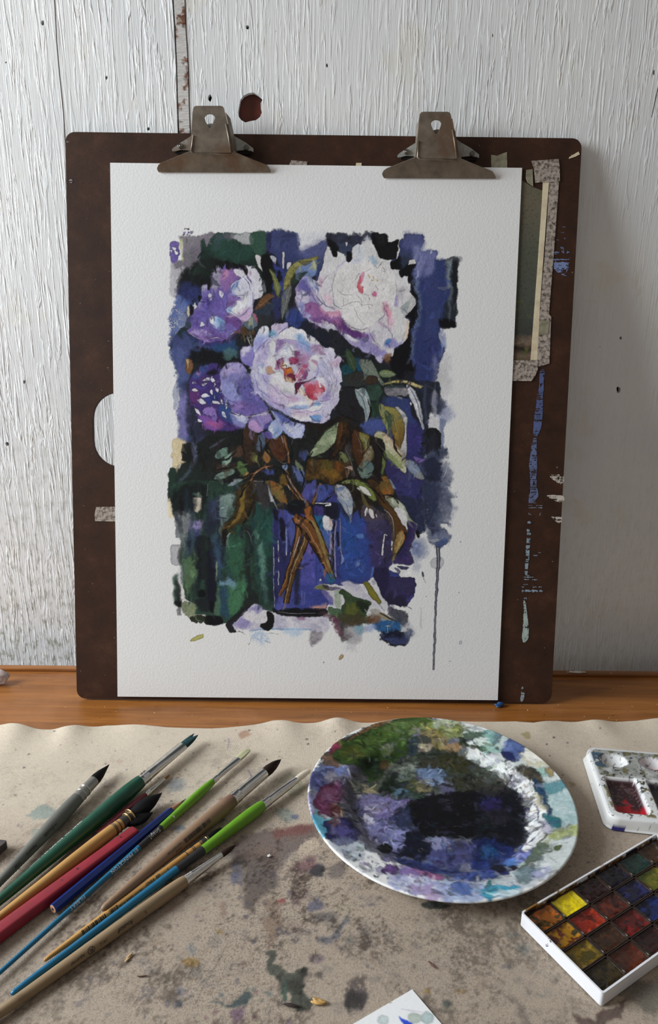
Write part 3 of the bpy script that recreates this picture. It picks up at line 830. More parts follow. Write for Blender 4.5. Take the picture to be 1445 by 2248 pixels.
# paint marks that have dried on the board: thin relief patches
def smear(pts, col, dry=0.35, al=1.0, res=2400, c2=None):
    q = np.array([on_board(u, v) for u, v in pts]); lo = q.min(0) - 0.003; hi = q.max(0) + 0.003
    w = int((hi[0] - lo[0]) * res) + 2; h = int((hi[1] - lo[1]) * res) + 2
    cv = Canvas(w, h, (0, 0, 0), lambda u, v: np.stack([(u - lo[0]) * res, (v - lo[1]) * res], 1), int(abs(pts[0][0] * 7 + pts[0][1])))
    a = Canvas.smooth((q - lo) * res, True, 3)
    cv.paint(a, (255, 255, 255), 1.0, soft=0.8, warp=1.2, gran=0)
    st = np.repeat(vnoise(h, 2, 1.6, cv.rng)[:, :1], w, 1) * 0.5 + cv.g1 * 0.35 + cv.g2 * 0.4
    mask = cv.im[..., 0] / 255.0 * np.clip((st + 1.0 - 1.8 * dry) / 0.35, 0, 1) * al
    X, Y = np.meshgrid(lo[0] + np.arange(w) / res, lo[1] + np.arange(h) / res)
    keep = mask > 0.25
    k4 = keep[:-1, :-1] & keep[1:, :-1] & keep[:-1, 1:] & keep[1:, 1:]
    Q = grid_quads(w, h)[k4.ravel()]
    if len(Q) == 0: return
    # keep the largest connected patch only
    par = {}
    def find(a):
        while par.setdefault(a, a) != a: par[a] = par[par[a]]; a = par[a]
        return a
    for q4 in Q.tolist():
        r0 = find(q4[0])
        for z_ in q4[1:]: par[find(z_)] = r0
    rt = np.array([find(q4[0]) for q4 in Q.tolist()]); ids, cnt = np.unique(rt, return_counts=True)
    groups = [Q[rt == i_] for i_, c_ in zip(ids, cnt) if c_ >= max(10, 0.02 * len(Q))]
    for Qg in groups: one_smear(Qg, X, Y, mask, cv, col)
def one_smear(Q, X, Y, mask, cv, col):
    used, inv = np.unique(Q, return_inverse=True)
    P = BO + np.outer(X.ravel()[used], BX) + np.outer(Y.ravel()[used], BU) + np.outer(0.00025 + 0.00012 * mask.ravel()[used], BN)
    c = s2l(np.array(col)) * np.ones((len(used), 3)) * (1 + 0.25 * cv.g2.ravel()[used])[:, None] * 0.9
    o = fast_mesh('paint_smear', P, inv.reshape(-1, 4), M_tintpaint, board, cols=np.clip(c, 0, 0.9).astype(np.float32))
    return o
def tint_mat(name, rough, spec=0.5, coat=0.0, bump=0.0, bs=500):
    g = N(name); vc = g.attr(); g.set(color=vc.outputs[0], rough=rough, spec=spec, coat=coat)
    if bump: g.bump(g.noise(g.coord((1, 1, 1)), bs, 3), bump, 0.0004)
    return g.m
M_tintpaint = tint_mat('dried_paint', 0.5)
smear([(1217, 543), (1236, 540), (1240, 560), (1250, 545), (1249, 608), (1240, 606), (1216, 590)], (118, 134, 178), 0.45)
smear([(1224, 498), (1251, 502), (1248, 540), (1222, 530)], (112, 110, 140), 0.72)
smear([(1185, 815), (1196, 812), (1193, 870), (1190, 930), (1180, 958), (1170, 950), (1175, 900), (1182, 860)], (82, 96, 142), 0.25)
smear([(1172, 955), (1178, 955), (1180, 1020), (1178, 1060), (1182, 1090), (1160, 1105), (1165, 1060), (1162, 1015)], (96, 108, 146), 0.3)
smear([(1162, 1100), (1186, 1080), (1192, 1145), (1165, 1150)], (120, 126, 146), 0.68)
smear([(1158, 1145), (1166, 1145), (1164, 1200), (1158, 1265), (1152, 1260)], (140, 158, 172), 0.35)
smear([(1164, 1170), (1190, 1190), (1190, 1230), (1166, 1245)], (120, 128, 144), 0.74)
smear([(1150, 1265), (1186, 1275), (1188, 1312), (1150, 1318)], (150, 166, 184), 0.55)
smear([(1150, 1310), (1158, 1345), (1161, 1400), (1150, 1412), (1146, 1400), (1150, 1350)], (168, 182, 178), 0.2)
smear([(1146, 1505), (1152, 1520), (1148, 1540), (1142, 1538)], (150, 166, 178), 0.3)
for (a_, b_, c_, d_) in ((1204, 1042, 1238, 1062), (1200, 1088, 1238, 1104), (1210, 1134, 1234, 1150)):
    smear([(a_, b_), ((a_ + c_) / 2, b_ - 1), (c_, b_ + 2), (c_ - 2, d_), ((a_ + c_) / 2, d_ - 4)], (198, 190, 180), 0.35)
for (x, y, r_) in ((165, 563, 6), (156, 398, 5), (327 - 130, 1265, 6), (1134, 1222, 5), (805, 350, 10)):
    smear([(x - r_, y), (x, y - r_), (x + r_, y), (x, y + r_)], (150, 146, 150) if x != 1134 else (66, 66, 112), 0.5)
smear([(690, 338), (760, 338), (815, 345), (800, 360), (700, 362), (686, 350)], (120, 112, 106), 0.72)
# ------------------------------------------------------------------ watercolour paper
PX = [on_board(u, v) for u, v in ((245, 358), (1145, 371), (1092, 1535), (258, 1527))]
ps0 = (PX[0][0] + PX[3][0]) / 2; ps1 = (PX[1][0] + PX[2][0]) / 2
pt0 = (PX[2][1] + PX[3][1]) / 2; pt1 = (PX[0][1] + PX[1][1]) / 2
PR = 1950.0
a0, b1 = on_board(352, 488); a1, b0 = on_board(1032, 1492)
a0 = max(a0, ps0 + 0.01)
def paper_canvas(u, v):
    u = np.asarray(u, float); v = np.asarray(v, float)
    d = np.stack([(u - 722.5) / FPX, -(v - 1124.0) / FPX, np.ones_like(u)], 1) @ RW.T
    o = BO + BN * 0.0012
    k = ((o - EYE) @ BN) / (d @ BN)
    p = EYE + d * k[:, None] - BO
    t = p @ BU0
    return np.stack([(p @ BX - t * BU[0] - a0) * PR, (b1 - t) * PR], 1)
PAPER = (214, 218, 218)
pw_, ph_ = int((a1 - a0) * PR), int((b1 - b0) * PR)
cv = Canvas(pw_, ph_, PAPER, paper_canvas, 5)
A, L = cv.A, cv.L
# ---- pigment names
K = (20, 20, 24); K2 = (34, 34, 40); DGR = (28, 46, 42); GRN = (44, 80, 66); GR2 = (64, 102, 84); IND = (40, 46, 92); BLU = (54, 70, 136); BL2 = (84, 104, 164)
PER = (104, 110, 176); PEL = (146, 152, 204); VIO = (88, 72, 150); VI2 = (120, 104, 178); LIL = (168, 160, 206); MAG = (126, 62, 122); WHI = (208, 210, 216)
GRY = (126, 124, 134); BRN = (84, 54, 32); OCH = (128, 98, 44); OLI = (112, 114, 62); SAG = (142, 152, 122); PAL = (186, 190, 182); STE = (104, 122, 140)
F1 = lambda: cv.fr(360, 490, 4.014)
F2 = lambda: cv.fr(640, 490, 3.803)
F3 = lambda: cv.fr(360, 740, 4.014)
F4 = lambda: cv.fr(640, 760, 3.803)
F5 = lambda: cv.fr(360, 1060, 4.014)
F6 = lambda: cv.fr(660, 1060, 4.014)
F7 = lambda: cv.fr(520, 690, 5.78)
# ======================= background washes
cv.fr(0, 0, 1)
A('405 560 430 545 470 530 560 525 640 560 700 590 720 640 800 700 880 640 905 600 930 640 935 760 925 860 930 1000 920 1100 890 1220 800 1250 720 1280 620 1320 500 1320 420 1290 410 1180 405 1060 410 960 400 880 405 780 410 680', (40, 42, 54), .97, soft=6, warp=5, c2=(30, 34, 40), straight=True)
F1()
A('62 345 150 330 330 330 340 480 150 545 150 600 130 655 75 655 58 600', (176, 176, 182), .8, soft=3, warp=3, c2=(120, 118, 132), g='60 500 330 350', edge=.15)
A('130 110 330 108 440 100 440 300 340 340 330 430 180 380 100 400 100 340 160 330 170 250 160 170', (136, 132, 140), .95, soft=3, warp=3, c2=(104, 100, 114), g='150 120 330 420')
A('132 150 165 140 160 230 175 330 160 335 150 260', (178, 180, 132), .8, soft=1.5, warp=2)
A('55 180 80 160 125 175 135 230 125 330 70 340 55 250', VI2, .95, soft=1.2, warp=3, c2=VIO)
for p in ('75 215 110 215 105 240 80 235', '60 240 75 245 70 265', '95 240 125 260 115 285 100 270'): A(p, PAPER, .95, soft=.6, warp=1.5)
for i_ in range(16): x_, y_ = random.uniform(170, 290), random.uniform(45, 108); A([x_ - 8, y_, x_, y_ - 7, x_ + 8, y_, x_, y_ + 7], random.choice([VI2, GRY, (84, 84, 92)]), .8, soft=.6, warp=2)
A('325 160 350 140 375 220 410 160 440 110 480 85 620 85 780 85 905 90 900 290 930 420 900 620 800 620 700 400 520 420 420 440 400 580 330 560 200 500 210 420 320 360', GRN, .97, soft=2, warp=3, c2=DGR, g='560 120 520 420')
A('480 90 610 90 600 140 520 150 460 250 440 140', (70, 88, 98), .8, soft=4, warp=4)
A('600 90 770 88 775 190 700 185 640 160 590 130', (182, 182, 186), .9, soft=3, warp=4)
A('520 90 610 88 605 130 560 140', (104, 102, 112), .7, soft=4, warp=4)
A('770 88 905 90 895 260 870 300 770 230', (60, 96, 80), .8, soft=3, warp=3)
A('430 200 560 150 640 200 760 210 760 330 520 350 430 330', (46, 84, 74), .6, soft=6, warp=6)
A('910 90 1180 88 1220 250 1445 180 1445 620 1350 640 1330 470 1150 420 1080 620 1000 600 940 330', (66, 74, 122), .95, soft=3, warp=4, c2=(52, 64, 120))
A('905 95 945 95 940 240 960 300 900 280', (40, 44, 84), .8, soft=3, warp=3)
A('1180 90 1445 88 1445 150 1340 180 1220 240 1195 170', (200, 204, 210), .92, soft=7, warp=5)
A('1180 250 1300 200 1445 150 1445 280 1300 310', (96, 102, 150), .7, soft=8, warp=5)
A('190 410 330 330 430 300 560 340 640 380 740 400 745 470 560 430 480 400 440 440 420 580 330 650 300 720 245 760 225 700 140 620 130 520 160 470', (26, 28, 30), .97, soft=5, warp=4)
A('230 400 320 380 320 440 240 450', (46, 74, 62), .6, soft=8, warp=5)
A('330 290 440 270 440 420 330 480', (34, 50, 46), .6, soft=8, warp=5)
A('850 290 960 280 1020 400 1000 480 960 520 980 620 900 620 870 500', K, .95, soft=4, warp=3)
A('1000 90 1120 90 1120 330 1010 330', (62, 70, 116), .4, soft=8, warp=4)
A('805 285 850 290 855 370 870 430 830 380', (206, 204, 206), .95, soft=.8, warp=1.5)
A('930 285 985 300 985 365 950 330', (186, 192, 204), .9, soft=.8, warp=1.5)
A('1042 255 1062 252 1060 400 1045 400', (206, 206, 210), .9, soft=.8, warp=1)
A('1085 350 1125 345 1115 385 1090 410', (206, 206, 210), .9, soft=.8, warp=1)
A('960 340 1010 390 1060 430 1050 560 1000 640 960 560', (60, 70, 150), .9, soft=3, warp=3)
A('930 290 985 480 1010 420 1040 480 1000 520 960 460', K, .9, soft=2, warp=2)
# left blue bloom
A('110 640 300 560 330 650 300 740 230 820 240 960 200 1060 90 1110 55 1100 45 940 60 800 100 700', BL2, .95, soft=4, warp=5, c2=(70, 92, 158), g='60 900 330 620', dry=.02)
A('140 540 260 520 330 600 310 680 180 680 130 620', (46, 54, 110), .85, soft=8, warp=5)
A('130 730 215 740 240 850 200 960 120 960 90 860', (112, 128, 176), .6, soft=8, warp=5)
A('205 735 225 730 228 830 210 820', (208, 196, 168), .9, soft=1, warp=1.5)
A('150 640 200 700 150 760 110 720', (90, 112, 172), .5, soft=8, warp=4)
A('200 850 250 840 260 950 220 980 190 940', (52, 68, 78), .85, soft=4, warp=3)
A('60 1110 80 1030 150 940 210 930 300 1000 420 1040 560 1050 690 960 690 1110 640 1200 420 1240 230 1200 120 1180 90 1140', (48, 58, 92), .95, soft=4, warp=4, c2=(40, 72, 110))
A('80 1080 180 1000 300 1060 420 1080 380 1110 220 1100 120 1140', (80, 92, 148), .7, soft=8, warp=5)
L('60 1112 80 1050 130 985 180 935 260 985 330 1010', (4, 14, 16, 8), (44, 56, 56), .95)
L('90 1030 140 1000 190 1000', (2, 10, 4), K2, .9)
A('170 1110 300 1090 420 1120 640 1190 690 1230 560 1250 380 1240 260 1220 200 1190', K, .92, soft=5, warp=4)
A('420 1060 560 1060 680 1000 680 1100 560 1140 440 1120', (40, 78, 126), .85, soft=6, warp=4)
A('500 1130 600 1100 640 1180 540 1200', (84, 122, 116), .7, soft=4, warp=6)
A('60 1110 200 1180 230 1300 210 1445 130 1445 110 1300 70 1180', BL2, .9, soft=5, warp=5, c2=(70, 88, 140))
# middle: dark between flowers
A('640 960 760 900 800 700 960 600 1100 620 1160 700 1100 860 960 880 880 900 800 960 790 1090 700 1080 660 1200', (46, 48, 56), .97, soft=4, warp=3, c2=(30, 32, 38))
A('960 620 1030 600 1030 820 980 860 960 740', (52, 58, 110), .85, soft=4, warp=3)
A('800 800 920 790 960 850 900 900 820 920', (58, 60, 64), .7, soft=8, warp=5)
A('1080 800 1180 740 1260 830 1260 930 1180 930 1090 890', (56, 74, 144), .95, soft=4, warp=3)
A('1180 930 1290 850 1445 950 1445 1130 1300 1000', (36, 40, 56), .95, soft=4, warp=4)
A('840 720 960 690 970 750 880 800 780 800', (54, 70, 88), .8, soft=4, warp=3)
F2()
# upper right darks and blues
A('300 92 690 90 800 100 760 130 700 190 640 110 560 200 520 260 470 320 460 270 400 240 380 290 340 270 310 180 280 140', (58, 62, 92), .95, soft=4, warp=5, c2=(34, 36, 50))
A('300 140 360 160 400 210 400 260 375 290 345 240 320 200', K, .95, soft=2, warp=3)
A('390 170 460 150 520 180 510 240 480 310 460 320 420 240', (64, 76, 104), .85, soft=4, warp=7)
A('450 160 470 160 465 195 455 195', (200, 204, 212), .9, soft=1, warp=1)
A('590 110 660 130 680 180 640 200', (150, 154, 170), .6, soft=6, warp=5)
A('680 92 800 100 805 180 830 160 895 140 890 200 880 240 860 300 745 300 730 240 700 195 680 160', K, .97, soft=1.5, warp=2)
A('700 100 790 105 790 170 740 180', (48, 46, 50), .6, soft=5, warp=5)
A('910 140 940 135 945 95 1100 95 1098 160 1085 235 1210 225 1215 315 1360 305 1385 300 1380 560 1365 870 1300 870 1240 870 1235 990 1270 1040 1275 1100 1240 1140 1220 1280 1180 1320 1040 1310 1030 1220 960 1230 900 1290 830 1200 820 1150 880 1030 960 900 980 800 950 790 1040 640 1000 580 1000 480 930 440 880 390 830 380 840 310 870 290 895 260', (60, 72, 128), .97, soft=1.4, warp=2.5, c2=(48, 60, 118), edge=.2)
A('945 95 1100 95 1090 230 1020 200 950 240', (92, 98, 148), .75, soft=7, warp=5)
A('1090 235 1210 228 1205 330 1180 420 1110 440 1090 350', (120, 126, 176), .85, soft=6, warp=4)
A('1010 200 1060 190 1100 290 1080 430 1020 440', (140, 146, 190), .75, soft=7, warp=4)
A('1215 320 1285 312 1300 440 1290 600 1270 860 1240 870 1230 500', (52, 66, 124), .7, soft=6, warp=4)
A('1280 316 1375 306 1384 560 1365 800 1290 830 1270 720 1320 600 1310 450', (44, 52, 60), .97, soft=3, warp=3)
A('1285 318 1350 312 1330 420 1330 540 1300 520 1300 400', (146, 158, 164), .85, soft=5, warp=4)
L('1310 330 1320 470 1340 560 1320 660 1320 800', (10, 14, 16, 8), (120, 136, 146), .55, soft=3, warp=3)
A('1240 790 1365 820 1362 872 1240 872', K, .95, soft=3, warp=2)
A('1340 330 1384 310 1384 520 1366 700 1350 560', K2, .8, soft=4, warp=3)
A('1355 295 1410 295 1400 318 1370 322', (100, 104, 108), .6, soft=4, warp=4)
A('880 290 930 270 1010 310 1040 330 1010 420 1040 560 1060 640 1060 760 1000 900 1000 1000 990 1130 1040 1180 1030 1240 960 1240 900 1300 840 1220 820 1150 870 1030 930 990 980 900 990 790 950 790 1040 640 1000 580 1000 480 930 440 890 400 830 380 850 320', K, .97, soft=2.5, warp=3)
A('910 250 960 235 1000 270 990 320 930 380 910 320', (62, 74, 104), .8, soft=4, warp=4)
A('1020 440 1060 500 1080 640 1070 800 1030 900 1020 1000 990 1150 980 1180 1010 900 1040 780 1050 640 1020 560', (120, 136, 172), .75, soft=5, warp=4, dry=.05)
L('1030 480 1070 620 1060 800 1020 960 1000 1150', (6, 14, 12, 10, 14), (84, 104, 140), .7, soft=4, warp=3)
A('980 310 1035 305 1040 335 1000 350 975 350', (206, 206, 206), .95, soft=.8, warp=2, straight=True)
A('870 300 905 210 895 250 880 300', PAPER, .95, soft=.7, warp=1)
A('1040 1000 1150 980 1230 1000 1220 1280 1180 1310 1050 1300', (50, 62, 118), .7, soft=8, warp=5)
A('1170 1100 1200 1090 1215 1160 1200 1230 1175 1200', (124, 130, 172), .6, soft=5, warp=3)
A('1240 880 1280 1020 1270 1110 1240 1130', (92, 104, 160), .6, soft=5, warp=5)
A('1230 1180 1300 1100 1340 1120 1300 1250 1340 1330 1280 1445 1180 1445 1200 1330', (184, 186, 190), .6, soft=12, warp=8)
F4()
# right side: navy panels and soft bleeds
A('640 580 740 430 960 400 1010 560 1060 640 1100 700 1100 900 1110 960 1115 1120 1085 1260 900 1260 860 1200 820 1100 780 1060 790 900 690 700', (50, 58, 118), .97, soft=2, warp=3, c2=(56, 52, 112))
A('750 420 950 400 1000 560 1040 660 960 640 900 560 800 500', (58, 76, 128), .8, soft=5, warp=4)
A('950 640 1080 700 1090 860 980 880', (62, 58, 128), .8, soft=5, warp=4)
A('780 920 950 1000 1080 1120 1080 1250 880 1240 820 1100', (58, 54, 106), .8, soft=6, warp=5)
A('860 1060 950 1050 1060 1120 950 1140 880 1110', (72, 72, 130), .5, soft=4, warp=8, edge=.3)
A('1060 300 1230 300 1240 420 1220 560 1150 560 1150 700 1235 700 1230 890 1130 900 1060 900 1100 720 1090 560 1050 420', (36, 40, 52), .97, soft=2.5, warp=3, c2=(44, 52, 78))
L('1120 320 1110 480 1130 640', (6, 12, 8), (84, 96, 120), .6, soft=4)
A('1175 360 1220 365 1215 560 1180 590 1170 470', (150, 154, 168), .85, soft=4, warp=3)
A('1215 440 1300 470 1340 560 1310 620 1260 620 1215 600', (140, 150, 184), .7, soft=10, warp=8)
A('1220 420 1280 480 1260 540 1220 560', (56, 60, 84), .8, soft=8, warp=5)
A('1150 590 1180 590 1250 640 1248 720 1230 700 1148 700', (200, 202, 206), .95, soft=1, warp=2)
A('1240 610 1290 620 1270 700 1272 850 1245 890 1245 740', (116, 130, 166), .85, soft=3, warp=2)
A('1125 700 1235 702 1235 890 1120 905 1130 800', K2, .97, soft=1.2, warp=2)
A('1130 760 1180 740 1220 800 1150 880', (56, 58, 84), .5, soft=8, warp=4)
A('1120 905 1200 905 1200 918 1130 918', PAPER, .9, soft=.8, warp=1)
A('1100 900 1290 860 1290 930 1240 960 1260 1000 1300 980 1340 1060 1320 1150 1270 1170 1340 1260 1350 1350 1290 1400 1300 1445 1100 1445 1100 1200 1080 1060', (58, 66, 94), .95, soft=7, warp=7, c2=(84, 94, 122), big=8)
A('1110 940 1230 920 1250 1100 1200 1300 1180 1445 1080 1445 1085 1240 1110 1080', (40, 46, 72), .9, soft=8, warp=5)
A('1250 940 1330 1000 1330 1140 1270 1120 1260 1020', (170, 174, 186), .6, soft=9, warp=8)
A('1260 1180 1340 1240 1350 1360 1280 1380 1240 1280', (128, 136, 156), .6, soft=10, warp=8)
# upper right leaf zone darks
A('400 140 470 40 560 20 740 130 820 190 880 280 940 300 960 420 780 420 740 560 660 620 640 580 640 440 560 360 420 340 410 240', (40, 48, 50), .97, soft=3, warp=3, c2=(30, 36, 40))
A('410 180 480 160 520 210 440 260', (26, 86, 100), .85, soft=5, warp=4)
A('520 120 570 110 590 200 570 230 540 180', (26, 96, 140), .8, soft=3, warp=3)
A('420 300 560 290 560 350 470 370', (24, 84, 108), .8, soft=5, warp=4)
A('400 340 520 350 560 460 620 560 620 640 560 640 480 600 360 540 380 440', (40, 40, 44), .97, soft=2, warp=3)
A('600 620 740 590 780 700 740 720 640 740 570 700', (74, 90, 156), .95, soft=3, warp=3)
A('640 480 740 480 740 560 680 600', (48, 76, 56), .9, soft=4, warp=3)
# lower middle (leaves mass) dark
A('0 740 120 640 330 600 480 600 640 740 780 900 790 1060 900 1240 870 1330 760 1300 600 1445 380 1445 300 1300 200 1300 100 1320 0 1290', (34, 30, 28), .97, soft=3, warp=3, c2=(48, 40, 32))
A('0 850 80 860 140 980 100 1120 60 1180 0 1100', (72, 90, 150), .9, soft=4, warp=3)
A('100 1140 190 1100 200 1190 150 1280 100 1230', (84, 84, 150), .9, soft=3, warp=3)
A('220 1180 380 1160 400 1290 380 1440 300 1440 180 1300', (62, 84, 156), .95, soft=4, warp=3)
F6()
# jar side: blues and violets to the lower right
A('0 120 100 60 300 60 330 180 420 340 500 240 560 320 700 300 770 380 820 600 800 720 780 760 860 800 880 840 1000 840 1000 980 940 1060 760 1080 700 960 640 850 560 880 450 920 330 900 0 930 -60 700 -60 300', (54, 70, 146), .97, soft=1.6, warp=2.5, c2=(60, 60, 130))
A('330 180 440 330 500 260 560 330 640 340 600 520 600 800 480 880 360 840 340 600', (50, 78, 156), .8, soft=8, warp=6)
A('360 360 470 360 480 640 380 660', (44, 84, 160), .6, soft=9, warp=6)
A('560 330 700 300 760 320 800 480 800 700 700 760 620 700 600 480', (66, 58, 104), .9, soft=8, warp=5)
A('580 340 640 300 720 300 760 360 700 420 620 420', (76, 72, 104), .7, soft=6, warp=5)
A('700 380 780 380 800 560 790 700 740 740 700 600', (58, 54, 84), .75, soft=8, warp=4)
A('640 750 760 740 790 800 760 980 740 1060 690 960 640 850', (46, 40, 78), .95, soft=3, warp=3)
A('790 830 990 835 1003 870 1000 975 940 1000 940 1070 860 1080 780 1060 740 980 780 900', (66, 58, 104), .97, soft=1.4, warp=4, c2=(52, 48, 88), edge=.2)
A('760 980 900 990 940 1060 860 1080 780 1070', (44, 42, 66), .85, soft=5, warp=6)
A('490 450 555 455 550 490 495 488', (92, 130, 196), .8, soft=2, warp=2)
A('485 690 525 670 525 730 485 745', (120, 140, 196), .8, soft=1.5, warp=1.5, straight=True)
A('630 740 650 740 640 820 610 850', (84, 120, 196), .8, soft=1.5, warp=1)
# right lower dark bleed and the drip
A('840 90 1060 130 1080 300 1100 400 1050 440 1010 440 1020 360 950 330 900 200 860 130', (46, 52, 84), .97, soft=3, warp=4)
A('830 0 1080 0 1070 130 960 120 840 90', (58, 58, 118), .95, soft=3, warp=3)
A('1080 0 1320 0 1320 30 1250 40 1290 110 1345 200 1340 290 1300 320 1310 370 1250 380 1270 430 1310 460 1300 520 1240 570 1190 550 1130 500 1110 420 1080 330 1060 200', (72, 82, 112), .95, soft=5, warp=6, c2=(108, 116, 138), big=6)
A('1085 0 1220 0 1230 160 1180 330 1200 430 1120 430 1080 330 1070 150', (48, 56, 86), .85, soft=9, warp=6)
A('1250 200 1340 200 1330 310 1280 330 1240 280', (150, 156, 170), .55, soft=10, warp=6)
L('1125 190 1120 300 1110 420', (4, 14, 10), (150, 160, 176), .85, soft=2.5, warp=4, dry=.35)
A('1170 440 1240 430 1300 460 1300 520 1240 570 1190 545', (120, 130, 160), .75, soft=4, warp=6)
A('1200 520 1290 500 1280 540 1235 572 1195 550', (62, 84, 140), .8, soft=4, warp=3)
A('960 500 1060 460 1130 560 1100 660 1040 700 1030 780 1010 780 1000 690 960 620', (150, 158, 178), .65, soft=9, warp=7)
A('980 540 1060 520 1060 620 1000 650', (84, 104, 160), .6, soft=9, warp=6)
A('1150 680 1190 655 1245 660 1265 700 1240 750 1190 755 1150 730', (168, 172, 180), .6, soft=1.5, warp=2, edge=.25)
A('1016 440 1030 420 1050 450 1040 480 1020 470', K, .9, soft=1, warp=2)
L('1212 560 1214 680 1208 780 1198 950 1188 1150 1180 1400 1172 1640', (18, 15, 13, 10, 9, 9, 9), (92, 96, 116), .95, edge=.35, warp=1)
L('1212 570 1212 700 1206 800 1196 960 1188 1150 1180 1400 1172 1590', (7, 6, 4, 3, 3, 3, 3), (168, 172, 184), .75, warp=1)
L('1172 1600 1172 1645', (9, 10), (150, 152, 160), .8, edge=.4, warp=.5)
L('1062 1100 1060 1280', (7, 9), (180, 184, 190), .5, soft=1.5)
# bottom area
A('760 1085 860 1100 920 1140 945 1210 900 1270 850 1260 800 1200', (84, 84, 100), .85, soft=6, warp=7, c2=(44, 46, 60))
A('650 1220 760 1200 870 1230 870 1300 780 1330 690 1310 650 1280', (40, 96, 156), .95, soft=5, warp=4)
A('700 1345 760 1320 880 1330 940 1290 990 1310 960 1380 900 1430 840 1438 760 1410 710 1380', (62, 76, 130), .95, soft=4, warp=5, c2=(46, 52, 92), edge=.25)
A('720 1320 800 1300 930 1310 930 1340 850 1370 740 1360', (26, 30, 52), .9, soft=5, warp=8)
A('940 1240 990 1290 980 1350 930 1340 900 1290', (150, 156, 168), .6, soft=10, warp=6)
A('700 1350 760 1400 850 1430 930 1410 900 1432 840 1440 760 1418', K, .8, soft=2, warp=4)
A('560 1270 650 1250 660 1290 560 1310', (140, 160, 200), .7, soft=6, warp=5)
L('750 1262 795 1262', 4, PAPER, .9); L('765 1262 770 1320', 3, PAPER, .8)
A('280 1150 420 1160 560 1180 620 1230 540 1240 470 1250 420 1290 440 1340 400 1390 350 1360 330 1280 290 1230', (84, 76, 82), .9, soft=7, warp=7, c2=(52, 52, 48))
A('270 1190 320 1180 340 1280 380 1350 340 1340 300 1260', (112, 52, 84), .7, soft=6, warp=5)
A('380 1290 520 1240 550 1320 500 1400 420 1400', (150, 148, 154), .7, soft=10, warp=7)
A('480 1240 540 1250 540 1310 490 1330', (110, 160, 180), .7, soft=4, warp=5)
A('90 1230 150 1205 210 1230 210 1320 160 1400 110 1430 85 1360', (128, 124, 132), .9, soft=5, warp=5, c2=(160, 158, 164))
A('400 1440 470 1420 500 1470 430 1480', (190, 192, 196), .6, soft=6, warp=6)
A('340 1530 365 1510 380 1520 365 1545 340 1555', (186, 160, 108), .9, soft=1, warp=1, edge=.2)
A('1065 790 1075 785 1090 815 1075 825', (70, 72, 84), .85, soft=1, warp=1.5); L('1078 820 1100 882', (2, 1), (90, 90, 100), .8)
for x_, y_ in ((1375, 126), (1392, 966), (1312, 1570), (205, 1580), (1105, 1000), (1412, 520)): A([x_ - 5, y_, x_, y_ - 4, x_ + 5, y_, x_, y_ + 4], (110, 112, 122), .8, soft=.6, warp=1)
A('1395 1395 1420 1388 1420 1420 1398 1422', (176, 180, 192), .7, soft=1, warp=1, edge=.2)
F3()
# left side of the middle: indigo column and violet bleed, dark green
A('85 480 110 390 130 400 125 560 105 640 88 620', (150, 160, 184), .7, soft=2, warp=2, edge=.2)
A('70 0 220 0 250 110 200 330 240 480 250 640 330 800 370 900 300 930 200 920 140 860 130 700 145 520 130 380 100 260 80 130', (74, 84, 140), .95, soft=7, warp=5, c2=(62, 72, 120))
A('140 540 220 500 240 700 220 860 160 880 135 780', (128, 124, 184), .85, soft=8, warp=5)
A('170 420 240 400 260 560 300 700 370 860 330 900 240 930 200 700 210 560', (46, 50, 72), .9, soft=7, warp=4)
A('100 100 190 120 210 300 160 420 120 300', (88, 104, 160), .6, soft=9, warp=5)
A('80 905 190 925 205 1110 140 1130 110 1200 78 1150', (206, 192, 152), .9, soft=1.5, warp=2, edge=.15)
A('165 945 230 940 300 920 480 830 700 780 860 850 1050 850 1250 800 1445 860 1445 1290 1240 1290 1200 1445 40 1445 45 1230 60 1160 100 1150 105 1200 160 1120 210 1100 160 1090', (30, 32, 32), .97, soft=2, warp=3, c2=(40, 44, 42), straight=True)
A('45 1200 70 1150 105 1160 110 1300 95 1420 55 1390 42 1300', (40, 66, 54), .95, soft=3, warp=3)
A('100 1180 300 1120 420 1250 380 1445 110 1445', (36, 50, 46), .8, soft=10, warp=6)
L('262 930 280 1040 240 1150 170 1240 130 1340 120 1445', (26, 24, 16, 14, 12, 10), (84, 98, 120), .7, soft=3.5, warp=3, dry=.03)
L('265 940 285 1040 245 1150', (10, 12, 6), (110, 124, 160), .55, soft=3)
F5()
A('40 0 60 0 95 120 75 130 45 90', (40, 66, 54), .95, soft=2, warp=2)
A('35 140 90 135 95 300 60 310 38 290', (214, 204, 172), .85, soft=2, warp=2)
# lower left green block
A('90 0 620 0 960 60 970 1140 900 1130 800 1060 740 1100 620 1200 560 1230 500 1240 370 1240 365 1160 270 1150 260 1060 190 1010 165 860 150 640 145 480 125 340 95 260', (40, 62, 54), .97, soft=1.5, warp=3, c2=(48, 80, 66))
A('95 60 350 0 380 160 260 250 110 270', (26, 32, 32), .9, soft=8, warp=5)
A('255 130 335 128 330 230 300 260 258 250', (196, 188, 172), .92, soft=2, warp=2, straight=True)
A('275 95 320 85 335 120 290 130', (120, 140, 128), .8, soft=3, warp=3)
A('120 260 230 240 270 330 240 450 160 560 145 480 125 360', (128, 132, 136), .9, soft=8, warp=6)
A('230 330 340 340 350 400 280 470 230 440', (128, 118, 160), .75, soft=8, warp=6)
A('250 360 310 360 300 600 230 600', (58, 70, 118), .8, soft=9, warp=5)
A('160 560 300 600 320 680 220 680 160 660', (108, 120, 124), .7, soft=10, warp=6)
A('160 660 280 640 290 780 220 840 240 980 200 1000 170 860', (86, 112, 82), .85, soft=8, warp=7, c2=(64, 92, 66))
A('210 780 270 800 250 830', (150, 160, 150), .6, soft=5, warp=5)
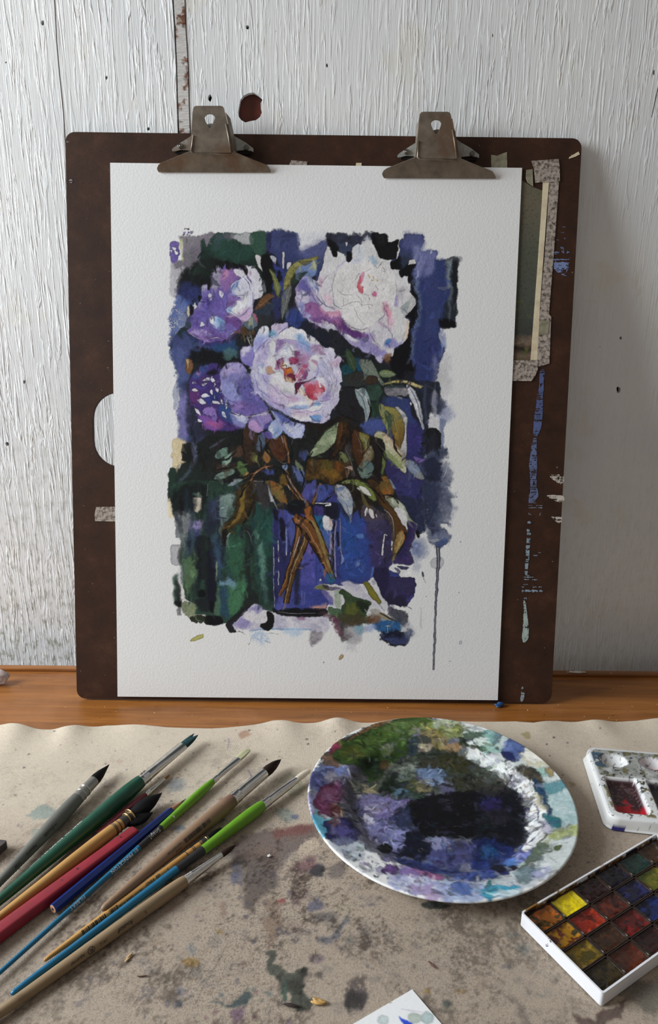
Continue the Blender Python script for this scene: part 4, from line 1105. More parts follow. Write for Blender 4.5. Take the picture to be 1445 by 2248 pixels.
A('240 560 300 660 300 740 230 700', (46, 66, 50), .7, soft=8, warp=5)
A('130 1040 270 1060 270 1150 340 1160 345 1200 240 1200 170 1150', (96, 112, 78), .85, soft=3, warp=6, c2=(140, 146, 120))
A('225 1195 260 1170 350 1165 345 1210 290 1235', (40, 48, 32), .9, soft=2, warp=6)
A('280 480 400 470 450 620 460 980 440 1110 330 1130 265 1060 290 1020 350 1000 360 860 300 840 290 700', (34, 40, 44), .92, soft=4, warp=3)
A('390 600 450 620 460 960 460 1090 400 1110 380 860', (26, 28, 46), .9, soft=3, warp=3)
A('300 960 340 940 370 970 360 1000 310 1005', (14, 18, 20), .9, soft=2, warp=2)
A('400 1060 440 1050 440 1130 400 1130', K, .9, soft=2, warp=3)
A('380 180 500 150 520 250 460 420 400 460 370 400', (40, 46, 66), .85, soft=8, warp=5)
A('400 160 520 130 530 300 470 340 420 280', (74, 88, 126), .6, soft=10, warp=5)
A('500 120 620 80 630 180 560 330 500 420 470 400 520 260', (112, 132, 128), .85, soft=8, warp=5)
A('430 460 540 480 560 640 530 760 470 840 440 700', (58, 82, 112), .8, soft=9, warp=6)
A('455 690 472 690 468 860 455 860', (150, 166, 140), .8, soft=2, warp=1.5)
A('560 440 700 380 740 560 740 760 600 840 540 700', (52, 92, 72), .85, soft=9, warp=6)
A('470 860 560 840 640 850 640 890 590 920 500 890', (92, 124, 148), .85, soft=4, warp=7)
A('570 890 740 780 740 960 690 1050 660 1140 580 1170 570 1000', (66, 112, 82), .9, soft=5, warp=6)
A('470 920 500 940 500 1160 440 1150', (84, 116, 92), .8, soft=3, warp=3)
A('500 930 570 940 570 1180 500 1150', (44, 78, 104), .8, soft=3, warp=3)
A('690 380 790 400 800 540 780 700 800 840 760 900 830 980 860 1060 800 1060 680 1140 640 1160 680 1040 690 980 740 900 700 760 690 560', (38, 44, 42), .92, soft=4, warp=3)
A('685 450 730 450 760 560 790 700 790 830 755 830 745 640', (44, 76, 60), .85, soft=2, warp=2, edge=.25)
L('668 480 690 430 740 430 775 520 790 560', (4, 6, 5), (110, 116, 116), .7)
A('800 160 950 200 965 600 960 900 900 1060 860 1000 830 900 800 700 790 540 780 300', (46, 92, 84), .9, soft=6, warp=4, c2=(36, 74, 68))
L('800 420 850 560 880 760 890 940 910 1060', (16, 22, 24, 22, 10), (110, 146, 136), .6, soft=6, warp=4)
A('900 660 960 640 965 1060 910 1060', (30, 50, 50), .7, soft=7, warp=3)
A('820 150 850 140 860 180 830 180', (186, 160, 140), .7, soft=3, warp=3)
A('370 1170 500 1180 512 1240 372 1245', K, .95, soft=1.5, warp=2)
A('640 1150 740 1090 820 1040 860 1070 800 1050 700 1160 610 1250 640 1310 590 1315 550 1240', (36, 38, 42), .97, soft=1.5, warp=2)
A('66 555 150 552 150 640 130 720 75 715 66 640', (164, 166, 172), .8, soft=1.5, warp=2, edge=.25)
A('125 730 160 710 175 860 170 960 200 1020 150 1050 130 900', (196, 198, 196), .9, soft=2, warp=2)
A('85 830 125 800 130 960 150 1060 150 1085 95 1070 90 940', (62, 92, 80), .9, soft=5, warp=3)
A('95 1040 150 1050 152 1086 110 1082', K, .95, soft=2, warp=2)
# table top under the jar: pale violet
A('620 1240 720 1150 820 1062 870 1110 960 1120 1100 1170 1330 1160 1445 1190 1445 1300 1300 1305 1000 1290 760 1300 640 1300', (176, 176, 200), .95, soft=3, warp=4, c2=(196, 196, 204))
A('620 1250 720 1150 810 1070 880 1110 830 1140 720 1180 760 1240 700 1290', (132, 126, 180), .8, soft=6, warp=5)
A('700 1140 900 1140 950 1200 880 1250 750 1220', (206, 206, 208), .8, soft=6, warp=5)
L('760 1300 900 1285 1120 1290 1300 1290', (3, 5, 6, 3), (110, 160, 206), .85, soft=1.5)
A('760 1320 860 1300 930 1340 900 1400 800 1410', (150, 176, 208), .7, soft=5, warp=8, dry=.1)
A('1050 1290 1200 1285 1200 1340 1080 1340', (160, 186, 212), .6, soft=7, warp=6)
A('910 1130 960 1150 972 1230 960 1270 920 1305 890 1290 850 1265 860 1240 910 1220', (24, 26, 26), .97, soft=1, warp=1.5)
A('232 1385 260 1365 345 1330 352 1360 300 1385 240 1398', (180, 178, 92), .9, soft=1, warp=1.5, edge=.15)
for p in ('600 1320 660 1318 740 1330', '740 1330 770 1370 750 1430', '930 1340 960 1330 1010 1330', '900 1390 935 1400'): L(p, (1, 2, 1), (60, 62, 70), .7, warp=4, dry=.2)
A('1170 1180 1240 1180 1250 1205 1200 1205', (140, 80, 120), .6, soft=3, warp=3)
# loose vertical brush streaks in the dark cloth behind
rs = random.Random(9)
for i_ in range(90):
    x_ = rs.uniform(110, 940); y_ = rs.uniform(60, 900); h_ = rs.uniform(60, 300); w_ = rs.uniform(4, 22)
    L([x_, y_, x_ + rs.uniform(-8, 8), y_ + h_ * .5, x_ + rs.uniform(-12, 12), y_ + h_], (w_ * .5, w_, w_ * .6), rs.choice([(22, 26, 28), (30, 44, 40), (24, 30, 44), (70, 104, 86), (40, 60, 84), (26, 26, 30)]), rs.uniform(.2, .6), soft=rs.uniform(1.5, 5), warp=3)
# jar
A('960 250 1100 240 1445 200 1445 1080 1380 1140 1000 1130 965 1110', (64, 72, 150), .97, soft=1.2, warp=1.5, c2=(76, 80, 160))
A('965 250 1010 250 1020 480 1060 480 1070 380 1150 330 1140 560 1100 700 1080 860 1010 980 975 1110 965 800', (44, 46, 96), .85, soft=5, warp=3)
A('1085 250 1150 300 1160 420 1120 560 1090 420', (84, 96, 170), .8, soft=4, warp=3)
A('1230 560 1300 520 1340 640 1340 900 1300 1080 1210 1060 1200 700', (84, 84, 168), .75, soft=8, warp=4)
A('1290 520 1330 560 1300 640 1250 580', (120, 96, 160), .6, soft=6, warp=3)
A('1150 700 1200 680 1195 1060 1150 1060', (34, 40, 62), .85, soft=4, warp=2)
A('1340 640 1445 760 1445 1060 1360 1080 1340 860', (62, 76, 156), .7, soft=6, warp=3)
A('960 230 1000 240 1010 330 1040 300 1070 380 1065 500 1035 480 1020 340 980 320', (28, 26, 44), .9, soft=2, warp=2)
A('1090 190 1260 180 1445 190 1445 330 1380 340 1300 290 1180 280 1100 260', (28, 28, 44), .93, soft=3, warp=3)
A('1330 200 1400 215 1410 280 1340 280', (70, 62, 130), .85, soft=3, warp=2)
A('1310 290 1390 290 1395 390 1340 380', (40, 104, 150), .85, soft=3, warp=2)
A('1395 290 1445 300 1445 430 1400 380', (190, 200, 210), .9, soft=2, warp=2)
L('1310 180 1445 178', (3, 4), PAPER, .9, warp=.5)
for p, w in (('1010 505 1012 700', 6), ('968 560 970 820', 4), ('1012 770 1010 900', 5), ('968 840 975 1100', 3), ('1078 400 1080 640', 6), ('1120 610 1120 700', 5), ('1215 950 1220 1080', 8), ('1240 960 1238 1080', 6)): L(p, w, (196, 200, 214), .9, warp=.8)
A('1070 390 1090 390 1090 600 1072 600', (110, 124, 190), .8, soft=2, warp=1)
L('1345 640 1345 880', 2, (40, 40, 100), .6)
A('1368 850 1380 840 1390 860 1370 862', PAPER, .9, soft=.7, warp=.8)
A('965 1100 1000 1125 1150 1100 1300 1110 1400 1105 1445 1130 1400 1170 1280 1180 1080 1170 970 1140', (22, 24, 28), .97, soft=2, warp=2)
L('1000 1135 1150 1150 1340 1145', (2, 3, 2), (196, 200, 206), .8)
A('1285 1090 1360 1075 1440 1080 1430 1100 1320 1105', (186, 140, 128), .9, soft=2, warp=2)
F6()
A('-10 930 100 890 230 900 300 1000 300 1070 230 1080 120 1090 0 1100', (60, 70, 150), .8, soft=5, warp=4)
A('130 290 190 285 190 400 150 390', (36, 104, 150), .8, soft=3, warp=2)
A('195 300 245 295 275 330 275 415 215 405 200 370', (206, 208, 212), .95, soft=1.2, warp=1.5)
A('255 320 272 320 272 380 258 380', (200, 160, 140), .8, soft=2, warp=1)
A('120 210 190 215 200 280 130 280', (66, 58, 128), .8, soft=3, warp=2)
A('200 190 335 185 340 300 280 330 230 270', (32, 32, 50), .9, soft=3, warp=3)
L('100 178 190 180 270 180', (4, 5, 4), PAPER, .95, warp=.5); A('215 195 272 185 270 205 220 208', PAPER, .95, soft=.8, warp=1)
for p, w in (('262 420 262 560 255 690', 8), ('312 330 300 560 312 830', 8), ('350 310 350 480 360 650', 5), ('278 440 282 700', 7)): L(p, w, (150, 146, 176), .85, warp=.8)
for p, w in (('285 420 285 760', 6), ('325 430 335 560', 8), ('300 340 290 460', 5)): L(p, w, K2, .9, warp=.8)
A('170 420 250 430 240 560 190 560', (70, 110, 170), .7, soft=5, warp=3)
# ======================= stems in the jar
F5()
def twig(p, w, c=BRN, hl=(176, 128, 84)):
    L(p, tuple(x * 1.25 for x in w), (24, 18, 16), .95, warp=1.2); L(p, w, c, .95, warp=1.5, c2=(128, 84, 44), soft=1)
    q = [float(x) for x in p.split()]; q = [v - 0.35 * w[0] if i % 2 == 0 else v for i, v in enumerate(q)]
    L(q, tuple(x * .22 for x in w), hl, .8, warp=1.5)
twig('1200 360 1180 480 1150 620 1110 760 1070 880 1020 990', (30, 26, 22, 22, 18, 12), (122, 78, 36))
twig('1260 440 1230 560 1160 720 1110 880 1080 1060', (22, 26, 24, 22, 20), (96, 66, 36), (190, 176, 130))
twig('1150 290 1240 380 1330 520 1400 650 1445 720', (30, 40, 38, 34, 28), (124, 76, 36))
twig('1240 220 1290 300 1350 420 1400 540 1445 650', (20, 24, 22, 18, 14), (140, 118, 66))
twig('1070 0 1150 90 1230 180', (12, 14, 14), (110, 70, 44)); twig('1380 0 1340 90 1310 180', (10, 12, 10), (120, 88, 50))
A('1230 230 1280 200 1310 240 1300 320 1250 300', (150, 92, 46), .9, soft=2, warp=3)
A('1100 180 1230 140 1260 220 1150 260 1100 240', (26, 26, 34), .9, soft=3, warp=3)
L('1195 470 1170 560 1140 660', (4, 6, 3), (206, 204, 206), .85)
F6()
twig('0 330 70 400 130 500 190 620 240 740 290 850', (40, 40, 36, 32, 26, 18), (126, 78, 38))
L('100 330 160 450 200 570 240 690 280 800', (12, 16, 16, 14, 10), (150, 132, 78), .85)
A('230 800 270 790 310 850 280 880 235 870', (40, 110, 140), .7, soft=3, warp=2)
A('40 230 90 210 100 290 60 310', (150, 90, 44), .9, soft=2, warp=2)
twig('0 90 40 140 70 200', (10, 12, 10)); twig('180 0 150 90 110 190', (14, 14, 10), (140, 110, 60)); L('300 80 210 170', (6, 8), K2, .95); L('290 95 250 125', (2, 2), (206, 206, 206), .7)
F3()
# ======================= dark leaf tangle in the middle
A('700 800 740 760 820 860 850 960 840 1080 760 1140 710 1080 690 960', (84, 58, 40), .92, soft=3, warp=4, c2=(44, 36, 30))
A('830 880 890 850 900 940 860 1000 820 1000', (96, 116, 146), .8, soft=3, warp=3)
A('910 900 1000 880 1060 880 1080 1000 1060 1080 990 1080 940 1000', (110, 64, 36), .95, soft=2, warp=3, c2=(70, 44, 28))
A('880 1010 920 1000 940 1080 900 1110 870 1080', (176, 124, 64), .85, soft=3, warp=3)
A('760 1040 800 1010 820 1060 790 1110', OLI, .8, soft=2, warp=3); A('800 1040 840 1050 810 1110', (140, 150, 84), .7, soft=2, warp=2)
A('450 1040 500 990 560 970 540 1050 480 1070', (110, 144, 130), .95, soft=1.5, warp=2)
A('510 1130 540 1070 620 990 610 1060 580 1110 530 1150', (142, 168, 152), .95, soft=1.5, warp=2)
A('440 1240 480 1200 620 1160 610 1210 520 1250 450 1260', (116, 144, 132), .95, soft=1.5, warp=2)
A('650 1110 680 1090 720 1160 740 1190 700 1220 660 1180', (92, 124, 72), .95, soft=2, warp=3)
A('700 1200 745 1190 740 1230 700 1250', (190, 140, 84), .8, soft=2, warp=2)
A('590 980 680 960 690 1040 620 1060', (100, 72, 54), .8, soft=4, warp=4)
A('480 1120 560 1140 640 1130 560 1180 440 1170', (78, 58, 46), .8, soft=4, warp=5)
L('400 980 470 940 540 890', (6, 12, 4), (84, 88, 104), .8, soft=2)
A('560 1300 620 1250 700 1260 600 1310', (150, 166, 176), .8, soft=2, warp=3)
A('500 1440 540 1390 620 1370 600 1445', (112, 134, 126), .85, soft=3, warp=3)
L('385 1295 388 1330 378 1400', (3, 3, 2), (190, 194, 200), .8)
twig('1060 870 1080 960 1110 1110', (12, 14, 10), (120, 72, 44)); L('1038 870 1050 930', (3, 3), (206, 206, 206), .9)
twig('960 1130 880 1150 800 1200 760 1270', (8, 12, 14, 10), (150, 92, 60), (200, 160, 140))
twig('1080 1170 1120 1280 1200 1400 1260 1445', (14, 16, 14, 12), (110, 72, 44), (190, 180, 176))
A('880 1180 960 1160 970 1200 900 1210', (70, 84, 156), .9, soft=3, warp=3)
A('1130 1130 1200 1170 1250 1220 1240 1290 1170 1250', (96, 112, 170), .9, soft=3, warp=3)
A('1040 1130 1090 1120 1090 1170 1050 1170', (130, 150, 190), .9, soft=2, warp=2)
A('1160 1080 1220 1140 1220 1190 1170 1150', (132, 148, 116), .8, soft=2, warp=2)
A('1200 1000 1270 1010 1260 1100 1190 1060', (70, 84, 140), .85, soft=3, warp=3)
A('1220 1340 1290 1290 1345 1250 1330 1380 1270 1445 1220 1400', (80, 84, 156), .9, soft=2, warp=3)
A('1360 1310 1445 1300 1445 1400 1390 1445 1350 1445', (70, 86, 160), .9, soft=2, warp=3)
A('1040 1210 1080 1230 1080 1310 1030 1300', OCH, .85, soft=3, warp=4)
A('640 1445 660 1370 720 1290 780 1270 790 1350 770 1445', (112, 92, 40), .92, soft=2, warp=4, c2=(60, 48, 28))
A('780 1270 860 1250 910 1290 930 1360 900 1400 880 1445 800 1445', (52, 48, 46), .95, soft=2, warp=3)
L('790 1265 840 1275 880 1270', (2, 5, 3), (206, 206, 210), .85)
A('900 1270 960 1260 1040 1320 1080 1400 1090 1445 1000 1445 940 1340', (124, 110, 62), .95, soft=2, warp=4, c2=(150, 96, 50))
A('915 1310 935 1370 975 1445 930 1445 925 1400', (196, 200, 204), .9, soft=1.2, warp=1.5)
L('1090 1300 1110 1350', (4, 3), (210, 210, 210), .9)
F5()
A('640 60 720 0 770 0 800 60 810 160 760 280 720 340 620 380 570 440 545 500 540 570 515 530 500 460 520 370 600 300 630 200', (96, 78, 36), .96, soft=1.2, warp=2.5, c2=(52, 40, 26), edge=.2)
L('730 20 700 130 690 230 640 330 560 390', (10, 18, 20, 16, 8), (150, 122, 52), .75, soft=2, warp=3)
L('790 60 790 170 750 270 700 360', (6, 12, 12, 8), (30, 24, 22), .85, soft=1.5)
A('510 440 550 400 560 470 540 560 515 520', (26, 22, 22), .85, soft=2, warp=2)
L('555 480 580 445 610 425', (3, 4, 2), PAPER, .9)
L('585 440 560 510 555 570', (5, 8, 4), (150, 166, 166), .7, soft=2)
A('910 0 1000 0 1060 60 1090 170 1080 190 1030 150 960 60', (130, 118, 64), .96, soft=1.2, warp=2, c2=(146, 92, 46), edge=.15)
A('800 0 910 0 930 100 940 200 900 260 840 130', (66, 62, 66), .9, soft=3, warp=3)
L('920 20 950 120 1000 230', (8, 10, 4), (176, 182, 190), .8, soft=1)
# ======================= right leaves
F4()
def leaf(p, c, c2=None, g=None, vein=None, vc=(200, 204, 196), edge=.22, al=.97):
    A(p, c, al, soft=.9, warp=1.6, c2=c2, g=g, edge=edge, gran=.08)
    if vein: L(vein, (1, 3, 1), vc, .8, warp=1)
leaf('450 40 480 20 540 120 530 210 500 190 460 130', (78, 106, 66), (48, 66, 52), vein='455 30 490 110 528 200', vc=(130, 150, 140))
leaf('560 120 640 110 700 160 740 260 780 320 760 340 700 300 640 250 590 200', (130, 150, 128), (108, 112, 110), vein='565 120 650 190 760 330')
leaf('740 205 800 195 885 238 800 262 740 250', (146, 160, 108), (96, 130, 100), vein='745 225 820 232 880 238')
leaf('420 250 500 230 570 210 630 240 700 250 740 330 760 400 700 430 640 380 600 330 540 350 460 340 420 310', (66, 60, 58), (44, 58, 56))
leaf('590 260 680 250 720 290 640 320', (96, 64, 40), (60, 50, 44))
leaf('640 330 720 320 760 400 720 450 660 450 640 400', (62, 96, 82), (46, 66, 60))
leaf('530 365 600 345 650 400 662 500 640 600 620 640 600 540 560 470', (168, 184, 184), (140, 158, 164), vein='540 370 600 450 630 600', vc=(84, 104, 120))
L('545 360 620 430 655 520 630 630', (3, 5, 6, 2), (220, 222, 222), .7)
leaf('770 315 860 285 960 285 1040 310 1108 335 1060 355 1030 345 960 310 860 310 780 330', (196, 184, 110), (206, 196, 150))
leaf('770 350 860 340 960 345 970 410 900 425 800 410', (126, 126, 134), (160, 158, 160))
A('800 330 930 320 950 345 800 352', (60, 76, 80), .8, soft=2, warp=2)
leaf('960 320 1000 340 1050 400 1085 520 1105 690 1090 700 1060 600 1020 500 980 420', (176, 184, 196), (206, 208, 212), vein='970 330 1040 440 1100 690', vc=(70, 84, 130))
A('985 470 1000 470 1000 495 990 490', PAPER, .9, soft=.7, warp=.8)
leaf('730 480 770 490 800 540 830 620 810 740 790 700 760 620 725 530', (158, 156, 92), (132, 148, 108), vein='735 490 790 590 800 720')
leaf('770 500 860 520 920 570 950 650 935 760 910 880 880 850 850 760 820 640 790 560', (150, 146, 78), (122, 88, 36), g='800 540 900 840', vein='785 510 850 600 880 700 905 860', vc=(196, 190, 120))
leaf('780 540 820 560 840 640 815 720 795 640', (70, 96, 70), (96, 116, 84))
leaf('860 515 890 505 970 600 960 720 965 880 930 870 910 850 945 720 940 640 900 560', (186, 190, 190), (206, 206, 204))
A('905 850 960 880 950 930 930 900', (176, 176, 170), .8, soft=1.5, warp=2)
leaf('690 740 720 710 800 740 860 820 920 880 960 950 950 1060 880 1000 800 920 740 830 700 780', (166, 172, 110), (196, 194, 178), vein='700 760 790 850 880 950 945 1020', vc=(206, 206, 196))
A('740 720 820 750 900 850 950 920 880 880 800 800', (190, 172, 146), .8, soft=3, warp=3)
A('760 860 860 920 940 1020 880 1000 800 930', (132, 152, 92), .7, soft=3, warp=3)
leaf('950 950 1030 960 1080 1040 1115 1110 1060 1110 990 1050 960 1000', (150, 148, 142), (120, 140, 170), vein='960 965 1040 1040 1105 1110')
A('1020 920 1070 930 1115 945 1070 980 1040 960', (120, 100, 170), .9, soft=1.5, warp=2)
leaf('190 830 280 720 360 650 400 640 400 700 360 800 320 850 250 900 155 920', (136, 156, 118), (168, 184, 150), vein='390 650 320 760 220 870 160 915', vc=(206, 206, 196))
L('400 640 300 690 220 790', (3, 8, 6), (62, 70, 40), .5)
leaf('400 640 450 640 470 720 440 800 380 850 370 780', (110, 70, 30), (70, 44, 24), vein='420 650 420 740 385 830', vc=(160, 120, 70))
leaf('430 690 480 700 480 780 400 880 330 930 400 800', (46, 34, 28), (92, 60, 30))
A('160 950 240 960 300 940 250 1000 180 1010', (128, 90, 44), .8, soft=3, warp=5)
leaf('130 960 200 930 330 950 480 960 500 1040 440 1110 330 1160 240 1110 130 1120 110 1060', (62, 46, 28), (110, 82, 36))
A('250 970 330 950 340 1010 270 1030', (96, 88, 36), .75, soft=4, warp=4); A('260 1030 360 1040 420 1080 380 1110 290 1090', (142, 104, 36), .7, soft=5, warp=5); A('360 970 440 990 420 1050 370 1030', (130, 70, 24), .6, soft=5, warp=4)
leaf('400 900 440 880 480 940 470 970 430 950', (132, 142, 92), (96, 104, 70))
leaf('440 850 500 790 500 900 490 1000 540 1080 500 1090 480 960', (66, 62, 60), (84, 80, 80), vein='450 850 490 940 530 1080')
leaf('520 700 570 720 600 800 610 880 590 960 560 1000 520 920 500 800', (104, 60, 32), (66, 44, 28), vein='530 710 570 800 590 900', vc=(200, 190, 170))
leaf('560 720 640 740 655 800 620 870 600 840', (146, 150, 78), (124, 104, 50), vein='570 730 620 790 620 860')
leaf('620 880 680 800 690 880 670 950 620 1000 590 960', (96, 58, 36), (150, 150, 120), vein='680 810 640 900 600 960', vc=(200, 200, 196))
leaf('580 970 660 960 690 1000 680 1060 640 1105 580 1090 550 1040', (124, 148, 128), (74, 100, 110), vein='690 890 640 980 560 1050', vc=(60, 70, 70))
leaf('660 770 760 780 780 900 780 1000 740 1080 700 1070 690 900', (48, 42, 38), (30, 28, 28))
leaf('770 880 790 960 770 1050 750 1070 755 960', (128, 142, 78), (90, 110, 60))
A('440 1010 500 1000 510 1040 460 1020', (190, 170, 160), .85, soft=1.5, warp=2)
leaf('360 1170 440 1160 500 1240 515 1340 500 1445 460 1390 400 1300', (140, 160, 184), (176, 180, 182), vein='370 1175 440 1270 495 1430', vc=(84, 110, 150))
leaf('430 1120 540 1110 640 1150 700 1230 710 1290 640 1250 580 1190 500 1150 420 1150', (136, 150, 84), (110, 128, 60), vein='440 1130 560 1150 690 1270')
A('545 1180 600 1180 660 1250 620 1240 570 1210', (206, 208, 206), .92, soft=1, warp=1.5)
leaf('570 1200 620 1270 680 1380 680 1440 640 1400 600 1330', (122, 126, 70), (90, 80, 44))
leaf('640 1110 700 1120 750 1180 770 1260 840 1340 880 1445 800 1400 760 1330 700 1250 660 1180', (104, 70, 36), (62, 46, 30))
leaf('750 1090 800 1085 850 1180 850 1230 810 1250 770 1220 740 1150', (176, 106, 40), (112, 92, 44), vein='760 1095 800 1170 830 1245', vc=(206, 176, 120))
A('810 1110 830 1110 870 1190 850 1190', (150, 166, 190), .8, soft=1.5, warp=2)
leaf('780 1260 860 1260 920 1310 960 1380 1000 1445 940 1445 880 1380 820 1320', (142, 160, 124), (190, 194, 180), vein='790 1265 880 1320 970 1430')
A('860 1350 920 1380 960 1445 880 1445', (204, 206, 204), .9, soft=1, warp=2)
A('590 1330 640 1320 720 1370 790 1400 840 1445 600 1445', (84, 76, 88), .9, soft=3, warp=4)
for p in ('610 1390 630 1350 640 1400', '640 1350 690 1430 680 1440', '700 1400 715 1430', '770 1360 840 1430'): L(p, (2, 5, 2), (206, 206, 208), .9)
F6()
leaf('300 40 360 40 420 110 455 180 460 240 445 350 420 290 360 200 320 130', (140, 160, 184), (176, 178, 180), vein='310 50 390 150 445 340', vc=(84, 110, 150))
A('520 30 580 40 620 100 600 110 560 80', (206, 208, 206), .9, soft=1, warp=1.5)
leaf('500 20 560 10 640 70 670 150 640 160 590 120', (136, 150, 84), (110, 128, 60))
A('515 30 570 40 625 110 590 110 550 80', (206, 208, 206), .92, soft=1, warp=1.5)
leaf('540 100 590 170 640 250 640 290 610 250 560 180', (132, 120, 70), (96, 80, 44))
A('570 240 590 210 580 290 565 290', (206, 208, 210), .92, soft=.8, warp=1); A('600 230 640 240 645 310 615 300', (206, 208, 210), .92, soft=.8, warp=1); L('668 265 670 305', 4, (206, 208, 210), .9)
leaf('700 0 770 0 810 60 800 120 740 120 700 60', (176, 106, 40), (104, 84, 44), vein='720 0 770 60 790 115', vc=(206, 176, 120))
leaf('740 110 820 130 900 180 960 290 1020 370 940 330 880 260 800 190', (146, 160, 128), (192, 196, 186), vein='750 120 850 180 1010 365')
A('830 220 880 220 940 300 942 430 910 390 870 320', (204, 206, 206), .95, soft=1, warp=2)
leaf('700 170 760 190 830 240 880 340 940 430 880 430 860 480 840 560 820 440 790 330 740 240', (110, 74, 34), (88, 62, 30))
leaf('740 230 790 260 815 340 830 460 830 560 800 640 805 520 790 380', (110, 92, 84), (62, 50, 46))
L('735 230 790 280 815 350 825 480', (2, 5, 4, 2), (206, 200, 194), .85)
leaf('840 470 890 410 915 460 910 520 870 590 805 700 815 620', (150, 116, 60), (168, 146, 96), vein='890 430 870 540 810 690', vc=(206, 190, 140))
L('880 400 915 470 905 520', (3, 5, 3), (190, 116, 56), .85)
A('800 510 815 520 808 600 798 590', PAPER, .9, soft=.7, warp=.8)
L('720 640 730 540 740 455 765 465', (10, 8, 6, 4), (208, 210, 212), .95, warp=.6)
A('950 340 1020 370 1000 470 980 540 960 600 1000 700 960 720 840 710 810 700 900 580 940 430', (60, 44, 96), .92, soft=2, warp=3, c2=(52, 46, 100))
A('790 745 860 730 1000 735 960 770 1000 830 880 830 860 790', PAPER, .95, soft=1, warp=3)
A('860 735 960 740 900 765', (62, 60, 104), .9, soft=1, warp=2); A('830 745 880 780 860 800', (70, 66, 110), .7, soft=1.5, warp=2)
A('780 1075 860 1080 980 1105 920 1115 820 1110', PAPER, .95, soft=1, warp=2)
L('930 1080 980 1110', (2, 2), (70, 72, 80), .8)
# fallen white bloom and leaves at the jar's foot
A('115 925 200 885 330 900 450 910 540 900 610 860 650 850 690 920 720 1000 770 1060 750 1120 700 1180 620 1170 560 1130 480 1080 380 1110 300 1080 260 1000 200 940', (196, 198, 202), .97, soft=1.2, warp=2)
A('360 880 420 860 520 900 560 960 640 1010 600 1040 500 1000 420 940', (206, 206, 212), .9, soft=3, warp=3, c2=(170, 168, 188))
A('610 850 640 830 665 880 660 910 620 890', (206, 208, 212), .95, soft=1, warp=1.5); A('625 860 650 850 655 900 630 895', (150, 152, 166), .7, soft=2, warp=2)
A('115 925 200 890 240 915 350 925 280 945 180 940', (110, 118, 62), .9, soft=1.5, warp=2); A('190 900 240 900 250 935 210 930', (60, 50, 70), .8, soft=2, warp=2)
A('240 920 340 920 350 940 270 945', (112, 96, 160), .7, soft=2, warp=2)
A('180 950 230 950 300 1040 280 1065 230 1020', (120, 110, 168), .85, soft=3, warp=3)
A('300 960 345 950 350 1080 310 1090', (150, 166, 146), .85, soft=2, warp=2)
A('335 970 370 930 440 985 520 1020 620 1040 600 1110 560 1180 480 1180 380 1160 360 1090 400 1040', (66, 92, 58), .97, soft=1.5, warp=3, c2=(48, 66, 40))
A('400 1080 460 1060 520 1080 500 1140 420 1150', (104, 108, 46), .8, soft=4, warp=4); A('500 1060 600 1050 600 1110 540 1130', (36, 46, 34), .8, soft=4, warp=4)
A('550 880 590 870 660 960 710 1050 690 1065 620 1000', (130, 126, 42), .96, soft=1, warp=1.5, edge=.2)
A('240 1110 340 1100 380 1160 300 1170', (70, 100, 70), .9, soft=2, warp=3)
A('330 1160 480 1150 640 1180 620 1240 500 1240 400 1250', (70, 76, 48), .85, soft=4, warp=5, c2=(96, 70, 44))
A('580 1190 680 1160 720 1200 620 1240', (110, 74, 52), .8, soft=4, warp=4)
A('690 1140 740 1150 800 1195 860 1222 780 1210 700 1180', (150, 138, 108), .9, soft=1.5, warp=2); L('700 1145 780 1190 850 1222', (2, 4, 2), (30, 28, 26), .9)
A('610 1130 660 1110 700 1130 640 1165', (150, 146, 136), .7, soft=3, warp=3)
L('640 1020 700 1080 740 1130', (1, 2, 1), (96, 98, 104), .8); L('565 1108 600 1150', (4, 3), PAPER, .9)
A('170 1080 225 1060 220 1110 110 1105', (196, 150, 138), .7, soft=3, warp=3)
A('150 1140 220 1130 300 1170 210 1180', (90, 60, 70), .7, soft=4, warp=4)
# ======================= leaves and bud at the top
F1()
leaf('925 400 955 405 1000 490 1030 580 1010 640 985 600 950 480', (146, 152, 84), (110, 118, 62), vein='930 405 985 520 1010 630', vc=(200, 200, 150))
leaf('1050 600 1060 500 1100 400 1160 340 1260 310 1355 290 1340 330 1250 360 1180 410 1130 490 1080 570', (140, 138, 70), (150, 150, 92), vein='1050 590 1110 440 1200 350 1345 305', vc=(196, 192, 130))
L('1070 590 1130 500 1190 420 1330 340', (3, 6, 5, 2), (110, 70, 40), .7)
A('1160 410 1260 350 1350 330 1340 420 1330 470 1250 480 1180 480', (120, 146, 196), .85, soft=2, warp=3); A('1170 460 1260 430 1200 490 1150 540 1130 520', (46, 66, 56), .9, soft=2, warp=3)
leaf('1040 630 1110 540 1135 580 1110 680 1060 820 1040 860 1030 760', (122, 130, 126), (96, 100, 100), vein='1120 550 1080 680 1045 840')
leaf('880 640 920 620 980 645 930 680 860 740 800 770 830 700', (140, 94, 58), (104, 72, 48), vein='975 645 890 690 810 760', vc=(196, 150, 110))
A('865 515 895 515 900 600 880 620', (120, 124, 134), .85, soft=1.5, warp=2)
A('705 890 740 820 790 790 830 830 825 900 790 930 740 935', (110, 134, 146), .97, soft=1.2, warp=2, c2=(84, 104, 120), edge=.25)
A('780 795 825 830 828 890 800 860', (190, 96, 120), .8, soft=2, warp=3); A('740 850 770 830 780 880 750 910', (160, 164, 120), .7, soft=2, warp=3)
L('800 800 785 860 790 920', (2, 3, 2), (200, 160, 176), .7)
A('640 960 700 900 740 940 800 950 780 990 700 980', (100, 72, 40), .85, soft=2, warp=3)
for p in ('735 990 750 1040 770 1085', '768 985 778 1030 778 1080'): L(p, (5, 6, 4), (206, 206, 196), .9)
L('700 980 720 1060', (6, 8), (120, 122, 80), .8); L('785 985 785 1075', (4, 4), K, .9)
